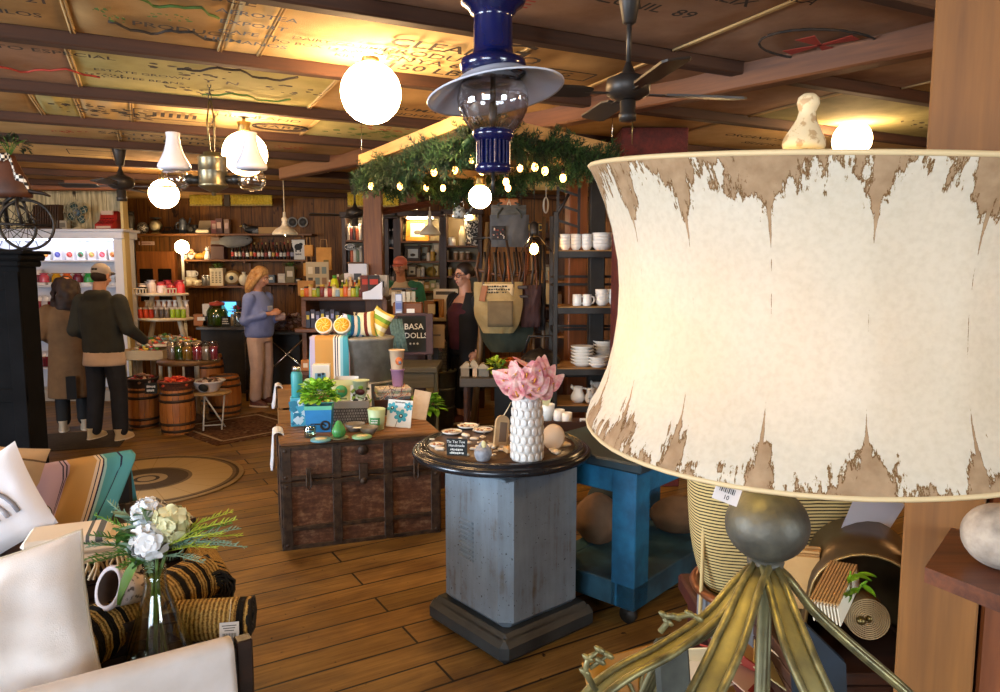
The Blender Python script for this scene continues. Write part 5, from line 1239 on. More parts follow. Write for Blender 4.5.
# ---- black chair behind, its low back covered by a striped throw
A0 = PZ(132,461,.84); ax = V((math.cos(R(44)),math.sin(R(44)),0)); nx = V((ax.y,-ax.x,0)); AC = A0-ax*.40; AC.z = 0
t = thing('armchair','black chair under the striped throw behind the settee','chair',AC,R(44))
BLKF = mat('#15120f',.7,col2='#211d1a',vs=12)
MB().box((0,.03,.42),(.80,.06,.83),.02).build('backrest',BLKF,t); MB().box((0,-.14,.38),(.78,.30,.09),.02).build('seat',BLKF,t)
for x in (-.36,.36): MB().box((x,-.26,.17),(.05,.05,.33),.004).build('leg',BLKF,t)
def uvcloth(o,nu,nv):
    ul = o.data.uv_layers.new(name='UVMap'); N_ = (nu+1)*(nv+1)
    for lp in o.data.loops: i = lp.vertex_index % N_; ul.data[lp.index].uv = ((i % (nu+1))/nu,(i//(nu+1))/nv)
def uvstripes(stops):
    m,nt = newmat('striped throw'); uv = nd(nt,'UVMap',uv_map='UVMap'); sp = nd(nt,'SeparateXYZ'); lk(nt,uv.outputs[0],sp.inputs[0])
    bsdf(nt,ramp(nt,sp.outputs[0],stops,'CONSTANT'),.95,0,noise(nt,coords(nt),300,2),.002,.5,.1); return m
NVY = '#2a2c4a'
THR = uvstripes([(0,'#b3a3c4'),(.37,NVY),(.382,'#b3a3c4'),(.40,NVY),(.412,'#b3a3c4'),(.43,'#b08f60'),(.66,'#cdbfb0'),(.68,NVY),(.69,'#cdbfb0'),(.71,NVY),(.72,'#93bcc4'),(.74,'#4f94a2'),(.86,NVY),(.88,'#4f94a2')])
m = MB(); NU,NV_ = 40,36
def fn(u,v):
    s = v*1.15-.42; x = -.05+.46*u
    if s < -.035: f = (-.035-s)/.385; return (x+.05*f*u,.075+.03*f+.012*math.sin(u*15)*f,.862-.36*f)
    if s < .035: a = (s+.035)/.07*PI; return (x,.075-.05*(1-math.cos(a))*1.0,.862+.014*math.sin(a))
    f = (s-.035)/.695; k = .018*math.sin(u*13+f*4)+.01*math.sin(u*29+f*2)
    return (x-.34*f*(.55+.45*u),-.030-.26*f+k*f-.05*math.sin(PI*f),.862-.52*f*(1-.18*u)+k)
m.grid(fn,NU,NV_,th=.009); o = m.build('striped_throw',THR,loc=AC,rz=R(44)); uvcloth(o,NU,NV_); tag(o,'mustard lavender and turquoise striped throw draped over the black chair back','throw')
c = P(-9,508,2.60)
t = thing('rainbow_cushion','white cushion with grey rainbow arches on the black chair','cushion',c,rot=(R(-20),R(-30),R(14)))
MB().pillow(.36,.36,.13,n=18,amp=.015).build('cushion',mat('#dcd9dc',.85,bump=.25,bs=300),t)
m = MB()
for k,r in enumerate((.145,.108,.074)):
    pts = []
    for j in range(15):
        a = PI*j/14; x,z = r*math.cos(a)-.04,r*math.sin(a)*1.05-.08
        e = max(0,(1-abs(x/.18)**2.6))*max(0,(1-abs(z/.18)**2.6)); pts.append((x,-.065*e**.5-.003,z))
    m.tube(pts,.0085,6,k)
m.build('arch_print',[mat('#83828a',.9),mat('#a9a4a8',.9),mat('#8d8a90',.9)],t)
c = P(-16,486,2.8); t = thing('beige_cushion','beige cushion with a piped edge behind the rainbow cushion','cushion',c,rot=(R(-22),R(10),R(16)))
MB().pillow(.40,.34,.14,n=16,amp=.012).build('cushion',mat('#c0a888',.85,col2='#ad9474',vs=5),t)
m = MB().tube([(-.2+.4*k/12,-.06*max(0,1-abs(-1+k/6)**2.6)**.5-.03,.11) for k in range(13)],.004,5); m.build('stripe',mat('#6f5a44',.9),t)
# ================================================================ RUGS
c = PZ(143,481,0)
def round_rug_mat():
    m,nt = newmat('round rug'); vec = coords(nt); g = nd(nt,'VectorMath',operation='LENGTH'); lk(nt,vec,g.inputs[0])
    f = mth(nt,'DIVIDE',g.outputs['Value'],.74)
    c = ramp(nt,f,[(0,'#8f7c5c'),(.09,'#3e352c'),(.13,'#8f7c5c'),(.21,'#4a3f33'),(.42,'#6a5c47'),(.46,'#a5906a'),(.88,'#6c5d4a'),(.92,'#4a3f35'),(.95,'#8a7758')],'CONSTANT')
    sp = nd(nt,'SeparateXYZ'); lk(nt,vec,sp.inputs[0]); a = mth(nt,'ARCTAN2',sp.outputs[1],sp.outputs[0]); sg = mth(nt,'FRACT',mth(nt,'MULTIPLY',a,20/(2*PI)))
    c = mixc(nt,1,c,ramp(nt,sg,[(0,'#d8cdb8'),(.06,'#ffffff')]),'MULTIPLY')
    bsdf(nt,c,.95,0,noise(nt,vec,200,2),.003,.5,.1); return m
o = MB().lathe([(0,.0),(.74,0),(.745,.006),(.74,.011),(0,.012)],56).build('round_rug',round_rug_mat(),loc=(c.x+.02,c.y+.02,.001)); tag(o,'round cream and brown braided rug on the boards','rug')
def carpet_mat(c1,c2,c3):
    m,nt = newmat('patterned carpet'); vec = coords(nt); v = nd(nt,'TexVoronoi'); v.inputs['Scale'].default_value = 9; lk(nt,vec,v.inputs['Vector'])
    c = ramp(nt,v.outputs['Distance'],[(.15,c3),(.3,c1),(.5,c2)]); c = mixc(nt,1,c,ramp(nt,noise(nt,vec,24,4),[(.3,'#8a8078'),(.6,'#ffffff')]),'MULTIPLY')
    bsdf(nt,c,.95,0,noise(nt,vec,300,2),.003,.5,.1); return m
a = PZ(193,452,0); b = PZ(300,432,0); d_ = PZ(175,428,0); e_ = PZ(285,405,0)
cA = (a+b+d_+e_)/4
t = thing('oriental_rug','worn dark red oriental runner rug by the barrels','rug',(cA.x,cA.y,.001),math.atan2(b.y-a.y,b.x-a.x))
Lr,Wr = (b-a).length,(d_-a).length
MB().box((0,0,.004),(Lr,Wr,.008)).build('pile',carpet_mat('#4a2f22','#5f4432','#7a6650'),t)
m = MB()
for s in (-1,1): m.box((0,s*(Wr/2-.12),.0085),(Lr-.24,.03,.002)).box((s*(Lr/2-.12),0,.0085),(.03,Wr-.24,.002))
m.build('border',mat('#8a7a60',.9),t)
q = PZ(66,446,0); t = thing('doormat','dark grey doormat behind the black cabinet at left','rug',(q.x-.35,q.y+.1,.001),R(18)); MB().box((0,0,.004),(1.6,.8,.008)).build('mat',mat('#2b241d',.95,col2='#3a3127',vs=14),t)
# ================================================================ BLACK CABINET + BICYCLE
CABM = mat('#0a0a0b',.85,col2='#111113',vs=6,spec=.12); ex = P(44,400,5.38).x; CW,CD,CHH = 1.5,.20,1.72
t = thing('tall_cabinet','tall black panelled cabinet at the left edge carrying a bicycle','cabinet',(ex-CW/2,5.2+CD/2,0))
MB().box((0,0,CHH/2),(CW,CD,CHH),.006).build('body',CABM,t)
m = MB()
for x in (-CW/2+.06,-.36,.02,.36,CW/2-.05): m.box((x,-CD/2-.008,CHH/2+.03),(.10,.02,CHH-.14),.004)
for z in (.10,.78,1.60): m.box((0,-CD/2-.0075,z),(CW,.018,.10),.004)
m.box((0,-CD/2-.01,.06),(CW+.02,.03,.12),.005)
m.box((CW/2+.004,0,.06),(.02,CD,.12),.005).build('panelling',CABM,t)
MB().box((0,-.01,CHH+.02),(CW+.06,CD+.06,.05),.012).box((0,-.02,CHH+.065),(CW+.12,CD+.10,.05),.015).box((0,-.02,CHH+.10),(CW+.18,CD+.14,.025),.008).build('cornice',CABM,t)
CT_ = CHH+.113
bk = P(29,217,5.35); wr = 26*mpp(31,217,5.35)
t = thing('toy_bicycle','antique black toy bicycle with big spoked wheels on the cabinet','bicycle',(bk.x,5.35,CT_))
def spoked(name,c,r,rz):
    m = MB(); m.at(c,rz=rz); m.tube([(r*math.cos(k*PI/24),0,r*math.sin(k*PI/24)) for k in range(48)],.011,6,closed=True)
    for k in range(16): a = k*PI/8; m.cyl((.02*math.cos(a),.006*(-1)**k,.02*math.sin(a)),(r*math.cos(a),0,r*math.sin(a)),.0028,seg=4)
    m.cyl((0,-.05,0),(0,.05,0),.016,seg=8); return m.build(name,IRON,t)
spoked('wheel',(-.02,0,wr),wr-.012,R(14)); spoked('wheel',(-.24,.12,wr*.95),wr*.93,R(30))
MB().tube([(-.02,-.05,wr),(-.05,-.05,wr*1.7),(-.07,0,wr*2.2)],.012,6).at().tube([(-.02,.05,wr),(-.05,.05,wr*1.7),(-.07,0,wr*2.2)],.012,6).at().tube([(-.07,0,wr*2.2),(-.24,.1,wr*1.9),(-.24,.12,wr*.95)],.016,6).at().cyl((-.14,-.12,wr),(.1,.1,wr),.01).build('frame',IRON,t)
MB().tube([(-.2,-.05,wr*2.25),(-.05,0,wr*2.32),(.1,.03,wr*2.2),(.14,.04,wr*2.1)],[.02,.045,.03,.016],8,flat=.45).build('saddle',mat('#1c120d',.5),t)
p = P(6,165,5.35)
t = thing('saddlebag','brown leather saddlebag with checked ribbon standing on the toy bicycle','bag',(p.x,5.36,CT_+.39))
MB().lathe([(.16,0),(.17,.04),(.12,.16),(.07,.26),(.06,.3)],18,el=.7).build('bag_body',mat('#5a3018',.6,col2='#43220f',vs=6),t)
def gingham():
    m,nt = newmat('gingham'); c = nd(nt,'TexChecker'); c.inputs['Scale'].default_value = 42; c.inputs[1].default_value = lin('#e6e2da'); c.inputs[2].default_value = lin('#1b1a1a'); lk(nt,coords(nt),c.inputs[0]); bsdf(nt,c.outputs[0],.9); return m
MB().grid(lambda u,v: (.05+.16*u,-.11+.02*math.sin(u*7),.29-.23*u**1.4+.03*math.sin(u*9)-.05*v),14,3,th=.004).at().grid(lambda u,v: (-.2+.27*u,-.12+.01*math.sin(u*6),.25+.05*u-.05*v),12,3,th=.004).build('ribbon',gingham(),t)
bushy(V((p.x+.0,5.4,CT_+.75)),.13,.09,90,9,.05,.012,'dark dried greenery on top of the leather saddlebag',['#1d2a1c','#2c3a26','#26301f'],'dried_greenery','greenery')
# ================================================================ OVAL ZINC TANK WITH TOWEL, PILLOWS, ROLLS
ZINC = mat('#a6a6a0',.5,.2,'#82817a',7,.3,30)
p = P(352,335,5.75); zt2 = 1.17; RX = 41*mpp(352,335,5.75)
t = thing('zinc_tank','tall oval galvanised tank with a lid behind the trunk','tank',(p.x,5.75,0))
MB().lathe([(RX,0),(RX,zt2-.03),(RX+.008,zt2-.028),(RX+.010,zt2-.008),(RX,zt2-.004),(0,zt2-.004)],48,el=.72).build('body',ZINC,t)
MB().lathe([(RX+.004,.36),(RX+.009,.37),(RX+.004,.38)],48,el=.72).lathe([(RX+.004,.8),(RX+.009,.81),(RX+.004,.82)],48,el=.72).build('rib',ZINC,t)
def top_at(px,dy=0): return V((P(px,333,5.75+dy).x,5.75+dy,zt2))
q = V((P(329,335,5.5).x,5.56,zt2+.008))
hang_cloth('striped_towel',q,.30,.44,.13,stripes([(0,'#b9aec6'),(.13,'#c2924f'),(.60,'#e6dfd2'),(.64,'#26304e'),(.67,'#e6dfd2'),(.70,'#26304e'),(.73,'#e6dfd2'),(.78,'#8fc3cf'),(.85,'#4a9db0')],0,1/.30,.5),'mustard and turquoise striped towel hanging down the zinc tank',waves=2,amp=.012,back=.02)
for k,px in enumerate((325.5,343.5)):
    q = top_at(px,-.1); t = thing('swirl_bowl',['left','right'][k]+' one of two cream bowls with yellow swirl pattern on the tank','bowl',(q.x,5.62,zt2+.022+.062),rot=(R(62),0,0))
    MB().lathe([(.05,-.05),(.062,-.03),(.068,.02),(.066,.03),(.058,.03)],28).build('bowl',mat('#e9e0cc',.5),t)
    b = MB().lathe([(0,.028),(.059,.028),(.059,.03),(0,.031)],28)
    for j in range(9):
        a0_ = j*2*PI/9; b.tube([(.012*math.cos(a0_)+.0,.012*math.sin(a0_),.033),(.03*math.cos(a0_+.45),.03*math.sin(a0_+.45),.034),(.05*math.cos(a0_+.7),.05*math.sin(a0_+.7),.033)],.0035,4,1)
    b.build('swirl',[mat('#e0a81c',.7),mat('#f6dc80',.7)],t)
t = thing('spice_jar','small jar with steel lid between the yellow bowls and cushions','jar',top_at(343,.12)+V((0,0,.02)))
t.location.z = zt2+.001; MB().lathe([(.035,0),(.037,.11),(.03,.12)],18).build('jar',mat('#b08a72',.4),t); MB().lathe([(.034,.12),(.034,.155),(.0,.157)],18).build('lid',CHROME,t)
def multi(cols,seed,sc=1/.3,axis=0):
    n = len(cols); return stripes([(i/n,c_) for i,c_ in enumerate(cols)],axis,sc,seed)
for px,dy,w_,h_,rz_,ry_,mm,lb in ((354,-.06,.22,.23,.5,.1,multi(['#1f5a86','#d9d5d0','#3a8aa0','#c9ccd8','#1d4a6c','#d4d6e4','#b9bed8','#3a8a8a'],.2,1/.2),'blue and white striped cushion at the left of the tank top'),(366,-.03,.23,.26,-.05,-.1,multi(['#d9cfa8','#6a2a22','#e3d9b8','#caa04a','#7a9a3a','#e0d4b0','#9a4a2a','#ddd2b0','#3a3a3a','#e3d9b8'],.1,1/.26),'cream cushion with brown and green stripes in the middle of the tank'),(379,.0,.22,.28,-.35,.45,multi(['#e3cf7a','#e9dfc0','#c9b24a','#7aa03a','#ece2c4','#d8c25a','#5d1f2f','#e9dfc0'],.3,1/.27,2),'yellow and green patterned cushion leaning right on the tank')):
    q = top_at(px,dy); t = thing('striped_cushion',lb,'cushion',(q.x,q.y,zt2+h_*.36),rot=(R(-16),ry_,rz_)); MB().pillow(w_*.84,h_*.84,.13,n=14,pin=.12,amp=.012).build('cushion',mm,t)
# ================================================================ GENERIC GOODS
def pt(px,py,Y): return P(px,py,Y)
def lathe_thing(name,label,cat,loc,parts,group=None,seg=14):
    t = thing(name,label,cat,loc,group=group)
    for nm,pr_,mm in parts: MB().lathe(pr_,seg).build(nm,mm,t)
    return t
def bottle(loc,r,h,cm,capm,label,labm=None,group=None,name='bottle',cat='bottle'):
    t = lathe_thing(name,label,cat,loc,[('glass',[(r*.9,0),(r,h*.03),(r,h*.55),(r*.4,h*.72),(r*.34,h*.9)],cm),('cap',[(r*.4,h*.88),(r*.4,h),(0,h)],capm)],group,10)
    if labm: MB().lathe([(r*1.03,h*.18),(r*1.03,h*.40)],10,a0=-PI*.95,a1=-PI*.05).build('label',labm,t)
    return t
def jar(loc,r,h,cm,lidm,label,group=None,name='jar',cat='jar'):
    return lathe_thing(name,label,cat,loc,[('body',[(r*.92,0),(r,h*.04),(r,h*.74),(r*.85,h*.84)],cm),('lid',[(r*.9,h*.84),(r*.9,h),(0,h)],lidm)],group,12)
def boxy(name,label,cat,loc,w,d,h,m,rz=0,pr=None,group=None):
    t = thing(name,label,cat,loc,rz,group); MB().box((0,0,h/2),(w,d,h),.003).build('body',m,t)
    if pr: pr(t,w,d,h)
    return t
def facelabel(c,fw=.7,fh=.5,z=.5,txt=None,tc='#1a1714'):
    def f(t,w,d,h):
        b = MB().box((0,-d/2-.001,h*z),(w*fw,.002,h*fh))
        if txt: b.text(txt,min(h*fh*.6,w*fw*1.5/max(1,len(txt))),(0,-d/2-.0025,h*z),1)
        b.build('label',[mat(c,.6),mat(tc,.6)],t)
    return f
def plank_shelf(px0,px1,py,Y,d,label,th=.03,m=None,brackets=True):
    a,b = P(px0,py,Y),P(px1,py,Y); t = thing('wall_shelf',label,'shelf',((a.x+b.x)/2,Y+d/2,a.z))
    MB().box((0,0,-th/2),(b.x-a.x,d,th),.004).build('board',m or WOODMID,t)
    if brackets:
        for k in range(3):
            x = (k/2-.5)*(b.x-a.x)*.9; MB().box((x,d/2-.02,-th-.07),(.025,.03,.14)).box((x,-.02,-th-.012),(.025,d-.06,.024)).build('bracket',m or WOODMID,t)
    return a.z
# ================================================================ WHITE CANDY CABINET (left)
FY = 9.2; fl = P(-18,300,FY).x; frt = P(125,300,FY).x; ftop = P(60,231,FY).z
CWH = mat('#dfe1ea',.5); FW = frt-fl; FD = .34
t = thing('candy_cabinet','white lit candy shelf cabinet behind the two shoppers','cabinet',((fl+frt)/2,FY+FD/2,0))
MB().box((0,FD/2-.02,ftop/2),(FW,.04,ftop),.003).build('back_panel',CWH,t)
for s in (-1,1): MB().box((s*(FW/2-.055),0,ftop/2),(.11,FD,ftop),.004).build('side_panel',CWH,t)
MB().box((0,-.02,ftop-.05),(FW+.06,FD+.05,.10),.01).box((0,-.04,ftop+.005),(FW+.14,FD+.10,.035),.008).build('cornice',CWH,t)
MB().box((0,-.01,.07),(FW,FD,.14),.004).build('plinth',mat('#b8b0a0',.6),t)
SZ = [P(60,260,FY).z,P(60,285.5,FY).z,P(60,312,FY).z,P(60,338,FY).z,P(60,368,FY).z]
for z in SZ: MB().box((0,0,z-.012),(FW-.2,FD-.04,.024),.003).build('shelf_board',CWH,t)
for k in range(2): MB().box((0,-FD/2+.06,ftop-.105-.0),(FW-.3,.03,.012)).build('light_strip',glow('#dfe6ff',20),t) if k == 0 else None
candy_cols = [('#d8742a','#e8b04a','orange'),('#3a3a8a','#6a6ab0','violet'),('#c8342a','#e06a5a','red'),('#2f8a5a','#7a4a3a','green and brown'),('#e0905a','#c8c05a','peach'),('#c8343a','#d87a8a','crimson'),('#e09a4a','#c86a2a','amber')]
for k,px in enumerate((47,59,71,82,93,103.5,114)):
    p = P(px,260,FY+.14); c1_,c2_,nm = candy_cols[k]
    tt = thing('candy_tub','white candy tub with %s round logo on the top cabinet shelf' % nm,'tub',(p.x,FY+.16,SZ[0]+.001))
    MB().prism([(-.048,-.04),(.048,-.04),(.048,.04),(-.048,.04)],0,.135,0,[(-.06,-.05),(.06,-.05),(.06,.05),(-.06,.05)]).build('tub',mat('#e8e6e6',.5),tt)
    MB().at((0,-.046,.07),rx=PI/2+R(4)).lathe([(0,0),(.036,0),(.036,.003),(0,.003)],14).at((.008,-.049,.062),rx=PI/2).lathe([(0,0),(.018,0),(.018,.002)],10,1).at((-.01,-.049,.082),rx=PI/2).lathe([(0,0),(.014,0),(.014,.002)],10,1).build('logo',[mat(c1_,.6),mat(c2_,.6)],tt)
def candybag(loc,w,h,d,c1_,label,top='#e6e2e2',rz=0,group=None,lean=0,bow=None):
    tt = thing('candy_bag',label,'candy bag',loc,rz,group)
    b = MB();
    def fn(u,v):
        a = 2*PI*u; k = 1 if v < .62 else 1-.55*((v-.62)/.38)**.8
        if v > .88: k += .75*(v-.88)/.12
        q = 1+.1*NZ.noise(V((math.cos(a)*2+w*90,math.sin(a)*2,v*4+h*31))); return (w/2*k*q*math.cos(a),d/2*min(k,1)*q*math.sin(a),h*v)
    b.grid(fn,14,9); b.add([fn(k/14,0) for k in range(14)],[tuple(range(14))[::-1]])
    for i in range(len(b.f)):
        zc = sum(b.v[j][2] for j in b.f[i])/len(b.f[i]); b.m[i] = 1 if zc > h*.62 else 0
    b.build('bag',[mat(c1_,.25,col2=c1_),mat(top,.2)],tt); return tt
for k,(px,cc,nm) in enumerate(((42,'#c8546a','pink'),(54.5,'#c89a1c','yellow'),(65,'#d0662a','orange'),(76,'#6a1f3a','plum'),(87,'#2f9a4f','green'),(118,'#1f2a4a','navy'))):
    p = P(px,284,FY+.1)
    boxy('display_tray','white tray under the %s candy bag in the cabinet' % nm,'tray',(p.x,FY+.15,SZ[1]+.001),.13,.16,.035,mat('#e6e6ea',.5))
    candybag((p.x,FY+.15,SZ[1]+.037),.125,.12,.10,cc,'%s candy bag on a white tray in the cabinet' % nm,cc)
for row,z in enumerate(SZ[1:]):
    for j,px in enumerate((36,43,49)):
        if row == 0 and j > 0: continue
        p = P(px,300,FY+.1); cc = ['#6f1422','#8a1a2c','#b8b2b8','#5f101c'][(row+j) % 4]
        candybag((p.x,FY+.17,z+.001),.13,.20,.12,cc,'%s sweet bag, %s of the row on cabinet shelf %s from top' % (['dark red','crimson','silvery','maroon'][(row+j) % 4],ORD[j],ORD[row+1]))
for j,px in enumerate((56,63,118,122)):
    p = P(px,300,FY+.1); boxy('sweet_box',['pale blue sweet box beside the silvery bag in the cabinet','pink sweet box behind the curly hair in the cabinet','blue sweet box right of the capped man','lime sweet box at the right end of the cabinet'][j],'box',(p.x,FY+.16,SZ[2]+.001),.09,.1,.14,mat(['#6aa0d0','#c86a8a','#5a9ad0','#8ab03a'][j],.5))
# cream board wall behind the cabinet, items on its top
struct(MB().box((0,0,1.37),(FW+1.4,.06,2.74)).build('wall_alcove',WALLCR,loc=(P(127,300,FY+FD+.06).x-(FW+1.4)/2,FY+FD+.06,0)))
struct(MB().box((0,0,1.37),(.035,.12,2.74)).build('trim_21',wood('#c9ae6c','#e0c98c',5,2,.6),loc=(frt+.02,FY+.06,0)))
TZF = ftop+.023
def ctop(px,dy=.2): return V((P(px,231,FY+dy).x,FY+dy,TZF))
t = thing('desk_fan','vintage wire-guard desk fan with dark blades on the candy cabinet','fan',ctop(80))
MB().lathe([(.09,0),(.085,.02),(.03,.04),(.02,.10)],18).build('base',mat('#c8b890',.4),t)
m = MB(); fz = .215; fr_ = .165
for r_ in (1,.72,.42): m.tube([(fr_*r_*math.cos(k*PI/16),-.05-.03*(1-r_),fz+fr_*r_*math.sin(k*PI/16)) for k in range(32)],.004,4,closed=True)
for k in range(16): a = k*PI/8; m.cyl((0,-.085,fz),(fr_*math.cos(a),-.05,fz+fr_*math.sin(a)),.0025,seg=4)
m.build('wire_guard',mat('#b8ad8a',.4,.5),t)
for k in range(4):
    a = k*PI/2+.5; MB().at((.085*math.cos(a),-.03,fz+.085*math.sin(a)),ry=-a,rx=.0).ball((0,0,0),(.065,.012,.05),12,6).build('blade',mat('#2f4a44',.4),t)
MB().at((0,-.06,fz),rx=PI/2).lathe([(.0,.02),(.03,.015),(.04,0),(.035,-.08),(0,-.09)],14).build('motor',mat('#2f6a9a',.4),t)
t = thing('toy_cash_register','red toy cash register on the candy cabinet','toy',ctop(109),R(-8)); m = MB(); m.M = MX.Rotation(PI/2,4,'Z') @ MX.Rotation(PI/2,4,'X')
m.prism([(-.10,0),(.10,0),(.10,.22),(.03,.24),(-.01,.12),(-.10,.07)],-.12,.12).build('body',mat('#b0281c',.4),t)
MB().box((.03,-.055,.215),(.16,.02,.05)).build('display',mat('#d8b8a0',.5),t)
m = MB()
for r_ in range(3):
    for k in range(5): m.box((-.08+k*.04,-.085+r_*.028,.088+r_*.028),(.02,.012,.012))
m.build('key',mat('#7a1a12',.4),t); MB().box((0,-.104,.03),(.2,.006,.03)).build('drawer_front',mat('#d8b8a0',.5),t)
t = thing('plate_rack','dark wooden slatted rack beside the bicycle on the cabinet top','rack',ctop(49),R(-6)); m = MB()
for k in range(11): m.at((-.17+k*.034,0,.16),ry=R(4)).box((0,0,0),(.014,.10,.32),.002)
m.at().box((0,0,.012),(.4,.14,.024)).box((0,.04,.22),(.4,.02,.02)); m.build('slats',mat('#4a3324',.6),t)
boxy('radio','small grey-white tin radio left of the desk fan','radio',ctop(64),.13,.09,.12,mat('#a89c84',.5),0,facelabel('#6f6656',.7,.5))
# ================================================================ BACK WALL, LEFT : SHELVES
BY = 10.95
z1 = plank_shelf(122,312,233.5,BY,.3,'long upper shelf on the back boards over the bottle shelf')
z2 = plank_shelf(180,308,259.5,BY,.28,'middle wall shelf with a long row of dark bottles')
z3 = plank_shelf(184,246,286,BY,.3,'lower left wall shelf with mugs and clock')
z3b = plank_shelf(262,312,283,BY,.3,'lower right wall shelf behind the blonde woman')
def sh_at(px,z,dy=.14): return V((P(px,250,BY+dy).x,BY+dy,z+.001))
k0 = mpp(200,240,BY+.14)
jar(sh_at(132,z1),.06,.34,mat('#55524a',.4,.4),DKMET,'old grey oil lantern at the left end of the upper shelf',name='oil_lantern',cat='lantern')
boxy('white_tin','white tin box in front of the oil lantern','tin',sh_at(129.5,z1,.04),.1,.08,.08,mat('#d8d2c4',.5))
t = thing('speckled_pot','round speckled enamel pot on the upper shelf','pot',sh_at(144,z1)); MB().ball((0,0,.09),(.085,.085,.09)).build('body',mat('#2f2c2a',.4,col2='#c8c2b4',vs=60,lo=.5,hi=.55),t)
t = thing('kitchen_scale','round-dial brass kitchen scale on the upper shelf','scale',sh_at(157,z1)); MB().lathe([(.08,0),(.05,.03)],14).at((0,0,.12),rx=PI/2).lathe([(0,.05),(.085,.04),(.085,-.04),(0,-.05)],20).build('body',mat('#8a7a54',.4,.5),t); MB().at((0,-.052,.12),rx=PI/2).lathe([(0,0),(.065,0),(.065,.002)],18).build('dial',mat('#cfc39a',.6),t); MB().lathe([(.02,.2),(.02,.22),(.08,.235),(.085,.245)],16).build('pan',DKMET,t)
def lowiron(px,w,lb,h=.1):
    t = thing('flat_iron',lb,'iron',sh_at(px,z1)); MB().prism([(-w/2,-.04),(w*.3,-.04),(w/2,0),(w*.3,.04),(-w/2,.04)],0,h*.5).at().tube([(-w*.35,0,h*.5),(-w*.3,0,h),(w*.15,0,h),(w*.2,0,h*.5)],.012,6).build('body',IRON,t)
lowiron(170,.2,'dark flat iron left of the grey coffee pot'); lowiron(179,.16,'smaller dark flat iron beside the grey coffee pot',.13)
t = thing('coffee_pot','tall grey enamel coffee pot on the upper shelf','pot',sh_at(184,z1)); MB().lathe([(.06,0),(.055,.15),(.045,.2),(.05,.21),(.02,.235),(0,.25)],16).build('body',mat('#4f545a',.35,.3),t); MB().tube([(.05,0,.1),(.10,0,.17),(.12,0,.24)],.012,6).at().tube([(-.05,0,.18),(-.1,0,.16),(-.1,0,.08),(-.055,0,.05)],.009,6).build('spout_and_handle',mat('#4f545a',.35,.3),t)
t = thing('black_camera','black box camera on the upper shelf','camera',sh_at(193.5,z1)); MB().box((0,0,.07),(.16,.1,.14),.01).at((0,-.05,.07),rx=PI/2).lathe([(.045,0),(.045,.03),(.03,.035)],14).build('body',BLACKISH,t)
t = thing('cash_register','small beige antique cash register on the upper shelf','register',sh_at(206,z1)); m = MB(); m.M = MX.Rotation(PI/2,4,'Z') @ MX.Rotation(PI/2,4,'X'); m.prism([(-.10,0),(.10,0),(.10,.2),(.02,.2),(-.03,.09),(-.10,.07)],-.09,.09).build('body',mat('#9a8a6c',.5),t); MB().box((0,-.105,.03),(.19,.03,.04)).build('drawer_front',mat('#cdbf9c',.5),t)
for px,w,h,cc,lb in ((216,.09,.2,'#8a4f48','dull pink tin beside the beige register'),(221,.10,.23,'#5f4038','brown tin with pale picture behind pink tin'),(228.5,.08,.22,'#8a6a50','tan tin right of the brown tin')):
    boxy('old_tin',lb,'tin',sh_at(px,z1),w,.09,h,mat(cc,.5),0,facelabel('#b89a8a',.6,.4,.55))
t = thing('duck_decoy','black and white carved duck decoy on the upper shelf','decoy',sh_at(254,z1)); MB().ball((0,0,.06),(.14,.06,.06)).ball((-.13,0,.12),(.04,.035,.04)).cyl((-.1,0,.08),(-.13,0,.12),.03).build('body',mat('#1d1d1c',.5,col2='#8a8a84',vs=12,lo=.55,hi=.6),t); MB().cyl((-.16,0,.12),(-.21,0,.115),.012,.006).build('beak',mat('#b8962f',.5),t)
boxy('mustard_box','long mustard yellow tin box left of the cream pendant','tin',sh_at(270,z1),.30,.1,.1,mat('#a8781c',.5))
for px,lb in ((292,'grey round wall dial left of the pair above the pendant'),(302.5,'grey round wall dial nearest the paper bags')):
    p = P(px,222,BY+.25); t = thing('wall_gauge',lb,'gauge',(p.x,BY+.29,p.z)); MB().at(rx=PI/2).lathe([(0,0),(.075,0),(.08,.02),(.075,.03),(.06,.02),(0,.02)],22).build('case',mat('#6a645a',.4,.5),t); MB().at((0,-.021,0),rx=PI/2).lathe([(0,0),(.058,0),(.058,.002)],18).build('dial',mat('#3f3a34',.6),t)
p = P(290,221,BY);
t = thing('grey_fish','grey carved wooden fish hung over the bottle shelf','carving',P(235,241,BY+.1),rot=(0,R(-4),0))
MB().ball((0,0,0),(.27,.04,.10),22,12).at().prism([(-.22,-.02),(-.36,-.02),(-.36,.02),(-.22,.02)],-.02,.02).build('body',mat('#64635f',.6,col2='#54524e',vs=9),t); MB().at((-.3,0,0),ry=.2).box((0,0,0),(.14,.03,.17),.01).build('tail',mat('#5f4a3c',.6),t)
MB().ball((.2,-.036,.02),.012).build('eye',INK,t)
BCOL = ['#1c1712','#2a1410','#1a1f14','#3a1a12','#14110e','#4a1f14']; LCOL = ['#d8cfc0','#b83a2a','#c8a04a','#e0dcd0','#8a2f24','#b8b0a0']
for k in range(17):
    px = 232.5+k*3.72; h = .26 if k % 5 else .29
    bottle(sh_at(px,z2),.022,h,mat(BCOL[k % 6],.2),mat(['#b8a060','#1a1714','#a02a1a'][k % 3],.4),'%s dark sauce bottle from the left on the bottle shelf' % ORD[k],mat(LCOL[(k*5+1) % 6],.6),'sauce bottles on the bottle shelf')
bottle(sh_at(292.3,z2),.03,.27,mat('#1d1a20',.2),CHROME,'stout dark bottle beside the white picture board',mat('#8a8a9a',.6))
t = boxy('picture_board','white board with black dog-shaped print beside the bottles','sign',sh_at(298.5,z2),.20,.02,.30,mat('#d9d2c4',.6))
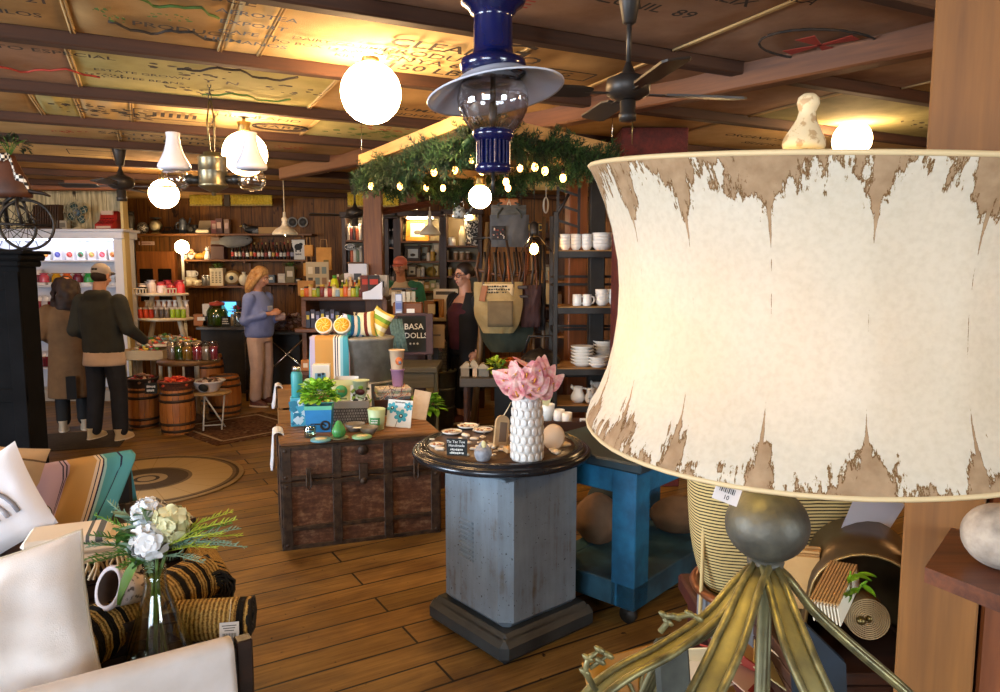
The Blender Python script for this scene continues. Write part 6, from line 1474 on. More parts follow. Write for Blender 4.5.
MB().at((0,-.012,.19)).ball((0,0,0),(.06,.002,.05),12,6).ball((.04,0,.04),(.03,.002,.025),10,6).box((-.035,0,-.05),(.02,.002,.05)).box((.03,0,-.05),(.02,.002,.05)).rows(0,-.001,-.11,.12,.05,1).build('print',INK,t)
t = thing('dark_box','dark red wooden box under the grey fish','box',sh_at(219,z2)); MB().box((0,0,.1),(.2,.14,.2),.004).at().prism([(-.11,-.08),(.11,-.08),(.11,.08),(-.11,.08)],.2,.25,0,[(-.05,-.03),(.05,-.03),(.05,.03),(-.05,.03)]).build('body',mat('#3f2018',.6),t)
for px,cc,lb in ((184.5,'#d8cdb8','leftmost pale flower pot below the little globe'),(191,'#e0d6c2','white flower pot right of the little globe')):
    t = thing('flower_pot',lb,'pot',sh_at(px,z2)); MB().lathe([(.035,0),(.05,.07),(.045,.07),(0,.06)],14).build('pot',mat(cc,.5),t); m = MB()
    for k in range(16): m.ball((random.uniform(-.06,.06),random.uniform(-.05,.05),.08+random.uniform(0,.06)),.022,7,5,k % 2)
    m.build('blossom',[mat('#e8dcc8',.7),mat('#d0a07a',.7)],t)
t = thing('bird_ornament','golden carved bird ornament on the bottle shelf','ornament',sh_at(200,z2)); MB().ball((0,0,.05),(.09,.05,.05)).ball((.07,0,.1),.03).tube([(-.06,0,.06),(-.12,0,.13),(-.16,0,.12)],[.02,.016,.006],6).build('body',mat('#b8862a',.5),t)
t = thing('white_figurine','white seated cat figurine left of the dark red box','figurine',sh_at(207.5,z2)); MB().lathe([(.05,0),(.055,.04),(.035,.11),(.025,.13)],14).ball((0,-.01,.155),.032).ball((-.018,0,.19),.01,6,5).ball((.018,0,.19),.01,6,5).build('body',CERAM,t)
# little globe lamp on its post
p = P(182,247,BY-.25); t = thing('post_lamp','small glowing globe lamp on a white post before the shelves','lamp',(p.x,p.y,0))
MB().ball((0,0,p.z),.10,20,14).build('globe',glow('#ffdba8',30),t); MB().cyl((0,0,.9),(0,0,p.z-.09),.02).build('post',mat('#d8d0be',.5),t); MB().lathe([(.12,0),(.12,.03),(.03,.06),(.022,.9)],14).build('base',mat('#d8d0be',.5),t)
# lower shelves
def mug(loc,r,h,m,label,group=None,rz=0):
    t = thing('mug',label,'mug',loc,rz,group); MB().lathe([(r*.9,0),(r,h*.05),(r,h),(r*.92,h),(r*.9,h*.1),(0,h*.08)],16).build('cup',m,t)
    MB().tube([(r*.95,0,h*.82),(r*1.5,0,h*.75),(r*1.6,0,h*.45),(r*1.3,0,h*.22),(r*.95,0,h*.2)],.008,6).build('handle',m,t); return t
mug(sh_at(187.5,z3),.05,.09,CREAM,'cream mug in front at the left of the lower left shelf'); mug(sh_at(193,z3)+V((.04,0,0)),.05,.09,CREAM,'cream mug second on the lower left shelf')
boxy('tile_block','cream block carrying a printed mug on the lower left shelf','block',sh_at(190,z3,.24),.16,.06,.13,CREAM); mug(sh_at(188.5,z3,.24)+V((0,0,.131)),.05,.1,CERAM,'upper white mug on the cream block, left'); mug(sh_at(194,z3,.24)+V((-.03,0,.131)),.045,.1,CERAM,'upper white mug on the cream block, right')
for px,lb in ((203,'left steel shaker by the plant box'),(207,'right steel shaker touching the plant box')): jar(sh_at(px,z3),.04,.16,mat('#8a8a88',.3,.7),CHROME,lb,name='shaker',cat='shaker')
t = boxy('plant_box','tall white lettered box with green plant on the lower shelf','box',sh_at(217,z3),.20,.14,.27,mat('#d9ceb4',.6)); b = MB()
for k in range(3): b.rows(-.055+k*.055,-.0715,.13,.035,.18,7)
b.build('lettering',INK,t)
bushy(sh_at(217,z3)+V((0,-.03,.28)),.08,.06,50,14,.05,.012,'green trailing plant in the tall white lettered box',['#5f7a3a','#7a9a4a','#4a6030'])
t = thing('mantel_clock','cream oval clock with dark eye-like centre on lower shelf','clock',sh_at(231,z3)); MB().at((0,0,.12),rx=PI/2).lathe([(0,.03),(.13,.02),(.135,-.02),(0,-.03)],26,el=.85).build('case',mat('#8a6a3c',.4),t); MB().at((0,-.024,.12),rx=PI/2).lathe([(0,0),(.1,0),(.1,.004)],24,el=.8).build('dial',mat('#d9cba4',.5),t); MB().at((0,-.03,.12),rx=PI/2).lathe([(0,0),(.035,0),(.035,.004)],16).build('centre',mat('#23303a',.4),t); MB().box((0,0,.01),(.2,.06,.02)).build('foot',WOODDK,t)
t = thing('ceramic_jug','round cream jug beside the blonde hair on the shelf','jug',sh_at(243,z3)); MB().ball((0,0,.09),(.08,.08,.09)).lathe([(.03,.16),(.025,.2),(.035,.21)],12).build('body',CREAM,t)
for px,w,h,cc,lb in ((270,.14,.12,'#4f5a60','blue-grey tin at the left of the lower right shelf'),(281.5,.11,.14,'#c9bfae','white canister on the lower right shelf'),(290,.14,.25,'#7a6a3a','tall olive packet with leaf crown on the lower right shelf'),(298,.08,.07,'#2a2420','small dark box at the right of the lower right shelf')):
    boxy('pantry_box',lb,'box',sh_at(px,z3b),w,.1,h,mat(cc,.5),0,facelabel('#d8cfb8',.6,.35,.55))
bushy(sh_at(290,z3b)+V((0,0,.26)),.07,.05,30,15,.06,.012,'tuft of leaves topping the olive packet',['#6a7a3a','#8a9a4a'])
# yellow pressed-tin panels under the ceiling
def corr_panel(px0,px1,py0,py1,Y,label):
    a,b = P(px0,py1,Y),P(px1,py0,Y); w_ = b.x-a.x; h_ = b.z-a.z; t = thing('yellow_tin_panel',label,'panel',((a.x+b.x)/2,Y,(a.z+b.z)/2)); n = int(w_/.045); N_ = n*4
    MB().grid(lambda u,v: ((u-.5)*w_,.018*math.sin(u*n*2*PI)*.6-.012*math.cos(v*6*PI),(v-.5)*h_),N_,12,th=.01).build('sheet',mat('#b89a1c',.55,col2='#d0b534',vs=7),t)
    MB().box((0,.01,h_/2),(w_,.05,.02)).box((0,.01,-h_/2),(w_,.05,.02)).build('edge_strip',mat('#8f7a1c',.5),t)
corr_panel(190,222,192,205,10.7,'yellow ribbed tin panel left of the chandelier tank'); corr_panel(231,272,192,205,10.7,'yellow ribbed tin panel right of the chandelier tank'); corr_panel(348,365,193,206,10.2,'yellow ribbed tin panel left of the big post'); corr_panel(380,399,193,206,10.2,'yellow ribbed tin panel right of the big post')
t = thing('strap_band','dark leather strap band between the two left yellow panels','strap',P(227,198,10.7)); MB().box((0,0,0),(.08,.03,.24),.004).build('band',mat('#4a3c24',.7),t)
# cupboard with dark panes under the shelf
a,b = P(131,290,BY),P(168,251,BY)
t = thing('glazed_cupboard','orange-brown wall cupboard with two dark panes','cupboard',((a.x+b.x)/2,BY+.2,a.z-.3)); w_,h_ = b.x-a.x,b.z-a.z+.3
MB().box((0,.05,h_/2),(w_,.1,h_),.004).build('frame',wood('#6b3a16','#a8642a',5,2),t)
for s in (-1,1): MB().box((s*w_*.24,-.005,h_*.42),(w_*.34,.02,h_*.56)).build('door_pane',mat('#0e0c0b',.15),t)
p = P(144,243,BY+.2); t = thing('wall_plaque','small pale pink plaque over the dark-paned cupboard','sign',(p.x,BY+.28,p.z)); MB().box((0,0,0),(.24,.02,.055),.003).rows(0,-.0115,0,.17,.03,1,1).build('plaque',[mat('#cfae9a',.6),mat('#9a6a5a',.6)],t)
# hanging kraft bags
def paperbag(px,py0,py1,Y,w,label,rz=0,m=None,nm='hanging_paper_bag'):
    a = P(px,py1,Y); h = P(px,py0,Y).z-a.z; t = thing(nm,label,'bag',(a.x,Y,a.z),rz)
    MB().box((0,0,h/2),(w,.09,h),.004).build('bag',m or mat('#dba052',.8,col2='#c98f46',vs=9),t)
    MB().tube([(-w*.22,-.03,h),(-w*.18,-.03,h+.11),(w*.18,-.03,h+.11),(w*.22,-.03,h)],.007,5).build('handle',KRAFT,t); return t
paperbag(309.5,245,256.5,10.3,.12,'smaller kraft bag hanging beside the white picture board')
t = paperbag(324.5,247.5,270,10.2,.21,'large kraft bag hanging at the end of the bottle shelf',R(8)); MB().box((.03,-.047,.08),(.07,.003,.12)).build('print',mat('#7a6a3a',.7),t)
paperbag(310,263,276,10.2,.16,'kraft bag hanging below the smaller bag')
p = P(316,292,9.6); t = thing('poster_board','tall cream poster board with small pictures by the kraft bags','sign',P(318,294,9.5)); MB().box((0,0,.17),(.30,.015,.5),.002).build('board',mat('#b8a98a',.7),t)
b = MB(); rr = random.Random(31)
for k in range(9): b.box((-.09+.09*(k % 3),-.009,.03+.14*(k//3)),(.06,.003,.09),0,k % 4)
b.build('pictures',[mat('#6a7a78',.6),mat('#8a6a4a',.6),mat('#d8cfb8',.6),mat('#4a4238',.6)],t)
# ================================================================ BACK COUNTER ALONG THE LEFT WALL
CY = 9.7; zc = P(230,327,CY).z; a = P(196,327,CY).x; b = P(300,327,CY).x
t = thing('service_counter','long dark service counter along the back wall','counter',((a+b)/2,CY+.3,0))
MB().box((0,0,zc-.02),(b-a,.62,.04),.006).build('worktop',mat('#4a4640',.35,col2='#5a564e',vs=5),t); MB().box((0,.03,(zc-.04)/2),(b-a-.06,.52,zc-.04),.004).build('front_panel',BLACKISH,t)
def ct(px,dy=.2): return V((P(px,327,CY+dy).x,CY+dy,zc+.001))
t = lathe_thing('pickle_jar','big glass jar of green pickles with red lid','jar',ct(218,.12),[('glass',[(.11,0),(.135,.03),(.14,.2),(.10,.27),(.085,.29)],glass('#cfdcc0',.12)),('pickles',[(0,.012),(.115,.02),(.128,.16),(.11,.235),(0,.24)],mat('#3f5a1c',.4,col2='#6a8a34',vs=18)),('lid',[(.095,.285),(.1,.29),(.1,.325),(.03,.335),(0,.35)],mat('#b84a3a',.4))],seg=20)
t = boxy('chalk_label','small black chalkboard sign before the pickle jar','sign',ct(226,.03),.12,.02,.14,BLKBOARD); MB().rows(0,-.012,.075,.09,.09,3).build('lettering',CHALK,t)
t = boxy('register_screen','bright blue point-of-sale screen behind the pickle jar','screen',ct(231,.3)+V((0,0,.1)),.30,.03,.24,BLACKISH); MB().box((-.01,-.017,.165),(.2,.004,.12),0).box((.0,-.017,.05),(.2,.004,.09),0).build('display',glow('#5fb4f0',1.4),t); MB().lathe([(.08,-.1),(.08,-.085),(.02,-.08),(.02,.02)],14).build('foot',DKMET,t)
for px,w,h,cc,lb in ((208,.10,.30,'#d9d0c2','tall white price card leaning by the wall'),(203,.22,.16,'#a8662a','brown kraft wrapping pack by the candy tiers'),(235,.08,.16,'#b8a48a','tan tin behind the pink flowers'),(240,.08,.18,'#e0d8e0','white tin with pink flower print'),(245,.06,.12,'#c8bfb0','small cream tin by the blue sweatshirt')):
    boxy('counter_box',lb,'box',ct(px,.25),w,.09,h,mat(cc,.6),0,facelabel('#e4dccb',.5,.3,.6))
bushy(ct(237.5,.12)+V((0,0,.21)),.06,.05,26,17,.05,.02,'pink flowers in a jar on the service counter',['#c8305a','#d86a8a','#4a7a3a'],'pink_flowers','flowers'); jar(ct(237.5,.12),.05,.2,glass('#dfe6e6',.2),CHROME,'glass jar holding the pink flowers')
# glass cloche / wire basket beside blonde woman, chrome X brace
c = P(285,333,9.0); TBZ = c.z
t = thing('folding_table','small dark table with chrome cross brace by the blonde woman','table',(P(275,330,9.1).x,9.42,0))
tx0,tx1 = P(236,330,9.0).x-P(275,330,9.1).x,P(312,330,9.0).x-P(275,330,9.1).x
MB().box(((tx0+tx1)/2,0,TBZ-.02),(tx1-tx0,.5,.035),.004).build('tabletop',BLACKISH,t)
MB().cyl((tx0+.03,-.24,.12),(tx1-.12,-.24,TBZ-.06),.012).at().cyl((tx1-.03,.24,.12),(tx0+.12,.24,TBZ-.06),.012).build('cross_brace',CHROME,t)
for x in (tx0+.04,tx1-.04):
    for y in (-.22,.22): MB().cyl((x,y,0),(x,y,TBZ-.035),.016).build('leg',IRON,t)
t = thing('candy_basket','clear basket heaped with wrapped sweets by the blonde woman','basket',(P(285,330,9.1).x,9.35,TBZ)); MB().prism([(-.17,-.12),(.17,-.12),(.17,.12),(-.17,.12)],0,.2,0,[(-.2,-.15),(.2,-.15),(.2,.15),(-.2,.15)]).build('box',glass('#d8d0d0',.2),t)
m = MB(); rr = random.Random(44)
for k in range(70): m.at((rr.uniform(-.14,.14),rr.uniform(-.1,.1),.02+rr.uniform(0,.2)),rz=rr.uniform(0,3),ry=rr.uniform(-1,1)).box((0,0,0),(.06,.04,.025),.008,k % 4)
o = m.build('wrapped_sweets',[mat('#5a2f2f',.4),mat('#8a6a6a',.3),mat('#b8a8a8',.3),mat('#3a2424',.4)],t); o['kind'] = 'stuff'
# ================================================================ TIERED CANDY STAND, BARRELS
SY = 8.4; WHP = mat('#cfc4ae',.55,col2='#b8a98c',vs=6)
sx_ = P(167,330,SY).x; t = thing('tiered_stand','white three-tier wooden stand packed with sweets','display stand',(sx_,SY,0))
TZs = [P(167,342,SY).z,P(165,317.5,SY).z,P(163,293,SY).z]; TW_ = [.72,.60,.58]; TDp = [.55,.46,.4]; TX = [.02,.0,-.03]
for z,w_,d_,x in zip(TZs,TW_,TDp,TX):
    MB().lathe([(0,-.03),(w_/2,-.03),(w_/2+.008,-.015),(w_/2,0),(0,0)],30,c=(x,0,z),el=d_/w_).build('tier',WHP,t)
for k,(zl,zh) in enumerate(((TZs[0],TZs[1]-.03),(TZs[1],TZs[2]-.03))):
    for x in (-.2,.2): MB().cyl((x*1.05,0,zl),(x*.75,0,zh),.035,.025,10).build('strut',WHP,t)
for x in (-.26,.26):
    for y in (-.16,.16): MB().cyl((x,y,0),(x,y,TZs[0]-.03),.03).build('leg',WHP,t)
m = MB(); z = TZs[2]
for s in (-1,1):
    for k in range(5): m.box((-.03+s*(.10+k*.035),-.19+.002*k,z+.03),(.012,.012,.06))
    m.box((-.03+s*.17,-.19,z+.055),(.16,.012,.014))
m.build('picket_rail',WHP,t)
rr = random.Random(50); RC = ['#8a1420','#a8202c','#c83a3a','#7a101c','#d8c8c8','#b82a34']
for k in range(9):
    x = sx_-.03-.22+.055*k; candybag((x,SY-.02+.05*(k % 2),TZs[2]+.001),.10,.11+.02*(k % 3),.085,'#1a1a1a' if k == 0 else ('#c9bcb8' if k in (1,2) else RC[k % 6]),'%s candy bag from the left on the top tier' % ORD[k],'#d8d0d0' if k < 3 else '#b84048')
J2 = ['#b8402a','#c04a30','#b03424','#6a5a50','#4a403c','#5a504a','#8aa82a','#7a9a22','#94b030']
for k in range(9):
    x = sx_-.25+.062*k; jar((x,SY-.1,TZs[1]+.001),.027,.12,mat(J2[k],.25,col2=J2[k],vs=40),mat('#c9bfb4',.3),'%s sweet jar from the left on the middle tier' % ORD[k],'sweet jars on the middle tier')
for k in range(8):
    x = sx_-.23+.065*k; candybag((x,SY+.03,TZs[1]+.001),.06,.2,.05,'#b8a8a0','%s clear sweet bag behind the jars on the middle tier' % ORD[k],'#d8d2cc',group='clear bags on the middle tier')
SWC = ['#c8b04a','#b8301c','#4a8a3a','#d87a2a','#8ab0b8','#d8c8b0','#9a2a3a','#6a9a8a']
def heap(loc,rx_,ry_,h,n,seed,label,cols,sz=.05,name='sweet_heap',parent=None):
    r = random.Random(seed); m = MB()
    for k in range(n):
        a = r.uniform(0,2*PI); q = math.sqrt(r.random()); zz = h*(1-q*q)*r.uniform(.3,1)
        m.at((rx_*q*math.cos(a),ry_*q*math.sin(a),zz+.012),rz=r.uniform(0,3),rx=r.uniform(-.8,.8)).box((0,0,0),(sz,sz*.6,sz*.45),sz*.16,k % len(cols))
    if parent:
        o = m.build(name,[mat(c_,.4) for c_ in cols],parent,loc); o['kind'] = 'stuff'; return o
    o = m.build(name,[mat(c_,.4) for c_ in cols],loc=loc); tag(o,label,'sweets',None,'stuff'); return o
heap((sx_+.02,SY-.02,TZs[0]+.001),.33,.24,.09,150,51,'mixed wrapped sweets heaped on the bottom tier',SWC)
# barrels
BARW = wood('#84481a','#b87432',7,2,.55,.3)
def barrel(px,py,Yb,r,h,label,lid=True):
    q = PZ(px,py,0) if Yb is None else P(px,py,Yb); t = thing('barrel',label,'barrel',(q.x,q.y+r,0)); n = 18; m = MB()
    for k in range(n):
        a0_ = 2*PI*k/n; a1_ = 2*PI*(k+.94)/n
        m.lathe([(r*.86,0),(r*.96,h*.22),(r,h*.5),(r*.96,h*.78),(r*.86,h)],2,a0=a0_,a1=a1_)
    m.lathe([(0,h-.03),(r*.86,h-.03)],20).lathe([(0,.02),(r*.86,.02)],20).build('staves',BARW,t)
    m = MB()
    for z,k in ((.08,.9),(.24,.968),(.76,.968),(.92,.9)): m.lathe([(r*k+.004,h*z-.014),(r*k+.007,h*z),(r*k+.004,h*z+.014)],24)
    m.build('hoop',mat('#3a2a1e',.5,.4),t); return t,V((q.x,q.y+r,h))
t1,b1_ = barrel(171,436,None,.175,.46,'front oak barrel carrying a wicker basket of red sweets')
t2,b2_ = barrel(137,430,None,.16,.44,'oak barrel beside the capped man carrying a dark basket')
t3,b3_ = barrel(219,417,None,.19,.46,'oak barrel behind the small folding stool')
t4,b4_ = barrel(205,405,None,.18,.62,'tall oak barrel hidden behind the jars of candy sticks')
def wicker(c,r,h,m,label):
    t = thing('wicker_basket',label,'basket',c); MB().lathe([(r*.8,0),(r*.95,h*.5),(r,h),(r*1.05,h*1.02),(r*.94,h*1.02),(r*.75,.02),(0,.015)],26).build('weave',m,t)
    MB().tube([(r*1.02*math.cos(k*PI/14),r*1.02*math.sin(k*PI/14),h*1.02) for k in range(28)],.012,6,closed=True).build('rim',m,t); return t
WK1 = basket_mat('#5a2f1c','#6f3c24',26,40); WK2 = basket_mat('#2a1c14','#382619',26,40)
wb = wicker(b1_+V((0,0,-.028)),.17,.11,WK1,'reddish wicker basket on the front barrel'); heap((0,0,.07),.15,.15,.09,60,52,'',['#c83a24','#d85a34','#b82a1c'],.06,'red_sweets',wb)
wb = wicker(b2_+V((0,0,-.028)),.16,.12,WK2,'dark wicker basket of brown sweets on the left barrel'); heap((0,0,.08),.14,.14,.08,60,53,'',['#4a2f24','#7a5a48','#b8a090','#7a1f24'],.06,'brown_sweets',wb)
t = boxy('price_sign','small black price sign with white writing between the baskets','sign',b1_+V((-.2,-.13,-.03)),.12,.012,.11,BLKBOARD,.1); MB().rows(0,-.008,.055,.09,.08,2).build('lettering',CHALK,t)
# white bowl on small stool
q = PZ(203,432,0); SH = P(208,391,q.y+.2).z
t = thing('folding_stool','small round wooden stool on white metal legs','stool',(P(209,400,q.y+.2).x,q.y+.2,0)); MB().lathe([(0,-.03),(.23,-.03),(.24,-.015),(.23,0),(0,0)],28,c=(0,0,SH),el=.75).build('seat',wood('#8a6a40','#b8945c',6,0),t)
for x0,y0,x1,y1 in ((-.16,-.15,-.16,-.05),(.0,-.18,-.02,-.06),(.16,.02,-.02,-.08),(.17,-.12,.17,.0)): MB().cyl((x0,y0,0),(x1,y1,SH-.03),.009,seg=6).build('leg',mat('#c9c4b8',.4),t)
MB().cyl((-.0,-.17,.06),(.17,-.11,.06),.007,seg=6).build('stretcher',mat('#c9c4b8',.4),t)
wb = thing('enamel_bowl','white enamel bowl of chocolates on the small stool','bowl',(P(209,400,q.y+.2).x-.0,q.y+.2,SH)); MB().lathe([(.09,0),(.1,.01),(.16,.10),(.18,.115),(.17,.12),(.15,.1),(.09,.02),(0,.015)],28).build('bowl',mat('#d9d6d8',.25),wb); heap((0,0,.07),.13,.13,.07,50,54,'',['#3a241c','#5a3c30','#b8a8a0','#7a5a50'],.055,'chocolates',wb)
MB().at((.01,-.155,.06),rx=PI/2+.5).lathe([(0,0),(.05,0),(.05,.006),(0,.006)],18).build('chalk_tag',BLKBOARD,wb)
# round table with candy-stick jars
JZ = P(192,361,7.75).z
t = thing('round_display_table','round dark wooden table carrying candy-stick jars','table',(P(191,361,7.95).x,7.9,0)); MB().lathe([(0,-.04),(.32,-.04),(.33,-.02),(.32,0),(0,0)],32,c=(0,0,JZ)).build('tabletop',wood('#4a3018','#7a5a30',6,0),t); MB().lathe([(.16,0),(.15,.04),(.05,.1),(.05,JZ-.04)],18).build('pedestal_leg',WOODDK,t)
for k,(px,cc,nm) in enumerate(((171.5,'#b8a8a0','silver'),(179.5,'#4a7a1c','green'),(188,'#c89a2a','yellow'),(198,'#c83a4a','red'),(206.5,'#c8b8a8','cream'),(212.5,'#b83a5a','pink'))):
    p = P(px,361,7.8); t = thing('candy_stick_jar','glass jar of %s candy sticks on the round table' % nm,'jar',(p.x,7.78+.05*abs(k-2.5)/2.5,JZ+.001))
    MB().lathe([(.05,0),(.055,.01),(.055,.18),(.045,.195),(.05,.205)],16).build('glass',glass('#e8e6e4',.14),t); m = MB()
    for j in range(14): a = j*2.4; r = .04*math.sqrt(j/14); m.cyl((r*math.cos(a),r*math.sin(a),.01),(r*1.1*math.cos(a+.2),r*1.1*math.sin(a+.2),.15),.009,seg=6,mi=j % 2)
    m.build('candy_sticks',[mat(cc,.35),mat(cc,.5)],t)
t = thing('sweet_tray','long pale trough of sweets left of the candy-stick jars','tray',(P(147,356,8.1).x,8.1,JZ+.02)); MB().box((0,0,-.02),(.5,.3,.04),.006).box((0,-.14,.03),(.5,.015,.08)).box((0,.14,.03),(.5,.015,.08)).box((-.24,0,.03),(.015,.28,.08)).box((.24,0,.03),(.015,.28,.08)).build('trough',mat('#b8a078',.6),t)
heap((0,0,.0),.22,.12,.1,80,55,'',SWC,.05,'sweets',t)
for k in range(4): MB().cyl(((-.2,.2)[k % 2],(-.11,.11)[k//2],-JZ-.02),((-.2,.2)[k % 2],(-.11,.11)[k//2],-.04),.02).build('leg',WHP,t)
# ================================================================ PRODUCT COUNTER (middle)
CW_ = wood('#4a2810','#7a4a22',5,0,.5)
KY = 7.4; a = P(300,297,KY); b = P(388,303,KY+.15); ktop = a.z
t = thing('product_counter','stepped wooden shop counter crowded with small bottles','counter',((a.x+b.x)/2,KY+.35,0)); KW = b.x-a.x
MB().box((0,0,ktop-.02),(KW,.62,.04),.005).build('worktop',CW_,t)
zm = P(300,329,KY-.2).z; zl = P(300,372,KY-.2).z
MB().box((0,-.12,zm-.02),(KW+.04,.78,.04),.005).build('shelf_board',CW_,t); MB().box((0,-.12,zl-.02),(KW+.04,.78,.04),.005).build('shelf_board',CW_,t)
for x in (-KW/2+.02,KW/2-.02): MB().box((x,0,(ktop-.04)/2),(.05,.60,ktop-.04),.004).build('side_panel',CW_,t)
MB().box((0,.27,(ktop-.04)/2),(KW-.08,.03,ktop-.06)).build('back_panel',WOODDK,t)
def kt(px,dy=.12): return V((P(px,297,KY+dy).x,KY+dy,ktop+.001))
rr = random.Random(61); PC_ = ['#b8b02a','#c8a01c','#a8342a','#6a8a2a','#d0602a','#d8c8a0','#7a2a24','#c89a6a','#8aa0a8','#e0d8c8']
nm = {'#b8b02a': 'lime','#c8a01c': 'yellow','#a8342a': 'red','#6a8a2a': 'green','#d0602a': 'orange','#d8c8a0': 'cream','#7a2a24': 'maroon','#c89a6a': 'tan','#8aa0a8': 'grey-blue','#e0d8c8': 'white'}
for k in range(19):
    px = 303+k*3.9; c_ = PC_[(k*3+1) % 10]
    jar(kt(px,.08),.026+.004*(k % 2),.085+.02*(k % 3),mat(c_,.35),mat(['#d8d0c0','#2a2420','#c8a84a'][k % 3],.4),'%s little jar, %s from left in the front row on the stepped counter' % (nm[c_],ORD[k]),'little jars on the stepped counter')
for k in range(13):
    px = 330+k*4.2; c_ = PC_[(k*7+2) % 10]
    bottle(kt(px,.24),.028,.17+.03*(k % 3),mat(c_,.35),mat('#e0d8c8',.4),'%s sauce bottle, %s from left in the second row on the stepped counter' % (nm[c_],ORD[k]),mat('#e4dcc8',.6),'bottles in the second row on the stepped counter')
t = lathe_thing('juice_bottle','tall lime-yellow bottle standing out on the stepped counter','bottle',kt(335,.14),[('glass',[(.04,0),(.045,.12),(.035,.17),(.02,.19)],mat('#c8c81c',.35)),('cap',[(.022,.185),(.022,.22),(0,.22)],mat('#4a8a2a',.4))])
for px,w,h,cc,lb,z0 in ((359,.20,.34,'#c9cbd4','tall white carton of stacked boxes behind the little bottles',0),(352,.14,.24,'#d8d0d0','white carton with pink label behind the lime bottle',0),(371,.16,.22,'#cfd4dc','white folder box on the right part of the counter',0),(384,.09,.22,'#dfe2e8','slim white box with black bottle picture',0),(377,.12,.16,'#d4c9b4','cream carton left of the cashier',0)):
    boxy('carton',lb,'box',kt(px,.38 if px != 371 else .2),w,.1,h,mat(cc,.6),rr.uniform(-.2,.2),facelabel('#8a4a4a' if px == 352 else '#3a4048',.4,.3,.55))
for px,cc,lb in ((366.5,'#5a1f14','dark red magazine in the white rack'),(374,'#23201f','black magazine in the white rack')):
    boxy('magazine',lb,'magazine',kt(px,.02),.12,.02,.22,mat(cc,.5),.3,facelabel('#b83a2a',.7,.25,.7))
t = thing('white_rack','white angled card holder at the front of the stepped counter','rack',kt(373,-.06)); m = MB(); m.M = MX.Rotation(PI/2,4,'X'); m.prism([(-.10,-.02),(.10,-.02),(.10,.16),(-.02,.07),(-.10,.05)],-.03,.03).build('holder',mat('#d4d8e2',.5),t)
t = thing('ornate_plate','green and brown round plate on a stand among the cartons','plate',P(350,275,KY+.5)); MB().at(rx=PI/2+.2).lathe([(0,.0),(.07,0),(.13,.02),(.132,.026),(0,.01)],24).build('plate',mat('#4a2418',.3,col2='#3a5a3a',vs=14),t); t.location.z = ktop+.132
boxy('paper_bag','kraft bag standing at the left end of the stepped counter','bag',kt(307,.35),.17,.09,.16,KRAFT)
# mid shelf
for k in range(7):
    px = 303+k*5; p = P(px,329,KY-.3)
    boxy('herb_bag','%s dark patterned tea bag from left on the counter middle shelf' % ORD[k],'bag',(p.x,KY-.08,zm+.001),.045,.05,.17+.02*(k % 2),mat(['#23283a','#2a2436','#343040'][k % 3],.5),0,facelabel(['#c8b43a','#d8d8e0','#8a8ab0'][k % 3],.6,.25,.65),'tea bags on the counter middle shelf')
t = boxy('spice_tin','orange and white tin on the lowest counter shelf by the towel','tin',V((P(306,370,KY-.1).x,KY-.08,zl+.001)),.09,.07,.11,mat('#b8742a',.5),0,facelabel('#e8d8c0',.5,.4))
# card spinner with brown cases and grey box, hanging blue packets
t = thing('card_spinner','dark wire card rack with pale packets before the cashier','rack',kt(405,.1)); t.location.x = P(404,300,KY+.1).x; t.location.z = 0
zt3 = P(400,289,KY+.1).z; W3 = (P(415,283,KY).x-P(390,283,KY).x)
MB().cyl((0,0,.0),(0,0,zt3),.02).lathe([(.2,0),(.18,.03),(.03,.05)],16).build('post',IRON,t)
m = MB()
for z in (zt3-.0,zt3-.10): m.box((0,0,z),(W3,.02,.02)).box((0,.12,z),(W3,.02,.02))
m.build('wire_rail',IRON,t)
for k in range(5): MB().box((-W3/2+W3*(k+.5)/5,-.03,zt3-.10),(W3/6,.02,.15),.003).rows(-W3/2+W3*(k+.5)/5,-.034,zt3-.10,W3/9,.06,2,1).build('packet',[mat(['#c8bca4','#8a7a5c','#d0c8b8','#cfc4a8','#a89a80'][k],.5),INK],t)
t = thing('brown_case','brown leather case with small white print under the card rack','case',(P(408,318,KY-.15).x,KY-.12,P(408,321,KY-.15).z)); MB().box((0,0,.10),(.30,.10,.26),.012).box((0,-.052,.0),(.006,.004,.2)).build('body',mat('#6f3d18',.5,col2='#844c20',vs=7),t); MB().box((.03,-.054,.14),(.08,.004,.05),.001).build('label',WHITE,t)
t.location.z = P(408,325,KY-.15).z
t = thing('hanging_packets','hanging strip of pale blue packets left of the brown case','packets',P(399,310,KY-.2)); MB().box((0,0,0),(.07,.02,.32),.003).build('strip',mat('#8a9ac0',.5),t)
for k in range(4): MB().box((.0,-.012,.12-.08*k),(.055,.006,.06)).build('packet',mat(['#c8cfe0','#5a6aa8'][k % 2],.5),t)
# bracket that carries case and strip : a wooden display block
boxy('display_block','dark wooden display block carrying the brown leather case','block',(P(405,330,KY-.1).x,KY-.12,0),.42,.13,P(408,325,KY-.15).z-.001,WOODDK)
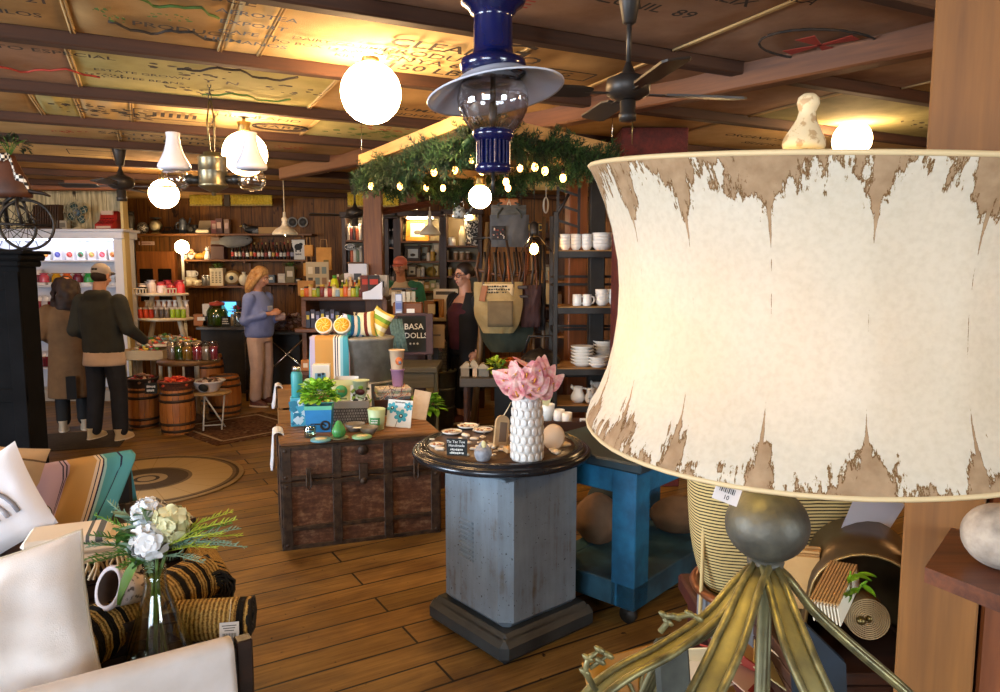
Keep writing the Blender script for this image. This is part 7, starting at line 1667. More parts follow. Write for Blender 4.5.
# A-frame chalkboard
p = P(409,352,6.9); zb_ = P(409,352,6.7).z
t = thing('chalkboard','leaning framed chalkboard with white BASA DOLLS writing','chalkboard',(P(411,352,6.9).x,6.98,P(409,352,6.98).z),rot=(R(-10),R(0),R(6)))
for x in (-.17,.17): MB().box((x,.0,-P(409,352,6.98).z/2),(.04,.03,P(409,352,6.98).z),.003).build('leg',mat('#2a181c',.6),t)
W4 = 28*mpp(407,340,6.98); H4 = 36*mpp(407,340,6.98)
b = MB().box((0,0,H4/2),(W4,.02,H4)); b.text('BASA',.08,(.02,-.0115,H4*.70),1).text('DOLLS',.075,(.04,-.0115,H4*.45),1).text('* * *',.05,(.02,-.0115,H4*.2),1)
b.build('board',[BLKBOARD,CHALK],t)
MB().box((W4/2+.035,-.004,H4/2),(.07,.035,H4+.05),.004).box((-W4/2-.015,-.004,H4/2),(.03,.035,H4+.05),.004).box((0,-.004,H4+.015),(W4+.03,.035,.03),.004).box((0,-.004,-.015),(W4+.03,.035,.03),.004).build('frame',mat('#3a2228',.5,col2='#4a2d32',vs=6),t)
# bench carrying it
a = P(399,375,6.4); b_ = P(438,366,6.8); zbn = P(420,367,6.4).z
t = thing('grey_bench','weathered grey-green bench under the chalkboard','bench',((a.x+b_.x)/2,6.65,0)); W5 = b_.x-a.x+.06
MB().box((0,0,zbn-.025),(W5,.55,.05),.005).build('tabletop',wood('#4a463a','#6f6a58',5,0),t); MB().box((0,-.24,zbn-.12),(W5-.06,.03,.14),.003).build('apron',wood('#4a463a','#6f6a58',5,0),t)
for x in (-W5/2+.07,W5/2-.07):
    for y in (-.22,.22): MB().box((x,y,(zbn-.05)/2),(.07,.06,zbn-.05),.004).build('leg',wood('#6a5a3a','#8a7a54',5,2),t)
t = thing('hanging_scarf','grey-green knitted scarf hanging at the left of the chalkboard','scarf',(P(395,330,6.85).x,6.86,zb_-.03)); m = MB()
for k in range(9): x = -.05+.014*k; m.tube([(x-.05,0,.30),(x,-.02-.01*(k % 2),.33),(x+.03,-.03,.16),(x+.05,-.03+.01*(k % 3),.02)],.011,5)
m.build('yarn',mat('#6f8a84',.9,col2='#4f6a66',vs=30),t)
# wall counter behind with cream light boxes, wicker basket, brown sign
p = P(447,312,9.0); zq = P(447,318,8.6).z
t = thing('checkout_counter','pale-topped checkout counter behind the card rack','counter',(P(447,318,8.6).x,8.85,0)); MB().box((0,0,zq-.02),(.92,.5,.04),.004).build('worktop',mat('#b8a888',.4),t); MB().box((0,.05,(zq-.04)/2),(.88,.4,zq-.04)).build('front_panel',WOODDK,t)
def cq(px,dy=.1): return V((P(px,318,8.6+dy).x,8.6+dy,zq+.001))
boxy('wood_picture_stand','small wooden framed card on the checkout counter','frame',cq(432),.18,.08,.2,mat('#8a5a24',.5),0,facelabel('#d8c8a0',.5,.6)); boxy('menu_board','bright cream menu board on the checkout counter','sign',cq(446,.25),.30,.03,.34,mat('#e3d9c0',.5),0,facelabel('#4a4238',.8,.12,.85)); boxy('honey_box','amber wooden box on the checkout counter','box',cq(439),.12,.08,.22,mat('#a8701c',.5)); boxy('yellow_card','yellow price card behind the amber box','sign',cq(440,.3),.12,.02,.3,mat('#c8a43a',.5))
wb = wicker((P(435,338,8.2).x,8.2,.0),.24,P(435,331,8.2).z,basket_mat('#8a7a58','#6f6046',24,30),'tall open wicker hamper beside the chalkboard')
boxy('kraft_sign','kraft paper sign hanging beside the woman in black','sign',P(435,348,7.3),.2,.015,.24,mat('#9a7440',.7),0,facelabel('#5a4020',.6,.08,.55))
boxy('sign_stand','dark stand under the kraft paper sign','stand',(P(435,348,7.3).x,7.34,0),.06,.05,P(435,348,7.3).z,BLACKISH)
# ================================================================ BUCKETS AND PLANTS ON THE FLOOR
def pail(px,py,Y,r,h,label,m=None):
    p = PZ(px,py,0) if Y is None else P(px,py,Y); t = thing('metal_bucket',label,'bucket',(p.x,p.y,0)); m_ = m or mat('#6a6d60',.5,.3,'#80836f',7)
    MB().lathe([(r*.8,0),(r,h),(r*1.03,h),(r*1.03,h-.015),(r*.95,h-.02),(r*.78,.02),(0,.02)],24).build('pail',m_,t)
    MB().lathe([(r*.87,h*.33),(r*.89,h*.35),(r*.88,h*.37)],24).lathe([(r*.94,h*.66),(r*.96,h*.68),(r*.95,h*.7)],24).build('rib',m_,t); return V((p.x,p.y,h))
boxy('plant_stool','low dark plinth under the potted lettuce behind the trunk','plinth',(P(425,430,5.6).x,5.6,0),.32,.3,.38,WOODDK)
p = P(425,428,5.6)
t = thing('plant_pot','dark grey-green metal pot of lettuce-like plant by the trunk','pot',(p.x,5.6,.381)); hpot = P(425,407,5.6).z-.381; MB().lathe([(.075,0),(.10,hpot),(.105,hpot),(.09,hpot-.02),(0,hpot-.03)],22).build('pot',mat('#3b4138',.5,.3,'#4d5348',7),t)
bushy(V((p.x,5.6,.381+hpot)),.13,.08,90,33,.07,.03,'frilly bright green plant in the dark metal pot',['#6aa81f','#85c032','#a3d24a','#4f8a16'])
bk2 = pail(441,426,None,.17,.62,'tall galvanised florist bucket behind the frilly green plant'); pail(449,418,None,.17,.42,'second galvanised bucket half hidden by the tall one')
# ================================================================ DARK DISPLAY TABLE BEHIND THE VASE
DY = 6.0; za = P(500,378,DY).z
t = thing('dark_table','dark table with small figurines behind the pink lilies','table',(P(507,378,DY).x,DY+.3,0)); W6 = P(556,378,DY).x-P(461,378,DY).x
MB().box((0,0,za-.04),(W6,.6,.08),.006).build('tabletop',wood('#2a241c','#4a4034',5,0),t)
for x in (-W6/2+.05,W6/2-.05):
    for y in (-.25,.25): MB().box((x,y,(za-.08)/2),(.035,.035,za-.08),.004).build('leg',WOODDK,t)
MB().box((.12,.27,(za-.08)/2),(W6-.34,.02,za-.1)).build('back_panel',mat('#1c1a17',.6,col2='#2a2722',vs=5),t)
def dt(px,dy=.12): return V((P(px,378,DY+dy).x,DY+dy,za+.001))
for px,cc,lb,w,h in ((467,'#7a6a54','small brown birdhouse at the left of the dark table',.10,.12),(474,'#b89878','pale pink-roofed little house on the dark table',.08,.14),(483,'#6a6458','grey stone animal figurine on the dark table',.10,.11)):
    t = thing('figurine',lb,'figurine',dt(px)); MB().prism([(-w/2,-.04),(w/2,-.04),(w/2,.04),(-w/2,.04)],0,h*.6).build('body',mat(cc,.7),t); MB().prism([(-w*.6,-.05),(w*.6,-.05),(w*.6,.05),(-w*.6,.05)],h*.6,h,0,[(-.01,-.05),(.01,-.05),(.01,.05),(-.01,.05)]).build('roof',mat('#9a8a70',.7),t)
t = thing('copper_pot','shiny copper pot glowing behind the pink lilies','pot',dt(512,.2)); MB().lathe([(.11,0),(.12,.02),(.12,.13),(.125,.14),(.11,.135),(.1,.02)],24).build('pot',mat('#b8622a',.28,.8,'#9a4a1c',6),t)
bushy(dt(498,.1)+V((0,0,.06)),.09,.09,60,36,.05,.02,'yellow-green foliage left of the copper pot',['#7a9a1c','#9ab52a','#c8c83a'])
t = thing('iron_kettle','big black iron kettle right of the copper pot','kettle',dt(540,.25)); MB().lathe([(.10,0),(.17,.06),(.17,.14),(.10,.2),(.03,.22),(0,.24)],24).tube([(-.14,0,.18),(-.1,0,.33),(.1,0,.33),(.14,0,.18)],.012,6).build('body',IRON,t)
t = thing('kraft_parcel','crumpled kraft and yellow parcel under the dark table','parcel',(P(490,425,5.4).x,5.7,0)); MB().box((0,0,.13),(.22,.2,.26),.03).build('wrap',KRAFT,t); MB().box((.06,-.11,.10),(.12,.02,.2),.008).build('yellow_wrap',mat('#b8912a',.6),t)
boxy('striped_box','stack of pale striped boxes on the floor behind the tray','box',(P(497,432,5.0).x,5.1,0),.24,.2,.38,mat('#c9ccd0',.6),.2,facelabel('#5a6a8a',.9,.12,.8))
# ================================================================ BAG RACK WITH HANGING BAGS
GY = 6.6
t = thing('bag_rack','rough branch-and-rail rack holding hanging bags','rack',(P(505,300,GY).x,GY+.15,0)); zr = P(505,238,GY).z
MB().tube([(-.32,0,0),(-.24,.02,.9),(-.16,0,zr+.15)],[.035,.03,.022],7).build('branch_post',wood('#5a4228','#7d6038',5,2),t); MB().tube([(.36,0,0),(.36,0,zr+.2)],.02,7).build('branch_post',wood('#5a4228','#7d6038',5,2),t)
MB().tube([(-.3,0,zr),(0,-.01,zr+.02),(.42,0,zr-.01)],.016,6).build('hanging_rail',IRON,t); MB().tube([(-.28,-.12,zr-.28),(0,-.12,zr-.35),(.30,-.12,zr-.30)],.035,7,flat=.5).build('cross_rail',wood('#4a2c18','#6a4428',5,0),t)
def tote(px0,px1,py0,py1,Y,d,m,label,strapm,strap_top,round_=.35,pocket=None,seed=0):
    a,b_ = P(px0,py1,Y),P(px1,py0,Y); w_,h_ = b_.x-a.x,b_.z-a.z; t = thing('tote_bag',label,'bag',((a.x+b_.x)/2,Y,a.z)); b = MB()
    def fs(s):
        def fn(u,v):
            x = u*2-1; half = 1-round_*(1-min(1,v/.55))**2.2; bul = (1-abs(x)**3)*(math.sin(PI*min(1,v*.75+.12)))
            return (x*w_/2*half+.01*NZ.noise(V((v*4,seed,0))),s*d/2*bul+s*.006+.016*NZ.noise(V((x*3+seed,v*4,s))),v*h_)
        return fn
    b.grid(fs(-1),18,16); b.grid(fs(1),18,16); b.build('bag_body',m,t)
    zt_ = P(0,strap_top,Y).z-a.z
    for s in (-.30,.30): MB().tube([(s*w_,-d*.35,h_*.90),(s*w_,-.03,h_*1.02),(s*w_*.55,0,zt_)],.012,5,flat=.5).build('strap',strapm,t)
    if pocket: pocket(t,w_,d,h_)
    return t
CANV = mat('#a28c60',.9,col2='#8a7448',vs=7,bump=.3,bs=150)
def canv_pocket(t,w_,d,h_):
    MB().grid(lambda u,v: ((u-.5)*w_*.52+.02,-d*.55-.012-.01*math.sin(v*3),h_*(.14+.50*v)),8,6,th=.006).build('pocket',mat('#6b5b40',.9,col2='#5d4e36',vs=9),t)
    b = MB().grid(lambda u,v: ((u-.5)*w_*.62,-d*.30-.015,h_*(.74+.22*v)),8,3,th=.004)
    b.rows(0,-d*.30-.024,h_*.86,w_*.5,h_*.17,3,1); b.build('cuff',[mat('#c8b48c',.8),INK],t)
    MB().at((-w_*.30,-d*.45-.01,h_*.78),ry=.2).box((0,0,0),(.055,.008,.14),.004).build('leather_tag',mat('#8a5224',.5),t)
    MB().box((w_*.5,-.02,h_*.9),(.09,.03,.03),.005).box((w_*.52,-.02,h_*.72),(.09,.03,.025),.005).build('side_tab',mat('#2a1c14',.5),t)
tote(474,522.5,282,333,GY-.15,.18,CANV,'large khaki canvas tote hanging beside the woman in black',mat('#3a2a1e',.5),240,.38,canv_pocket,1)
tote(479,534,300,352,GY+.12,.16,mat('#3d4234',.9,col2='#30352a',vs=7),'dark olive bag hanging behind the khaki tote',mat('#2a2018',.6),245,.45,None,2)
tote(520,541,285,327,GY-.02,.12,mat('#4a2f30',.7,col2='#3a2426',vs=8),'dark plum leather bag right of the khaki tote',mat('#5a3220',.5),242,.1,None,3)
tote(538,546,283,330,GY+.12,.14,mat('#1d1b1c',.7),'black bag at the right end of the bag rack',mat('#1d1b1c',.6),245,.1,None,4)
def denim_pocket(t,w_,d,h_):
    MB().grid(lambda u,v: (-w_*.28+(u-.5)*w_*.36,-d*.6-.01,h_*(.22+.42*v)),6,5,th=.005).build('pocket',mat('#2b2a2c',.9),t)
    m = MB(); r = random.Random(70)
    for k in range(16): m.ball((-w_*.28+r.uniform(-.14,.14)*w_,-d*.6-.02,h_*(.26+.32*r.random())),.007,6,4,k % 2)
    m.build('studs',[mat('#c8b8a8',.4),mat('#8a3a2a',.4)],t)
tote(490,529,215,247,GY-.05,.12,mat('#4f5052',.9,col2='#3f4144',vs=6),'faded black denim bag hung high on the rack',mat('#3a3a30',.7),208,.05,denim_pocket,5)
tote(491,526,205,216,GY+.05,.06,mat('#5a564e',.9),'grey cloth roll folded above the denim bag',mat('#3a3a30',.7),202,.0,None,6)
m = MB(); rr = random.Random(72)
t = thing('belt_bundle','bunch of brown leather straps hanging between the bags','straps',P(508,252,GY+.0))
for k in range(12):
    x = -.26+.045*k; MB().tube([(x,.02*(k % 3),0),(x+rr.uniform(-.03,.03),-.02,-.15),(x+rr.uniform(-.05,.05),0,-.33)],.016,5,flat=.3).build('strap',mat(['#5a3a22','#2f2722','#8a4a20','#453c32'][k % 4],.6),t)
p = P(509,203,GY+.05); t = thing('wood_hanger','orange wooden hanger plate with clip above the denim bag','hanger',p); MB().box((0,0,0),(.17,.02,.08),.008).build('plate',mat('#a8622a',.5),t); MB().tube([(-.02,-.015,-.04),(0,-.02,.03),(.02,-.015,-.04)],.007,5).build('clip',mat('#d8c8a8',.5),t); MB().cyl((0,0,.04),(0,0,.25),.006).build('hook',IRON,t)
t = thing('enamel_sign','small black sign with yellow SEED lettering behind the wire lamp','sign',P(534,228,7.0)); MB().box((0,0,0),(.26,.02,.09),.003).text('SEED',.085,(0,-.012,0),1,sx=1.1).build('plate',[BLACKISH,mat('#c8a43a',.6)],t)
# wooden shelves between bags and dish rack
t = thing('wooden_shelf_unit','narrow warm-lit wooden shelf unit left of the dish rack','shelf',(P(551,330,6.9).x,7.05,0)); W7 = .34
for x in (-W7/2,W7/2): MB().box((x,0,1.05),(.03,.28,2.1),.003).build('upright',wood('#7a4a1c','#b8803c',5,2),t)
zs7 = [.35,.7,1.05,1.32,1.58,1.86]
for z in zs7: MB().box((0,0,z),(W7,.28,.025),.003).build('shelf_board',wood('#7a4a1c','#b8803c',5,0),t)
MB().box((0,.135,1.05),(W7,.01,2.08)).build('back_panel',wood('#4a2a10','#6f451c',5,2),t)
for k,(z,x,cc,lb) in enumerate(((1.86,.05,'#c8b48a','cream canister with brown band on the top of the wooden shelf unit'),(1.58,-.02,'#b8a47a','tan canister on the second board of the wooden shelf unit'),(1.32,.06,'#d8d0c0','white canister on the third board of the wooden shelf unit'),(1.05,.0,'#d0c4a8','pale canister on the fourth board of the wooden shelf unit'),(.7,.05,'#e0d8c8','white canister low on the wooden shelf unit'))):
    jar((P(551,330,6.9).x+x,7.0,z+.014),.05,.15,mat(cc,.5),mat('#8a6a4a',.5),lb)
paperbag(545,283,304,6.75,.16,'cream paper bag hanging by the wooden shelf unit',0,mat('#b8a070',.8))
# ================================================================ DISH RACK
RY = 5.9; rx0 = P(555.5,300,RY).x; RW = 1.15; RD = .5; rrz = R(-6)
t = thing('dish_rack','tall black iron rack with wooden shelves of white crockery','rack',(rx0+RW/2,RY+RD/2,0)); RACKM = mat('#211e1b',.5,.4,'#2f2a26',9); SHW = wood('#7a5228','#b08244',6,0)
for x in (-RW/2,RW/2):
    for y in (-RD/2,RD/2): MB().box((x,y,1.08),(.035,.035,2.16),.003).build('upright',RACKM,t)
RZ = [P(570,py,RY).z for py in (250,306.5,368,405)]
for z in RZ:
    MB().box((0,0,z-.012),(RW-.03,RD,.022),.003).build('shelf_board',SHW,t)
    m = MB()
    for y in (-RD/2,RD/2): m.box((0,y,z-.035),(RW,.022,.05),.002)
    m.build('shelf_frame',RACKM,t)
m = MB()
for z in (RZ[0]-.22,RZ[1]+.17,RZ[1]-.2,RZ[2]+.28,RZ[3]+.17): m.box((0,RD/2,z),(RW,.016,.022)).box((-RW/2,0,z),(.016,RD,.022))
m.tube([(-RW/2,-RD/2,2.12),(-RW/2+.1,-RD/2,2.3)],.012,5).build('cross_bar',RACKM,t)
t = thing('iron_ladder','small black iron ladder frame standing on top of the dish rack','frame',(P(568,250,RY+.3).x,RY+.3,RZ[0]))
m = MB()
for x in (-.09,.09): m.box((x,0,.27),(.022,.022,.54))
for k in range(4): m.at((0,0,.1+.13*k),ry=R(18)).box((0,0,0),(.18,.016,.02))
m.build('frame',RACKM,t)
def rk(px,row,dy=.14): return V((P(px,300,RY+dy).x,RY+dy,RZ[row]+.001))
def stack(kind,base,n,r,h,step,label,group,prof=None):
    for k in range(n):
        lb = '%s %s up in the %s' % (ORD[k],kind,label)
        o = MB().lathe(prof(r,h),24).build('white_'+kind,CERAM,loc=base+V((0,0,k*step))); tag(o,lb,kind,group)
bp_ = lambda r,h: [(r*.55,0),(r*.6,h*.06),(r*.95,h*.5),(r,h),(r*.94,h),(r*.86,h*.5),(r*.5,h*.15),(0,h*.12)]
pp_ = lambda r,h: [(r*.6,0),(r*.64,h*.15),(r*.97,h*.75),(r,h),(r*.96,h),(r*.6,h*.4),(0,h*.35)]
for j,px in enumerate((564.5,575.2,586)): stack('bowl',rk(px,0),4,.044,.055,.026,['first small stack on the top rack board','second small stack on the top rack board','third small stack on the top rack board'][j],'small white bowls on the top rack board',bp_)
stack('bowl',rk(601,0,.16),4,.085,.06,.028,'wide stack on the top rack board by the lampshade','wide white bowls on the top rack board',bp_)
for j,px in enumerate((577,587)): mug(rk(px,1,.1),.037,.095,CERAM,['left white mug on the second rack board','right white mug on the second rack board with handle showing'][j])
for j,px in enumerate((602,615)): stack('bowl',rk(px,1,.14),3,.058,.06,.038,['left bowl stack on the second rack board','right bowl stack on the second rack board by the lampshade'][j],'white bowls on the second rack board',bp_)
stack('plate',rk(583,2,.14),6,.10,.035,.027,'tall stack on the third rack board','white deep plates on the third rack board',pp_)
stack('plate',rk(599,2,.05),3,.085,.035,.027,'low front stack on the third rack board','white plates in the low front stack',pp_)
stack('plate',rk(604,2,.30),7,.09,.035,.027,'back stack on the third rack board by the lampshade','white plates in the back stack',pp_)
def jug(loc,r,h,rz,label):
    t = thing('milk_jug',label,'jug',loc,rz); MB().lathe([(r*.6,0),(r*.95,h*.2),(r,h*.4),(r*.6,h*.78),(r*.7,h),(r*.62,h),(r*.5,h*.78),(0,h*.5)],20).tube([(r*.55,0,h*.9),(r*.95,0,h*1.08),(r*.9,0,h*.95),(r*.62,0,h*.85)],.012,5).build('body',CERAM,t); MB().tube([(-r*.6,0,h*.9),(-r*1.3,0,h*.85),(-r*1.35,0,h*.5),(-r*.95,0,h*.4)],.009,6).build('handle',CERAM,t)
jug(rk(579,3,.12),.062,.135,PI,'white milk jug at the left of the lowest rack board'); jug(rk(592,3,.06),.05,.13,R(70),'white milk jug in the middle of the lowest rack board'); jug(rk(598,3,.25),.06,.15,R(200),'white milk jug at the back right of the lowest rack board')
# low wooden side tray at left of rack with cups
zt5 = P(570,427,4.6).z
t = thing('side_shelf','small dark tray shelf with white cups behind the round tray','shelf',(P(575,427,4.6).x,4.75,0)); MB().box((0,0,zt5-.015),(.62,.30,.03),.004).box((0,-.15,zt5+.01),(.62,.015,.05)).build('board',WOODDK,t)
for x in (-.28,.28):
    for y in (-.12,.12): MB().box((x,y,(zt5-.03)/2),(.035,.035,zt5-.03)).build('leg',WOODDK,t)
for px,dy,r,lb in ((559,.1,.038,'white cup at the left of the dark tray shelf'),(567,.0,.034,'white cup with saucer in the middle of the dark tray shelf')):
    q = V((P(px,420,4.7+dy).x,4.7+dy,zt5+.001)); mug(q,r,.075,CERAM,lb,rz=1)
boxy('card_sign','tiny white label at the right of the dark tray shelf','sign',V((P(585,424,4.68).x,4.68,zt5+.001)),.07,.01,.04,WHITE,0,facelabel('#6a6a6a',.7,.3))
# ================================================================ DARK WALL CABINETS, BACK MIDDLE / RIGHT
WD2 = wood('#23120a','#3d2112',5,2,.5); VY = 10.3
def glass_cab(px0,px1,pytop,shelves,label,name='display_cabinet',back='#3a2412',lit=0,depth=.42,zbot=.9):
    a,b_ = P(px0,pytop,VY),P(px1,pytop,VY); w_ = b_.x-a.x; t = thing(name,label,'cabinet',((a.x+b_.x)/2,VY+depth/2,0)); H = a.z
    for s in (-1,1): MB().box((s*(w_/2-.03),0,H/2),(.06,depth,H),.004).build('side_panel',WD2,t)
    MB().box((0,depth/2-.01,H/2),(w_-.1,.02,H)).build('back_panel',mat(back,.5),t); MB().box((0,-.02,H-.04),(w_+.04,depth+.06,.08),.008).build('cornice',WD2,t); MB().box((0,0,zbot/2),(w_-.1,depth-.04,zbot)).build('lower_doors',WD2,t)
    zz = []
    for py in shelves: z = P(px0,py,VY).z; MB().box((0,0,z-.012),(w_-.1,depth-.03,.025)).build('shelf_board',WOODMID,t); zz.append(z)
    if lit: MB().box((0,-depth/2+.05,H-.095),(w_-.3,.04,.015)).build('cabinet_glow_strip',glow('#ffdca8',lit*3.5),t)  # glowing strip under the cornice; in the dressers it is added fill
    return t,zz
def vput(px,z,dy=.14): return V((P(px,280,VY+dy).x,VY+dy,z+.001))
ta,za_ = glass_cab(341,366,212,(240,262,285),'glass-fronted drinks cooler left of the big post','drinks_cooler','#a8a48c',45)
for r_,z in enumerate(za_):
    for k in range(6):
        px = 346.5+k*3.0; cc = ['#6a7a5a','#c8b8a0','#7a2a20','#3a3028','#b8562a','#d8d0c0'][(k+r_*2) % 6]
        if r_ == 2: bottle(vput(px,z,.1),.026,.22,mat('#2a1612',.3),mat('#b83a2a',.4),'%s red-capped bottle on the cooler shelf behind the kraft bag' % ORD[k],mat('#d8c8b8',.5),'bottles on the lowest cooler shelf')
        else: jar(vput(px,z,.1),.028,.2+.03*(k % 2),mat(cc,.35),mat('#d8d8d0',.4),'%s jar from left on cooler shelf %s' % (ORD[k],ORD[r_]),'jars on cooler shelf '+ORD[r_])
t = thing('oval_sign','oval black and white brand plate on the cooler glass','sign',P(350,247,VY-.05)); MB().at(rx=PI/2).lathe([(0,0),(.08,0),(.08,.01),(0,.01)],24,el=.6).build('plate',mat('#2a2a2a',.4),t); MB().tube([(.072*math.cos(k*PI/12),-.012,.042*math.sin(k*PI/12)) for k in range(24)],.004,5,closed=True).rows(0,-.0115,0,.1,.05,2).build('print',WHITE,t)
tb,zb2 = glass_cab(384,397,213,(247,284),'dark narrow bottle cabinet right of the big post',back='#14110f')
for k in range(3): bottle(vput(387.5+k*3,zb2[0],.08),.028,.26,mat('#1c1a1a',.3),mat('#c8b8a8',.4),'%s dark bottle in the narrow cabinet upper row' % ORD[k],mat('#6a6a6a',.5)); bottle(vput(387.5+k*3,zb2[1],.08),.028,.26,mat('#22201e',.3),mat('#c8a0a0',.4),'%s dark bottle in the narrow cabinet lower row' % ORD[k],mat('#b8a8a0',.5))
tc_,zc_ = glass_cab(396,443,211,(241,261,277,291),'wide dark dresser shelf with framed pictures behind the cashier',back='#b8ac80',lit=30)  # its glow strip is added to brighten the shelves
td_,zd_ = glass_cab(442,482,209,(245.5,260,276),'dark dresser shelf with dressmaker bust',back='#7a6640',lit=26)  # glow strip added here too, to lift the bust shelf
def pframe(px,z,w_,h_,cc,inner,label,dy=.2,ry=0,ln=R(-8)):
    t = thing('framed_picture',label,'picture',vput(px,z,dy),rot=(ln,ry,0)); m = MB(); b_ = min(w_,h_)*.2
    m.box((0,0,b_/2),(w_,.03,b_),.006).box((0,0,h_-b_/2),(w_,.03,b_),.006).box((-w_/2+b_/2,0,h_/2),(b_,.03,h_-2*b_),.006).box((w_/2-b_/2,0,h_/2),(b_,.03,h_-2*b_),.006).build('frame',mat(cc,.4),t)
    MB().box((0,.005,h_/2),(w_-2*b_+.01,.01,h_-2*b_+.01)).at((0,-.003,h_*.4)).ball((0,0,0),(w_*.16,.004,h_*.1),10,5,1).build('picture',[mat(inner,.6),mat('#4a4234',.7)],t)
pframe(418,zc_[0],.34,.33,'#a8741c','#b8c0b0','gilt framed landscape on the top dresser shelf'); pframe(405,zc_[0],.18,.30,'#2a1a10','#9aa06a','dark framed green picture left of the gilt frame',.26)
pframe(413,zc_[1],.24,.22,'#2a1c12','#c8ccc8','black framed white print on the second dresser shelf'); pframe(424,zc_[1],.18,.24,'#5a3a18','#8a8a7a','brown framed print right of the black framed one',.25); pframe(436,zc_[1],.10,.26,'#c8b89a','#e0d4b8','narrow cream frame at the right of the second dresser shelf')
pframe(412,zc_[2],.16,.18,'#4a3418','#c8c0a8','small brown frame above the cashier cap'); pframe(436,zc_[2],.10,.18,'#8a6a2a','#d8c890','small gilt frame on the third dresser shelf')
t = thing('gold_plate','gold round plate propped on the third dresser shelf','plate',vput(431,zc_[2],.2)+V((0,0,.075))); MB().at(rx=PI/2-.15).lathe([(0,0),(.04,0),(.075,-.01),(.075,-.004),(0,.006)],20).build('plate',mat('#c8a44a',.35,.4),t)
for k,(px,z,r,h,cc,lb) in enumerate(((433,zc_[1],.035,.16,'#c89a3a','amber canister on the second dresser shelf'),(429,zc_[1],.03,.12,'#d8d0c0','small white pot beside the amber canister'),(419,zc_[2],.03,.12,'#b8b0a0','grey jar on the third dresser shelf'),(423,zc_[2],.028,.14,'#c8c4bc','pale jar on the third dresser shelf'),(400,zc_[1],.04,.12,'#c8b08a','tan vase at the left of the second dresser shelf'),(447,zd_[1],.03,.14,'#c8b49a','cream jar left of the three brown jars'),(456,zd_[1],.035,.12,'#8a6a4a','first brown striped jar below the bust'),(462,zd_[1],.035,.12,'#a88a6a','second brown striped jar below the bust'),(468,zd_[1],.035,.12,'#6a4a34','third brown striped jar below the bust'),(452,zd_[0],.055,.12,'#e0dccf','white lidless pot on the bust shelf'),(450,zd_[2],.03,.12,'#c8a84a','yellow jar under the brown striped jars'),(459,zd_[2],.04,.12,'#d8ccb0','cream pot under the brown striped jars'))):
    jar(vput(px,z,.1),r,h,mat(cc,.4),mat('#d8cfb8',.4),lb)
for k,(px,h,cc) in enumerate(((415,.16,'#c8a86a'),(421,.14,'#d8d0c0'),(427,.12,'#b89a5a'),(433,.15,'#a8b07a'),(439,.12,'#c8c0a8'))): boxy('tea_tin','%s tin from left on the lowest dresser shelf' % ORD[k],'tin',vput(px,zc_[3],.1),.1,.08,h,mat(cc,.5),0,facelabel('#e4dcc8',.5,.4))
t = lathe_thing('cream_bottle','tall cream ceramic bottle left of the dressmaker bust','bottle',vput(462.5,zd_[0]),[('body',[(.045,0),(.05,.02),(.05,.18),(.03,.24),(.02,.27),(.025,.28)],mat('#d8caa0',.35))])
t = thing('dress_form','dressmaker bust in black and white patterned bodice on the dresser','mannequin',vput(473.5,zd_[0],.12)); m = MB()
for lo_,hi_,nm_,mm in ((0,7,'bodice',mat('#1d1d1e',.8,col2='#d8d4c8',vs=34,lo=.5,hi=.55)),(6,12,'torso',mat('#cdbb86',.7))):
    pr_ = [(.12,0),(.115,.05),(.095,.12),(.10,.18),(.125,.25),(.13,.29),(.125,.32),(.135,.35),(.11,.38),(.05,.40),(.035,.42),(.035,.46),(.03,.47)]
    MB().lathe(pr_[lo_:hi_+1],24,el=.7).build(nm_,mm,t)
# enamel kettle hanging
p = P(459,213,8.6); t = thing('hanging_kettle','white enamel kettle with black floral print hung on chains','kettle',p); MB().lathe([(.055,-.06),(.07,-.05),(.075,.03),(.06,.06),(.02,.07),(.01,.09)],22).tube([(.07,0,-.03),(.12,0,.01),(.15,0,.06),(.17,0,.06)],[.02,.015,.011,.011],7).build('body',mat('#cfd2cc',.3,col2='#4a4f48',vs=26,lo=.5,hi=.58),t); MB().tube([(-.06,0,.05),(-.05,0,.13),(.05,0,.13),(.06,0,.05)],.006,5).build('handle',CHROME,t)
m = MB();
for s in (-1,1): m.tube([(s*.05,0,.12),(s*.03,0,.3),(0,0,CEIL-p.z)],.004,4)
m.build('chain',CHROME,t)
# plain rafters and fittings seen above the bags
t = thing('wall_rail','long wooden rail over the bag display','rail',P(515,186,8.6)); MB().box((0,0,0),(1.7,.10,.10),.006).build('rail',wood('#8a6a34','#c8a862',5,0),t)
struct(MB().box((0,0,1.15),(1.7,.06,2.3)).build('wall_partition',WALLBR,loc=(P(557,300,9.25).x,9.25,0)))
t = thing('hanging_rope','thin white rope coil hung at the partition','rope',P(546,205,8.4)); m = MB()
for k in range(4): m.tube([(.02*math.cos(a*PI/8)*(1+.2*k),.01*k,.09*math.sin(a*PI/8)) for a in range(16)],.005,5,closed=True)
m.cyl((0,0,.08),(0,0,.22),.005).build('coil',mat('#c8bca8',.8),t)
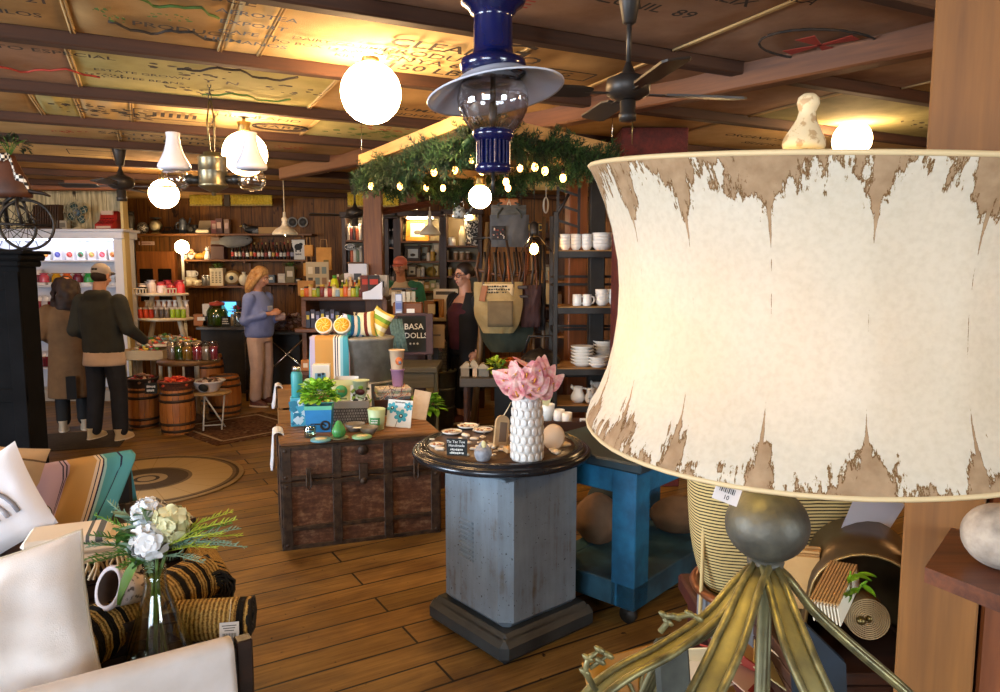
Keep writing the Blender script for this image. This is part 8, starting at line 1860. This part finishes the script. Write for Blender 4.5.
# ================================================================ PEOPLE
SKIN = mat('#c99478',.5,col2='#bf876a',vs=6); SKIN2 = mat('#b87a60',.5,col2='#ad6f55',vs=6)
def sect(m,rows,seg=18,mi=0):          # lofted body section: rows of (z, cx, cy, rx, ry)
    vs = []; F = []; n = len(rows)
    for z,cx,cy,rx,ry in rows:
        for k in range(seg): a = 2*PI*k/seg; vs.append((cx+rx*math.cos(a),cy+ry*math.sin(a),z))
    for i in range(n-1):
        for k in range(seg): k2 = (k+1) % seg; F.append((i*seg+k,i*seg+k2,(i+1)*seg+k2,(i+1)*seg+k))
    F.append(tuple(range(seg))[::-1]); F.append(tuple(range((n-1)*seg,n*seg))); m.add(vs,F,mi,True)
def limb(m,pts,r,seg=10):
    P2 = [V(p) for p in pts]; m.tube(P2,r,seg)
    for p,q in zip(P2,r): m.ball(p,q*.98,10,7)
def hand(m,w,d,s,curl=.5,side=1):
    """palm, four fingers and a thumb leaving the side of the palm; w wrist, d direction, s side vector toward the thumb"""
    w,d,s = V(w),V(d).normalized(),V(s).normalized(); n = d.cross(s).normalized()
    for k in range(5): m.ball(w+d*(.015+.018*k),(.024,.024,.024),8,6)
    for k in range(4): m.ball(w+d*.078+s*(.027-.018*k),.0125,8,6); m.ball(w+d*.045+s*(.022-.015*k),.016,8,6)
    for k in range(4):
        b = w+d*.08+s*(.028-.0185*k); L = (.072,.08,.074,.058)[k]; c1 = b+d*L*.42-n*L*.10*curl; c2 = c1+d*L*.32*(1-.4*curl)-n*L*.30*curl; c3 = c2+d*L*.20*(1-.8*curl)-n*L*.26*curl
        m.tube([b,c1,c2,c3],[.0095,.009,.0085,.0065],8)
    b = w+d*.03+s*.028; m.tube([b,b+d*.025+s*.024,b+d*.055+s*.028-n*.012*curl,b+d*.072+s*.02-n*.024*curl],[.012,.011,.0095,.0075],8)
def head(m,c,yaw=0,nod=0,k=1.0):
    M0 = MX.Translation(c) @ MX.Rotation(yaw,4,'Z') @ MX.Rotation(nod,4,'X') @ MX.Scale(k,4); m.M = M0
    m.ball((0,.01,.03),(.074,.092,.088),20,14); m.ball((0,-.022,-.035),(.058,.066,.075),18,12); m.ball((0,-.05,-.088),(.028,.026,.022),12,8)
    m.tube([(0,-.088,.012),(0,-.103,-.02),(0,-.108,-.034),(0,-.092,-.042)],[.009,.011,.014,.009],8)
    for s in (-1,1):
        m.ball((s*.075,.012,-.005),(.012,.022,.034),10,8); m.ball((s*.034,-.068,-.025),(.026,.02,.022),10,8); m.ball((s*.03,-.082,.025),(.022,.012,.008),8,6); m.ball((s*.012,-.098,-.036),.008,8,6)
    m.ball((0,-.082,-.060),(.024,.012,.007),10,6); m.ball((0,-.080,-.070),(.021,.012,.007),10,6)
    m.M = MX.Identity(4); return M0
def face(t,M0,lips='#9a4a44',brow='#3a281c'):
    m = MB(); m.M = M0
    for s in (-1,1): m.ball((s*.031,-.0835,.006),(.013,.007,.0075),10,6); m.ball((s*.031,-.0895,.006),(.0058,.003,.0058),8,5,1); m.tube([(s*.014,-.094,.026),(s*.034,-.092,.032),(s*.052,-.078,.025)],[.004,.0045,.002],5,2)
    m.build('eyes',[mat('#e6e0da',.3),mat('#2c2018',.2),mat(brow,.8)],t)
    m = MB(); m.M = M0; m.ball((0,-.0905,-.060),(.021,.006,.0045),10,5).ball((0,-.089,-.067),(.018,.006,.005),10,5).build('mouth',mat(lips,.5),t)
def body_mesh(t,m,vox=.0075): return fuse(m.build('body',SKIN,t),vox,2)
def garment(t,m,name,mm,vox=.014): return fuse(m.build(name,mm,t),vox,3)
def shoes(t,feet,mm,yaw=0,boot=0):
    for (x,y) in feet:
        m = MB(); m.at((x,y,0),rz=yaw); sect(m,[(0,0,-.05,.047,.135),(.02,0,-.05,.049,.138),(.045,0,-.045,.046,.125),(.075,0,-.01,.042,.085),(.10,0,.02,.043,.055),(.12+boot,0,.025,.046,.055)],16); m.at((x,y,0),rz=yaw); sect(m,[(0,0,-.05,.05,.14),(.018,0,-.05,.05,.14)],16,1); m.build('shoe',[mm,mat('#d8cdb8',.6)],t)
# ---- man in grey hoodie and cap (seen from behind)
p = PZ(109,439,0); t = thing('person','person in charcoal hoodie and pale cap seen from behind at the candy cabinet','person',(p.x,p.y,0),R(172))
m = MB(); hc = (0,-.03,1.63); M0 = head(m,hc,0,R(14)); sect(m,[(1.38,0,.03,.10,.08),(1.46,0,.02,.062,.062),(1.58,0,-.0,.056,.058)]); sect(m,[(.85,0,0,.15,.1),(1.0,0,0,.15,.1),(1.2,0,.0,.17,.11),(1.38,0,.02,.17,.1),(1.43,0,.03,.09,.06)])
for s in (-1,1): limb(m,[(s*.10,0,.88),(s*.125,-.02,.48),(s*.145,.02,.09)],[.085,.058,.042])
AR = [(-.20,.01,1.38),(-.31,.05,1.12),(-.31,-.19,.985)]; AL = [(.20,.01,1.38),(.27,.05,1.10),(.22,-.18,.98)]
for A_ in (AR,AL): limb(m,A_,[.05,.042,.03])
hand(m,AR[2],(0,-.9,-.3),(.7,0,.6),.6); hand(m,AL[2],(-.1,-.9,-.2),(-.7,0,.6),.6); body_mesh(t,m); face(t,M0)
m = MB(); sect(m,[(.88,0,0,.205,.145),(.93,0,0,.21,.15),(1.05,0,.005,.20,.145),(1.22,0,.01,.215,.15),(1.34,0,.02,.215,.135),(1.42,0,.03,.15,.10),(1.46,0,.035,.09,.08)])
for A_ in (AR,AL): limb(m,A_,[.085,.072,.05])
m.ball((0,.085,1.44),(.12,.075,.06),16,10); m.ball((-.07,.05,1.45),(.06,.08,.05)); m.ball((.07,.05,1.45),(.06,.08,.05)); garment(t,m,'hoodie',mat('#34352f',.9,col2='#2b2c27',vs=8,bump=.3,bs=160))
m = MB(); sect(m,[(.755,0,.0,.212,.158),(.78,0,0,.212,.158),(.90,0,0,.198,.142)]); m.build('shirt_tail',mat('#cdb49e',.85,col2='#bda48e',vs=6),t)
m = MB(); sect(m,[(.80,0,0,.175,.125),(.92,0,0,.17,.12)])
for s in (-1,1): limb(m,[(s*.095,0,.84),(s*.125,-.02,.48),(s*.145,.015,.10)],[.103,.084,.073])
garment(t,m,'jeans',mat('#15171f',.8,col2='#1d2029',vs=9)); shoes(t,[(-.15,.02),(.15,.02)],mat('#c4b08c',.7))
m = MB(); m.M = M0; m.ball((0,.018,.045),(.083,.098,.082),20,12); m.M = M0; m.ball((0,-.085,.055),(.07,.075,.012),16,6); m.build('cap',mat('#b5aaa2',.8,col2='#a59a92',vs=7),t); m = MB(); m.M = M0; m.box((0,.108,.045),(.06,.02,.022),.006).build('cap_strap',mat('#23201e',.7),t)
m = MB(); m.M = M0; m.ball((0,.03,-.01),(.076,.085,.06),16,10).build('hair',mat('#2a1a12',.7),t)
# ---- woman with dark curly hair and long tan coat (from behind)
p = PZ(75,430,0); t = thing('person','person with dark curly hair in long tan coat at the candy cabinet','person',(p.x-.0,p.y,0),R(208))
m = MB(); M0 = head(m,(0,-.03,1.50),0,R(18)); sect(m,[(1.28,0,.03,.09,.07),(1.36,0,.01,.05,.05),(1.47,0,0,.048,.05)]); sect(m,[(.8,0,0,.15,.1),(1.1,0,0,.14,.1),(1.28,0,.02,.15,.09),(1.33,0,.03,.08,.06)])
for s in (-1,1): limb(m,[(s*.09,0,.82),(s*.095,-.01,.45),(s*.095,.02,.08)],[.08,.055,.04])
AR = [(-.18,.01,1.27),(-.24,.02,1.02),(-.17,-.16,.95)]; AL = [(.18,.01,1.27),(.24,.02,1.02),(.17,-.16,.95)]
for A_,s in ((AR,1),(AL,-1)): limb(m,A_,[.045,.038,.028]); hand(m,A_[2],(s*.2,-.9,0),(s*.6,0,.7),.6)
body_mesh(t,m); face(t,M0)
m = MB(); sect(m,[(.36,0,.0,.225,.17),(.5,0,0,.222,.168),(.8,0,.005,.20,.15),(1.0,0,.01,.185,.14),(1.18,0,.01,.195,.14),(1.28,0,.02,.18,.11),(1.35,0,.03,.09,.075)])
for A_ in (AR,AL): limb(m,A_,[.075,.062,.05])
garment(t,m,'long_coat',mat('#76593a',.9,col2='#664b30',vs=8,bump=.3,bs=120)); m = MB(); m.prism([(-.006,.15),(.006,.15),(.045,.185),(-.045,.185)],.355,.6).build('coat_vent',mat('#1a1614',.9),t)
m = MB()
for s in (-1,1): limb(m,[(s*.09,0,.82),(s*.095,-.01,.45),(s*.095,.015,.12)],[.095,.075,.07])
garment(t,m,'trousers',mat('#121214',.8)); shoes(t,[(-.1,.02),(.1,.02)],mat('#b8aa94',.7))
m = MB(); rr = random.Random(80); hb_ = V((0,-.03,1.50))
for k in range(110):
    a = rr.uniform(0,2*PI); z = rr.uniform(-.24,.10); r = .105+.02*(z < -.05)-.05*max(0,z-.04)/.06;
    if math.sin(a) < -.55 and z < .06: continue
    m.ball((r*math.cos(a)*.95,-.02+r*math.sin(a),1.5+z),rr.uniform(.03,.045),7,5)
garment(t,m,'curly_hair',mat('#170a06',.7,col2='#2a140c',vs=20),.016)
# ---- blonde woman in blue sweatshirt (profile, facing right)
p = PZ(262,405,0); t = thing('person','person with blonde hair in periwinkle sweatshirt looking down at a packet','person',(p.x,p.y,0),R(72))
m = MB(); M0 = head(m,(0,-.05,1.60),R(8),R(20)); sect(m,[(1.36,0,.02,.09,.07),(1.44,0,-.0,.052,.052),(1.56,0,-.02,.05,.052)]); sect(m,[(.86,0,0,.15,.1),(1.1,0,0,.14,.1),(1.34,0,.01,.15,.09),(1.4,0,.02,.08,.06)])
for s in (-1,1): limb(m,[(s*.09,0,.86),(s*.095,-.02,.47),(s*.10,.02,.08)],[.085,.058,.042])
AR = [(-.18,.0,1.34),(-.22,.04,1.08),(-.10,-.22,1.16)]; AL = [(.18,.0,1.34),(.22,.03,1.07),(.10,-.20,1.08)]
for A_,s in ((AR,1),(AL,-1)): limb(m,A_,[.045,.04,.028]); hand(m,A_[2],(s*.35,-.9,.15),(s*.5,0,.8),.7)
body_mesh(t,m); face(t,M0)
m = MB(); sect(m,[(.86,0,0,.185,.145),(.90,0,0,.20,.16),(1.0,0,-.005,.205,.165),(1.2,0,-.005,.195,.155),(1.32,0,.01,.19,.12),(1.39,0,.02,.12,.09),(1.43,0,.02,.075,.07)])
for A_ in (AR,AL): limb(m,A_[:2]+[tuple(V(A_[1]).lerp(V(A_[2]),.8))],[.08,.072,.05])
garment(t,m,'sweatshirt',mat('#8192cc',.9,col2='#7283be',vs=7,bump=.3,bs=160)); m = MB().box((.0,-.168,1.22),(.10,.006,.06),.002).build('chest_print',mat('#c2c6d6',.8),t)
m = MB(); sect(m,[(.80,0,0,.165,.13),(.90,0,0,.165,.125)])
for s in (-1,1): limb(m,[(s*.09,.0,.84),(s*.095,-.02,.47),(s*.10,.015,.12)],[.105,.085,.076])
garment(t,m,'trousers',mat('#cdb4a6',.85,col2='#bda294',vs=7)); shoes(t,[(-.1,.02),(.1,.0)],mat('#5a3028',.6))
m = MB(); m.M = M0; m.ball((0,.022,.05),(.09,.10,.09),18,12)
for s in (-1,1): m.tube([(s*.06,-.03,.06),(s*.085,.0,-.02),(s*.08,.04,-.11),(s*.06,.07,-.2)],[.03,.035,.04,.03],8)
m.tube([(0,.08,.05),(0,.10,-.05),(0,.10,-.16),(0,.09,-.25)],[.06,.07,.07,.045],10)
garment(t,m,'hair',mat('#c29a62',.5,col2='#94683a',vs=30),.011)
q = t.matrix_world; hp = V((p.x,p.y,0))+MX.Rotation(R(72),3,'Z') @ V((0,-.31,1.12)); o = MB().box((0,0,0),(.12,.03,.09),.008).build('sweet_packet',mat('#9a6a6a',.5,col2='#d8c8c4',vs=20),loc=hp,rot=(.5,.1,.3)); tag(o,'small pinkish packet held in both hands by the blonde woman','packet')
# ---- woman in black cardigan with glasses
p = PZ(466,424,0); t = thing('person','person with glasses in black cardigan over burgundy top by the bags','person',(p.x,p.y,0),R(-48))
m = MB(); M0 = head(m,(0,-.03,1.63),R(2),R(2),1.04); sect(m,[(1.38,0,.02,.11,.08),(1.46,0,.0,.066,.066),(1.58,0,-.01,.062,.064)]); sect(m,[(.86,0,0,.18,.13),(1.1,0,-.01,.18,.14),(1.25,0,-.02,.19,.15),(1.37,0,.01,.18,.11),(1.43,0,.02,.09,.07)])
for s in (-1,1): limb(m,[(s*.10,0,.86),(s*.10,-.02,.47),(s*.10,.02,.08)],[.10,.066,.046])
AR = [(-.21,.01,1.36),(-.27,.05,1.08),(-.24,-.12,.92)]; AL = [(.21,.01,1.36),(.28,.05,1.06),(.27,-.06,.84)]
for A_,s in ((AR,1),(AL,-1)): limb(m,A_,[.055,.046,.032]); hand(m,A_[2],(s*.1,-.5,-.8),(s*.3,-.7,.3),.6)
body_mesh(t,m); face(t,M0,'#a85a54','#2a1a12')
m = MB(); sect(m,[(.84,0,-.02,.19,.15),(1.05,0,-.03,.19,.16),(1.25,0,-.04,.195,.155),(1.34,0,-.02,.12,.12)]); garment(t,m,'burgundy_top',mat('#3d1220',.85,col2='#4a1828',vs=8),.012)
m = MB()                                                   # open-fronted cardigan: lofted shell with a gap in front
rows = [(.40,.0,.235,.19),(.7,.0,.235,.195),(.95,0,.22,.19),(1.2,-.01,.225,.19),(1.33,.005,.215,.145),(1.41,.02,.15,.105),(1.45,.03,.10,.085)]
def cf(u,v):
    i = v*(len(rows)-1); k = min(int(i),len(rows)-2); f = i-k; r0,r1 = rows[k],rows[k+1]; z,cy,rx,ry = [a_+(b_-a_)*f for a_,b_ in zip(r0,r1)]
    gap = .42+.14*v; a = -PI/2+gap+u*(2*PI-2*gap); w = 1+.02*math.sin(a*9)*(1-v); return (rx*w*math.cos(a),cy+ry*w*math.sin(a),z)
m.grid(cf,40,24,th=.012)
BLKK = mat('#0e0d0e',.85,col2='#161416',vs=9); m.build('cardigan',BLKK,t)
m = MB()
for A_ in (AR,AL): limb(m,A_[:2]+[tuple(V(A_[1]).lerp(V(A_[2]),.85))],[.09,.076,.05])
garment(t,m,'cardigan_sleeves',BLKK)
m = MB(); sect(m,[(.78,0,0,.19,.15),(.92,0,0,.19,.15)])
for s in (-1,1): limb(m,[(s*.10,0,.84),(s*.10,-.02,.47),(s*.10,.015,.2)],[.11,.085,.07])
garment(t,m,'leggings',mat('#0c0c0e',.8)); shoes(t,[(-.1,.02),(.1,.02)],mat('#4a1f1a',.45),0,.16)
m = MB(); m.M = M0; m.ball((0,.026,.05),(.09,.10,.092),18,12).ball((0,.12,.03),(.05,.045,.05),12,8); garment(t,m,'hair',mat('#1c110c',.55,col2='#2a1a12',vs=20),.010)
m = MB(); m.M = M0
for s in (-1,1): m.tube([(s*.034+.026*math.cos(a*PI/8),-.1,.004+.02*math.sin(a*PI/8)) for a in range(16)],.0035,5,closed=True); m.cyl((s*.06,-.098,.008),(s*.078,.01,.01),.003,seg=5)
m.cyl((-.009,-.103,.006),(.009,-.103,.006),.003,seg=5).build('glasses',mat('#3a1a1c',.3),t)
# ---- cashier with coral cap and raglan shirt
p = P(399,290,8.8); t = thing('person','person in coral cap and white shirt with green sleeves behind the counter','person',(P(400,290,9.2).x,9.3,0),R(-6)); t.scale = (1.08,1.08,1.08)
m = MB(); M0 = head(m,(0,-.03,1.60),R(0),R(4)); sect(m,[(1.36,0,.02,.10,.075),(1.44,0,.0,.056,.056),(1.55,0,-.01,.052,.055)]); sect(m,[(.86,0,0,.15,.1),(1.1,0,0,.15,.1),(1.34,0,.01,.17,.1),(1.4,0,.02,.09,.06)])
for s in (-1,1): limb(m,[(s*.09,0,.88),(s*.10,-.01,.47),(s*.10,.02,.08)],[.085,.058,.042])
AR = [(-.20,.0,1.35),(-.26,.0,1.10),(-.2,-.2,1.05)]; AL = [(.20,.0,1.35),(.26,.0,1.10),(.2,-.2,1.05)]
for A_,s in ((AR,1),(AL,-1)): limb(m,A_,[.05,.042,.03]); hand(m,A_[2],(0,-.9,-.1),(s*.7,0,.5),.6)
body_mesh(t,m); face(t,M0)
m = MB(); sect(m,[(.84,0,0,.18,.13),(1.1,0,0,.18,.13),(1.3,0,.005,.18,.125),(1.38,0,.02,.12,.09),(1.43,0,.02,.075,.07)]); garment(t,m,'shirt',mat('#d2c6b4',.85),.012)
m = MB()
for A_ in (AR,AL): s = 1 if A_[0][0] > 0 else -1; limb(m,[(s*.13,.01,1.385)]+A_[:2]+[tuple(V(A_[1]).lerp(V(A_[2]),.4))],[.06,.082,.066,.058])
garment(t,m,'raglan_sleeves',mat('#2f7a62',.85,col2='#266852',vs=7),.012)
m = MB(); sect(m,[(.80,0,0,.165,.12),(.92,0,0,.165,.12)])
for s in (-1,1): limb(m,[(s*.09,0,.84),(s*.10,-.01,.47),(s*.10,.015,.1)],[.1,.08,.07])
garment(t,m,'trousers',mat('#22242c',.8)); shoes(t,[(-.1,.02),(.1,.02)],BLACKISH)
m = MB(); m.M = M0; m.ball((0,.012,.052),(.083,.098,.078),20,12); m.M = M0 @ MX.Rotation(R(10),4,'X'); m.ball((0,-.10,.045),(.07,.07,.011),16,6); m.build('cap',mat('#dc7a64',.75,col2='#cf6c58',vs=7),t)
m = MB(); m.M = M0; m.ball((0,.035,-.01),(.076,.08,.065),16,10).build('hair',mat('#3a2418',.6),t)
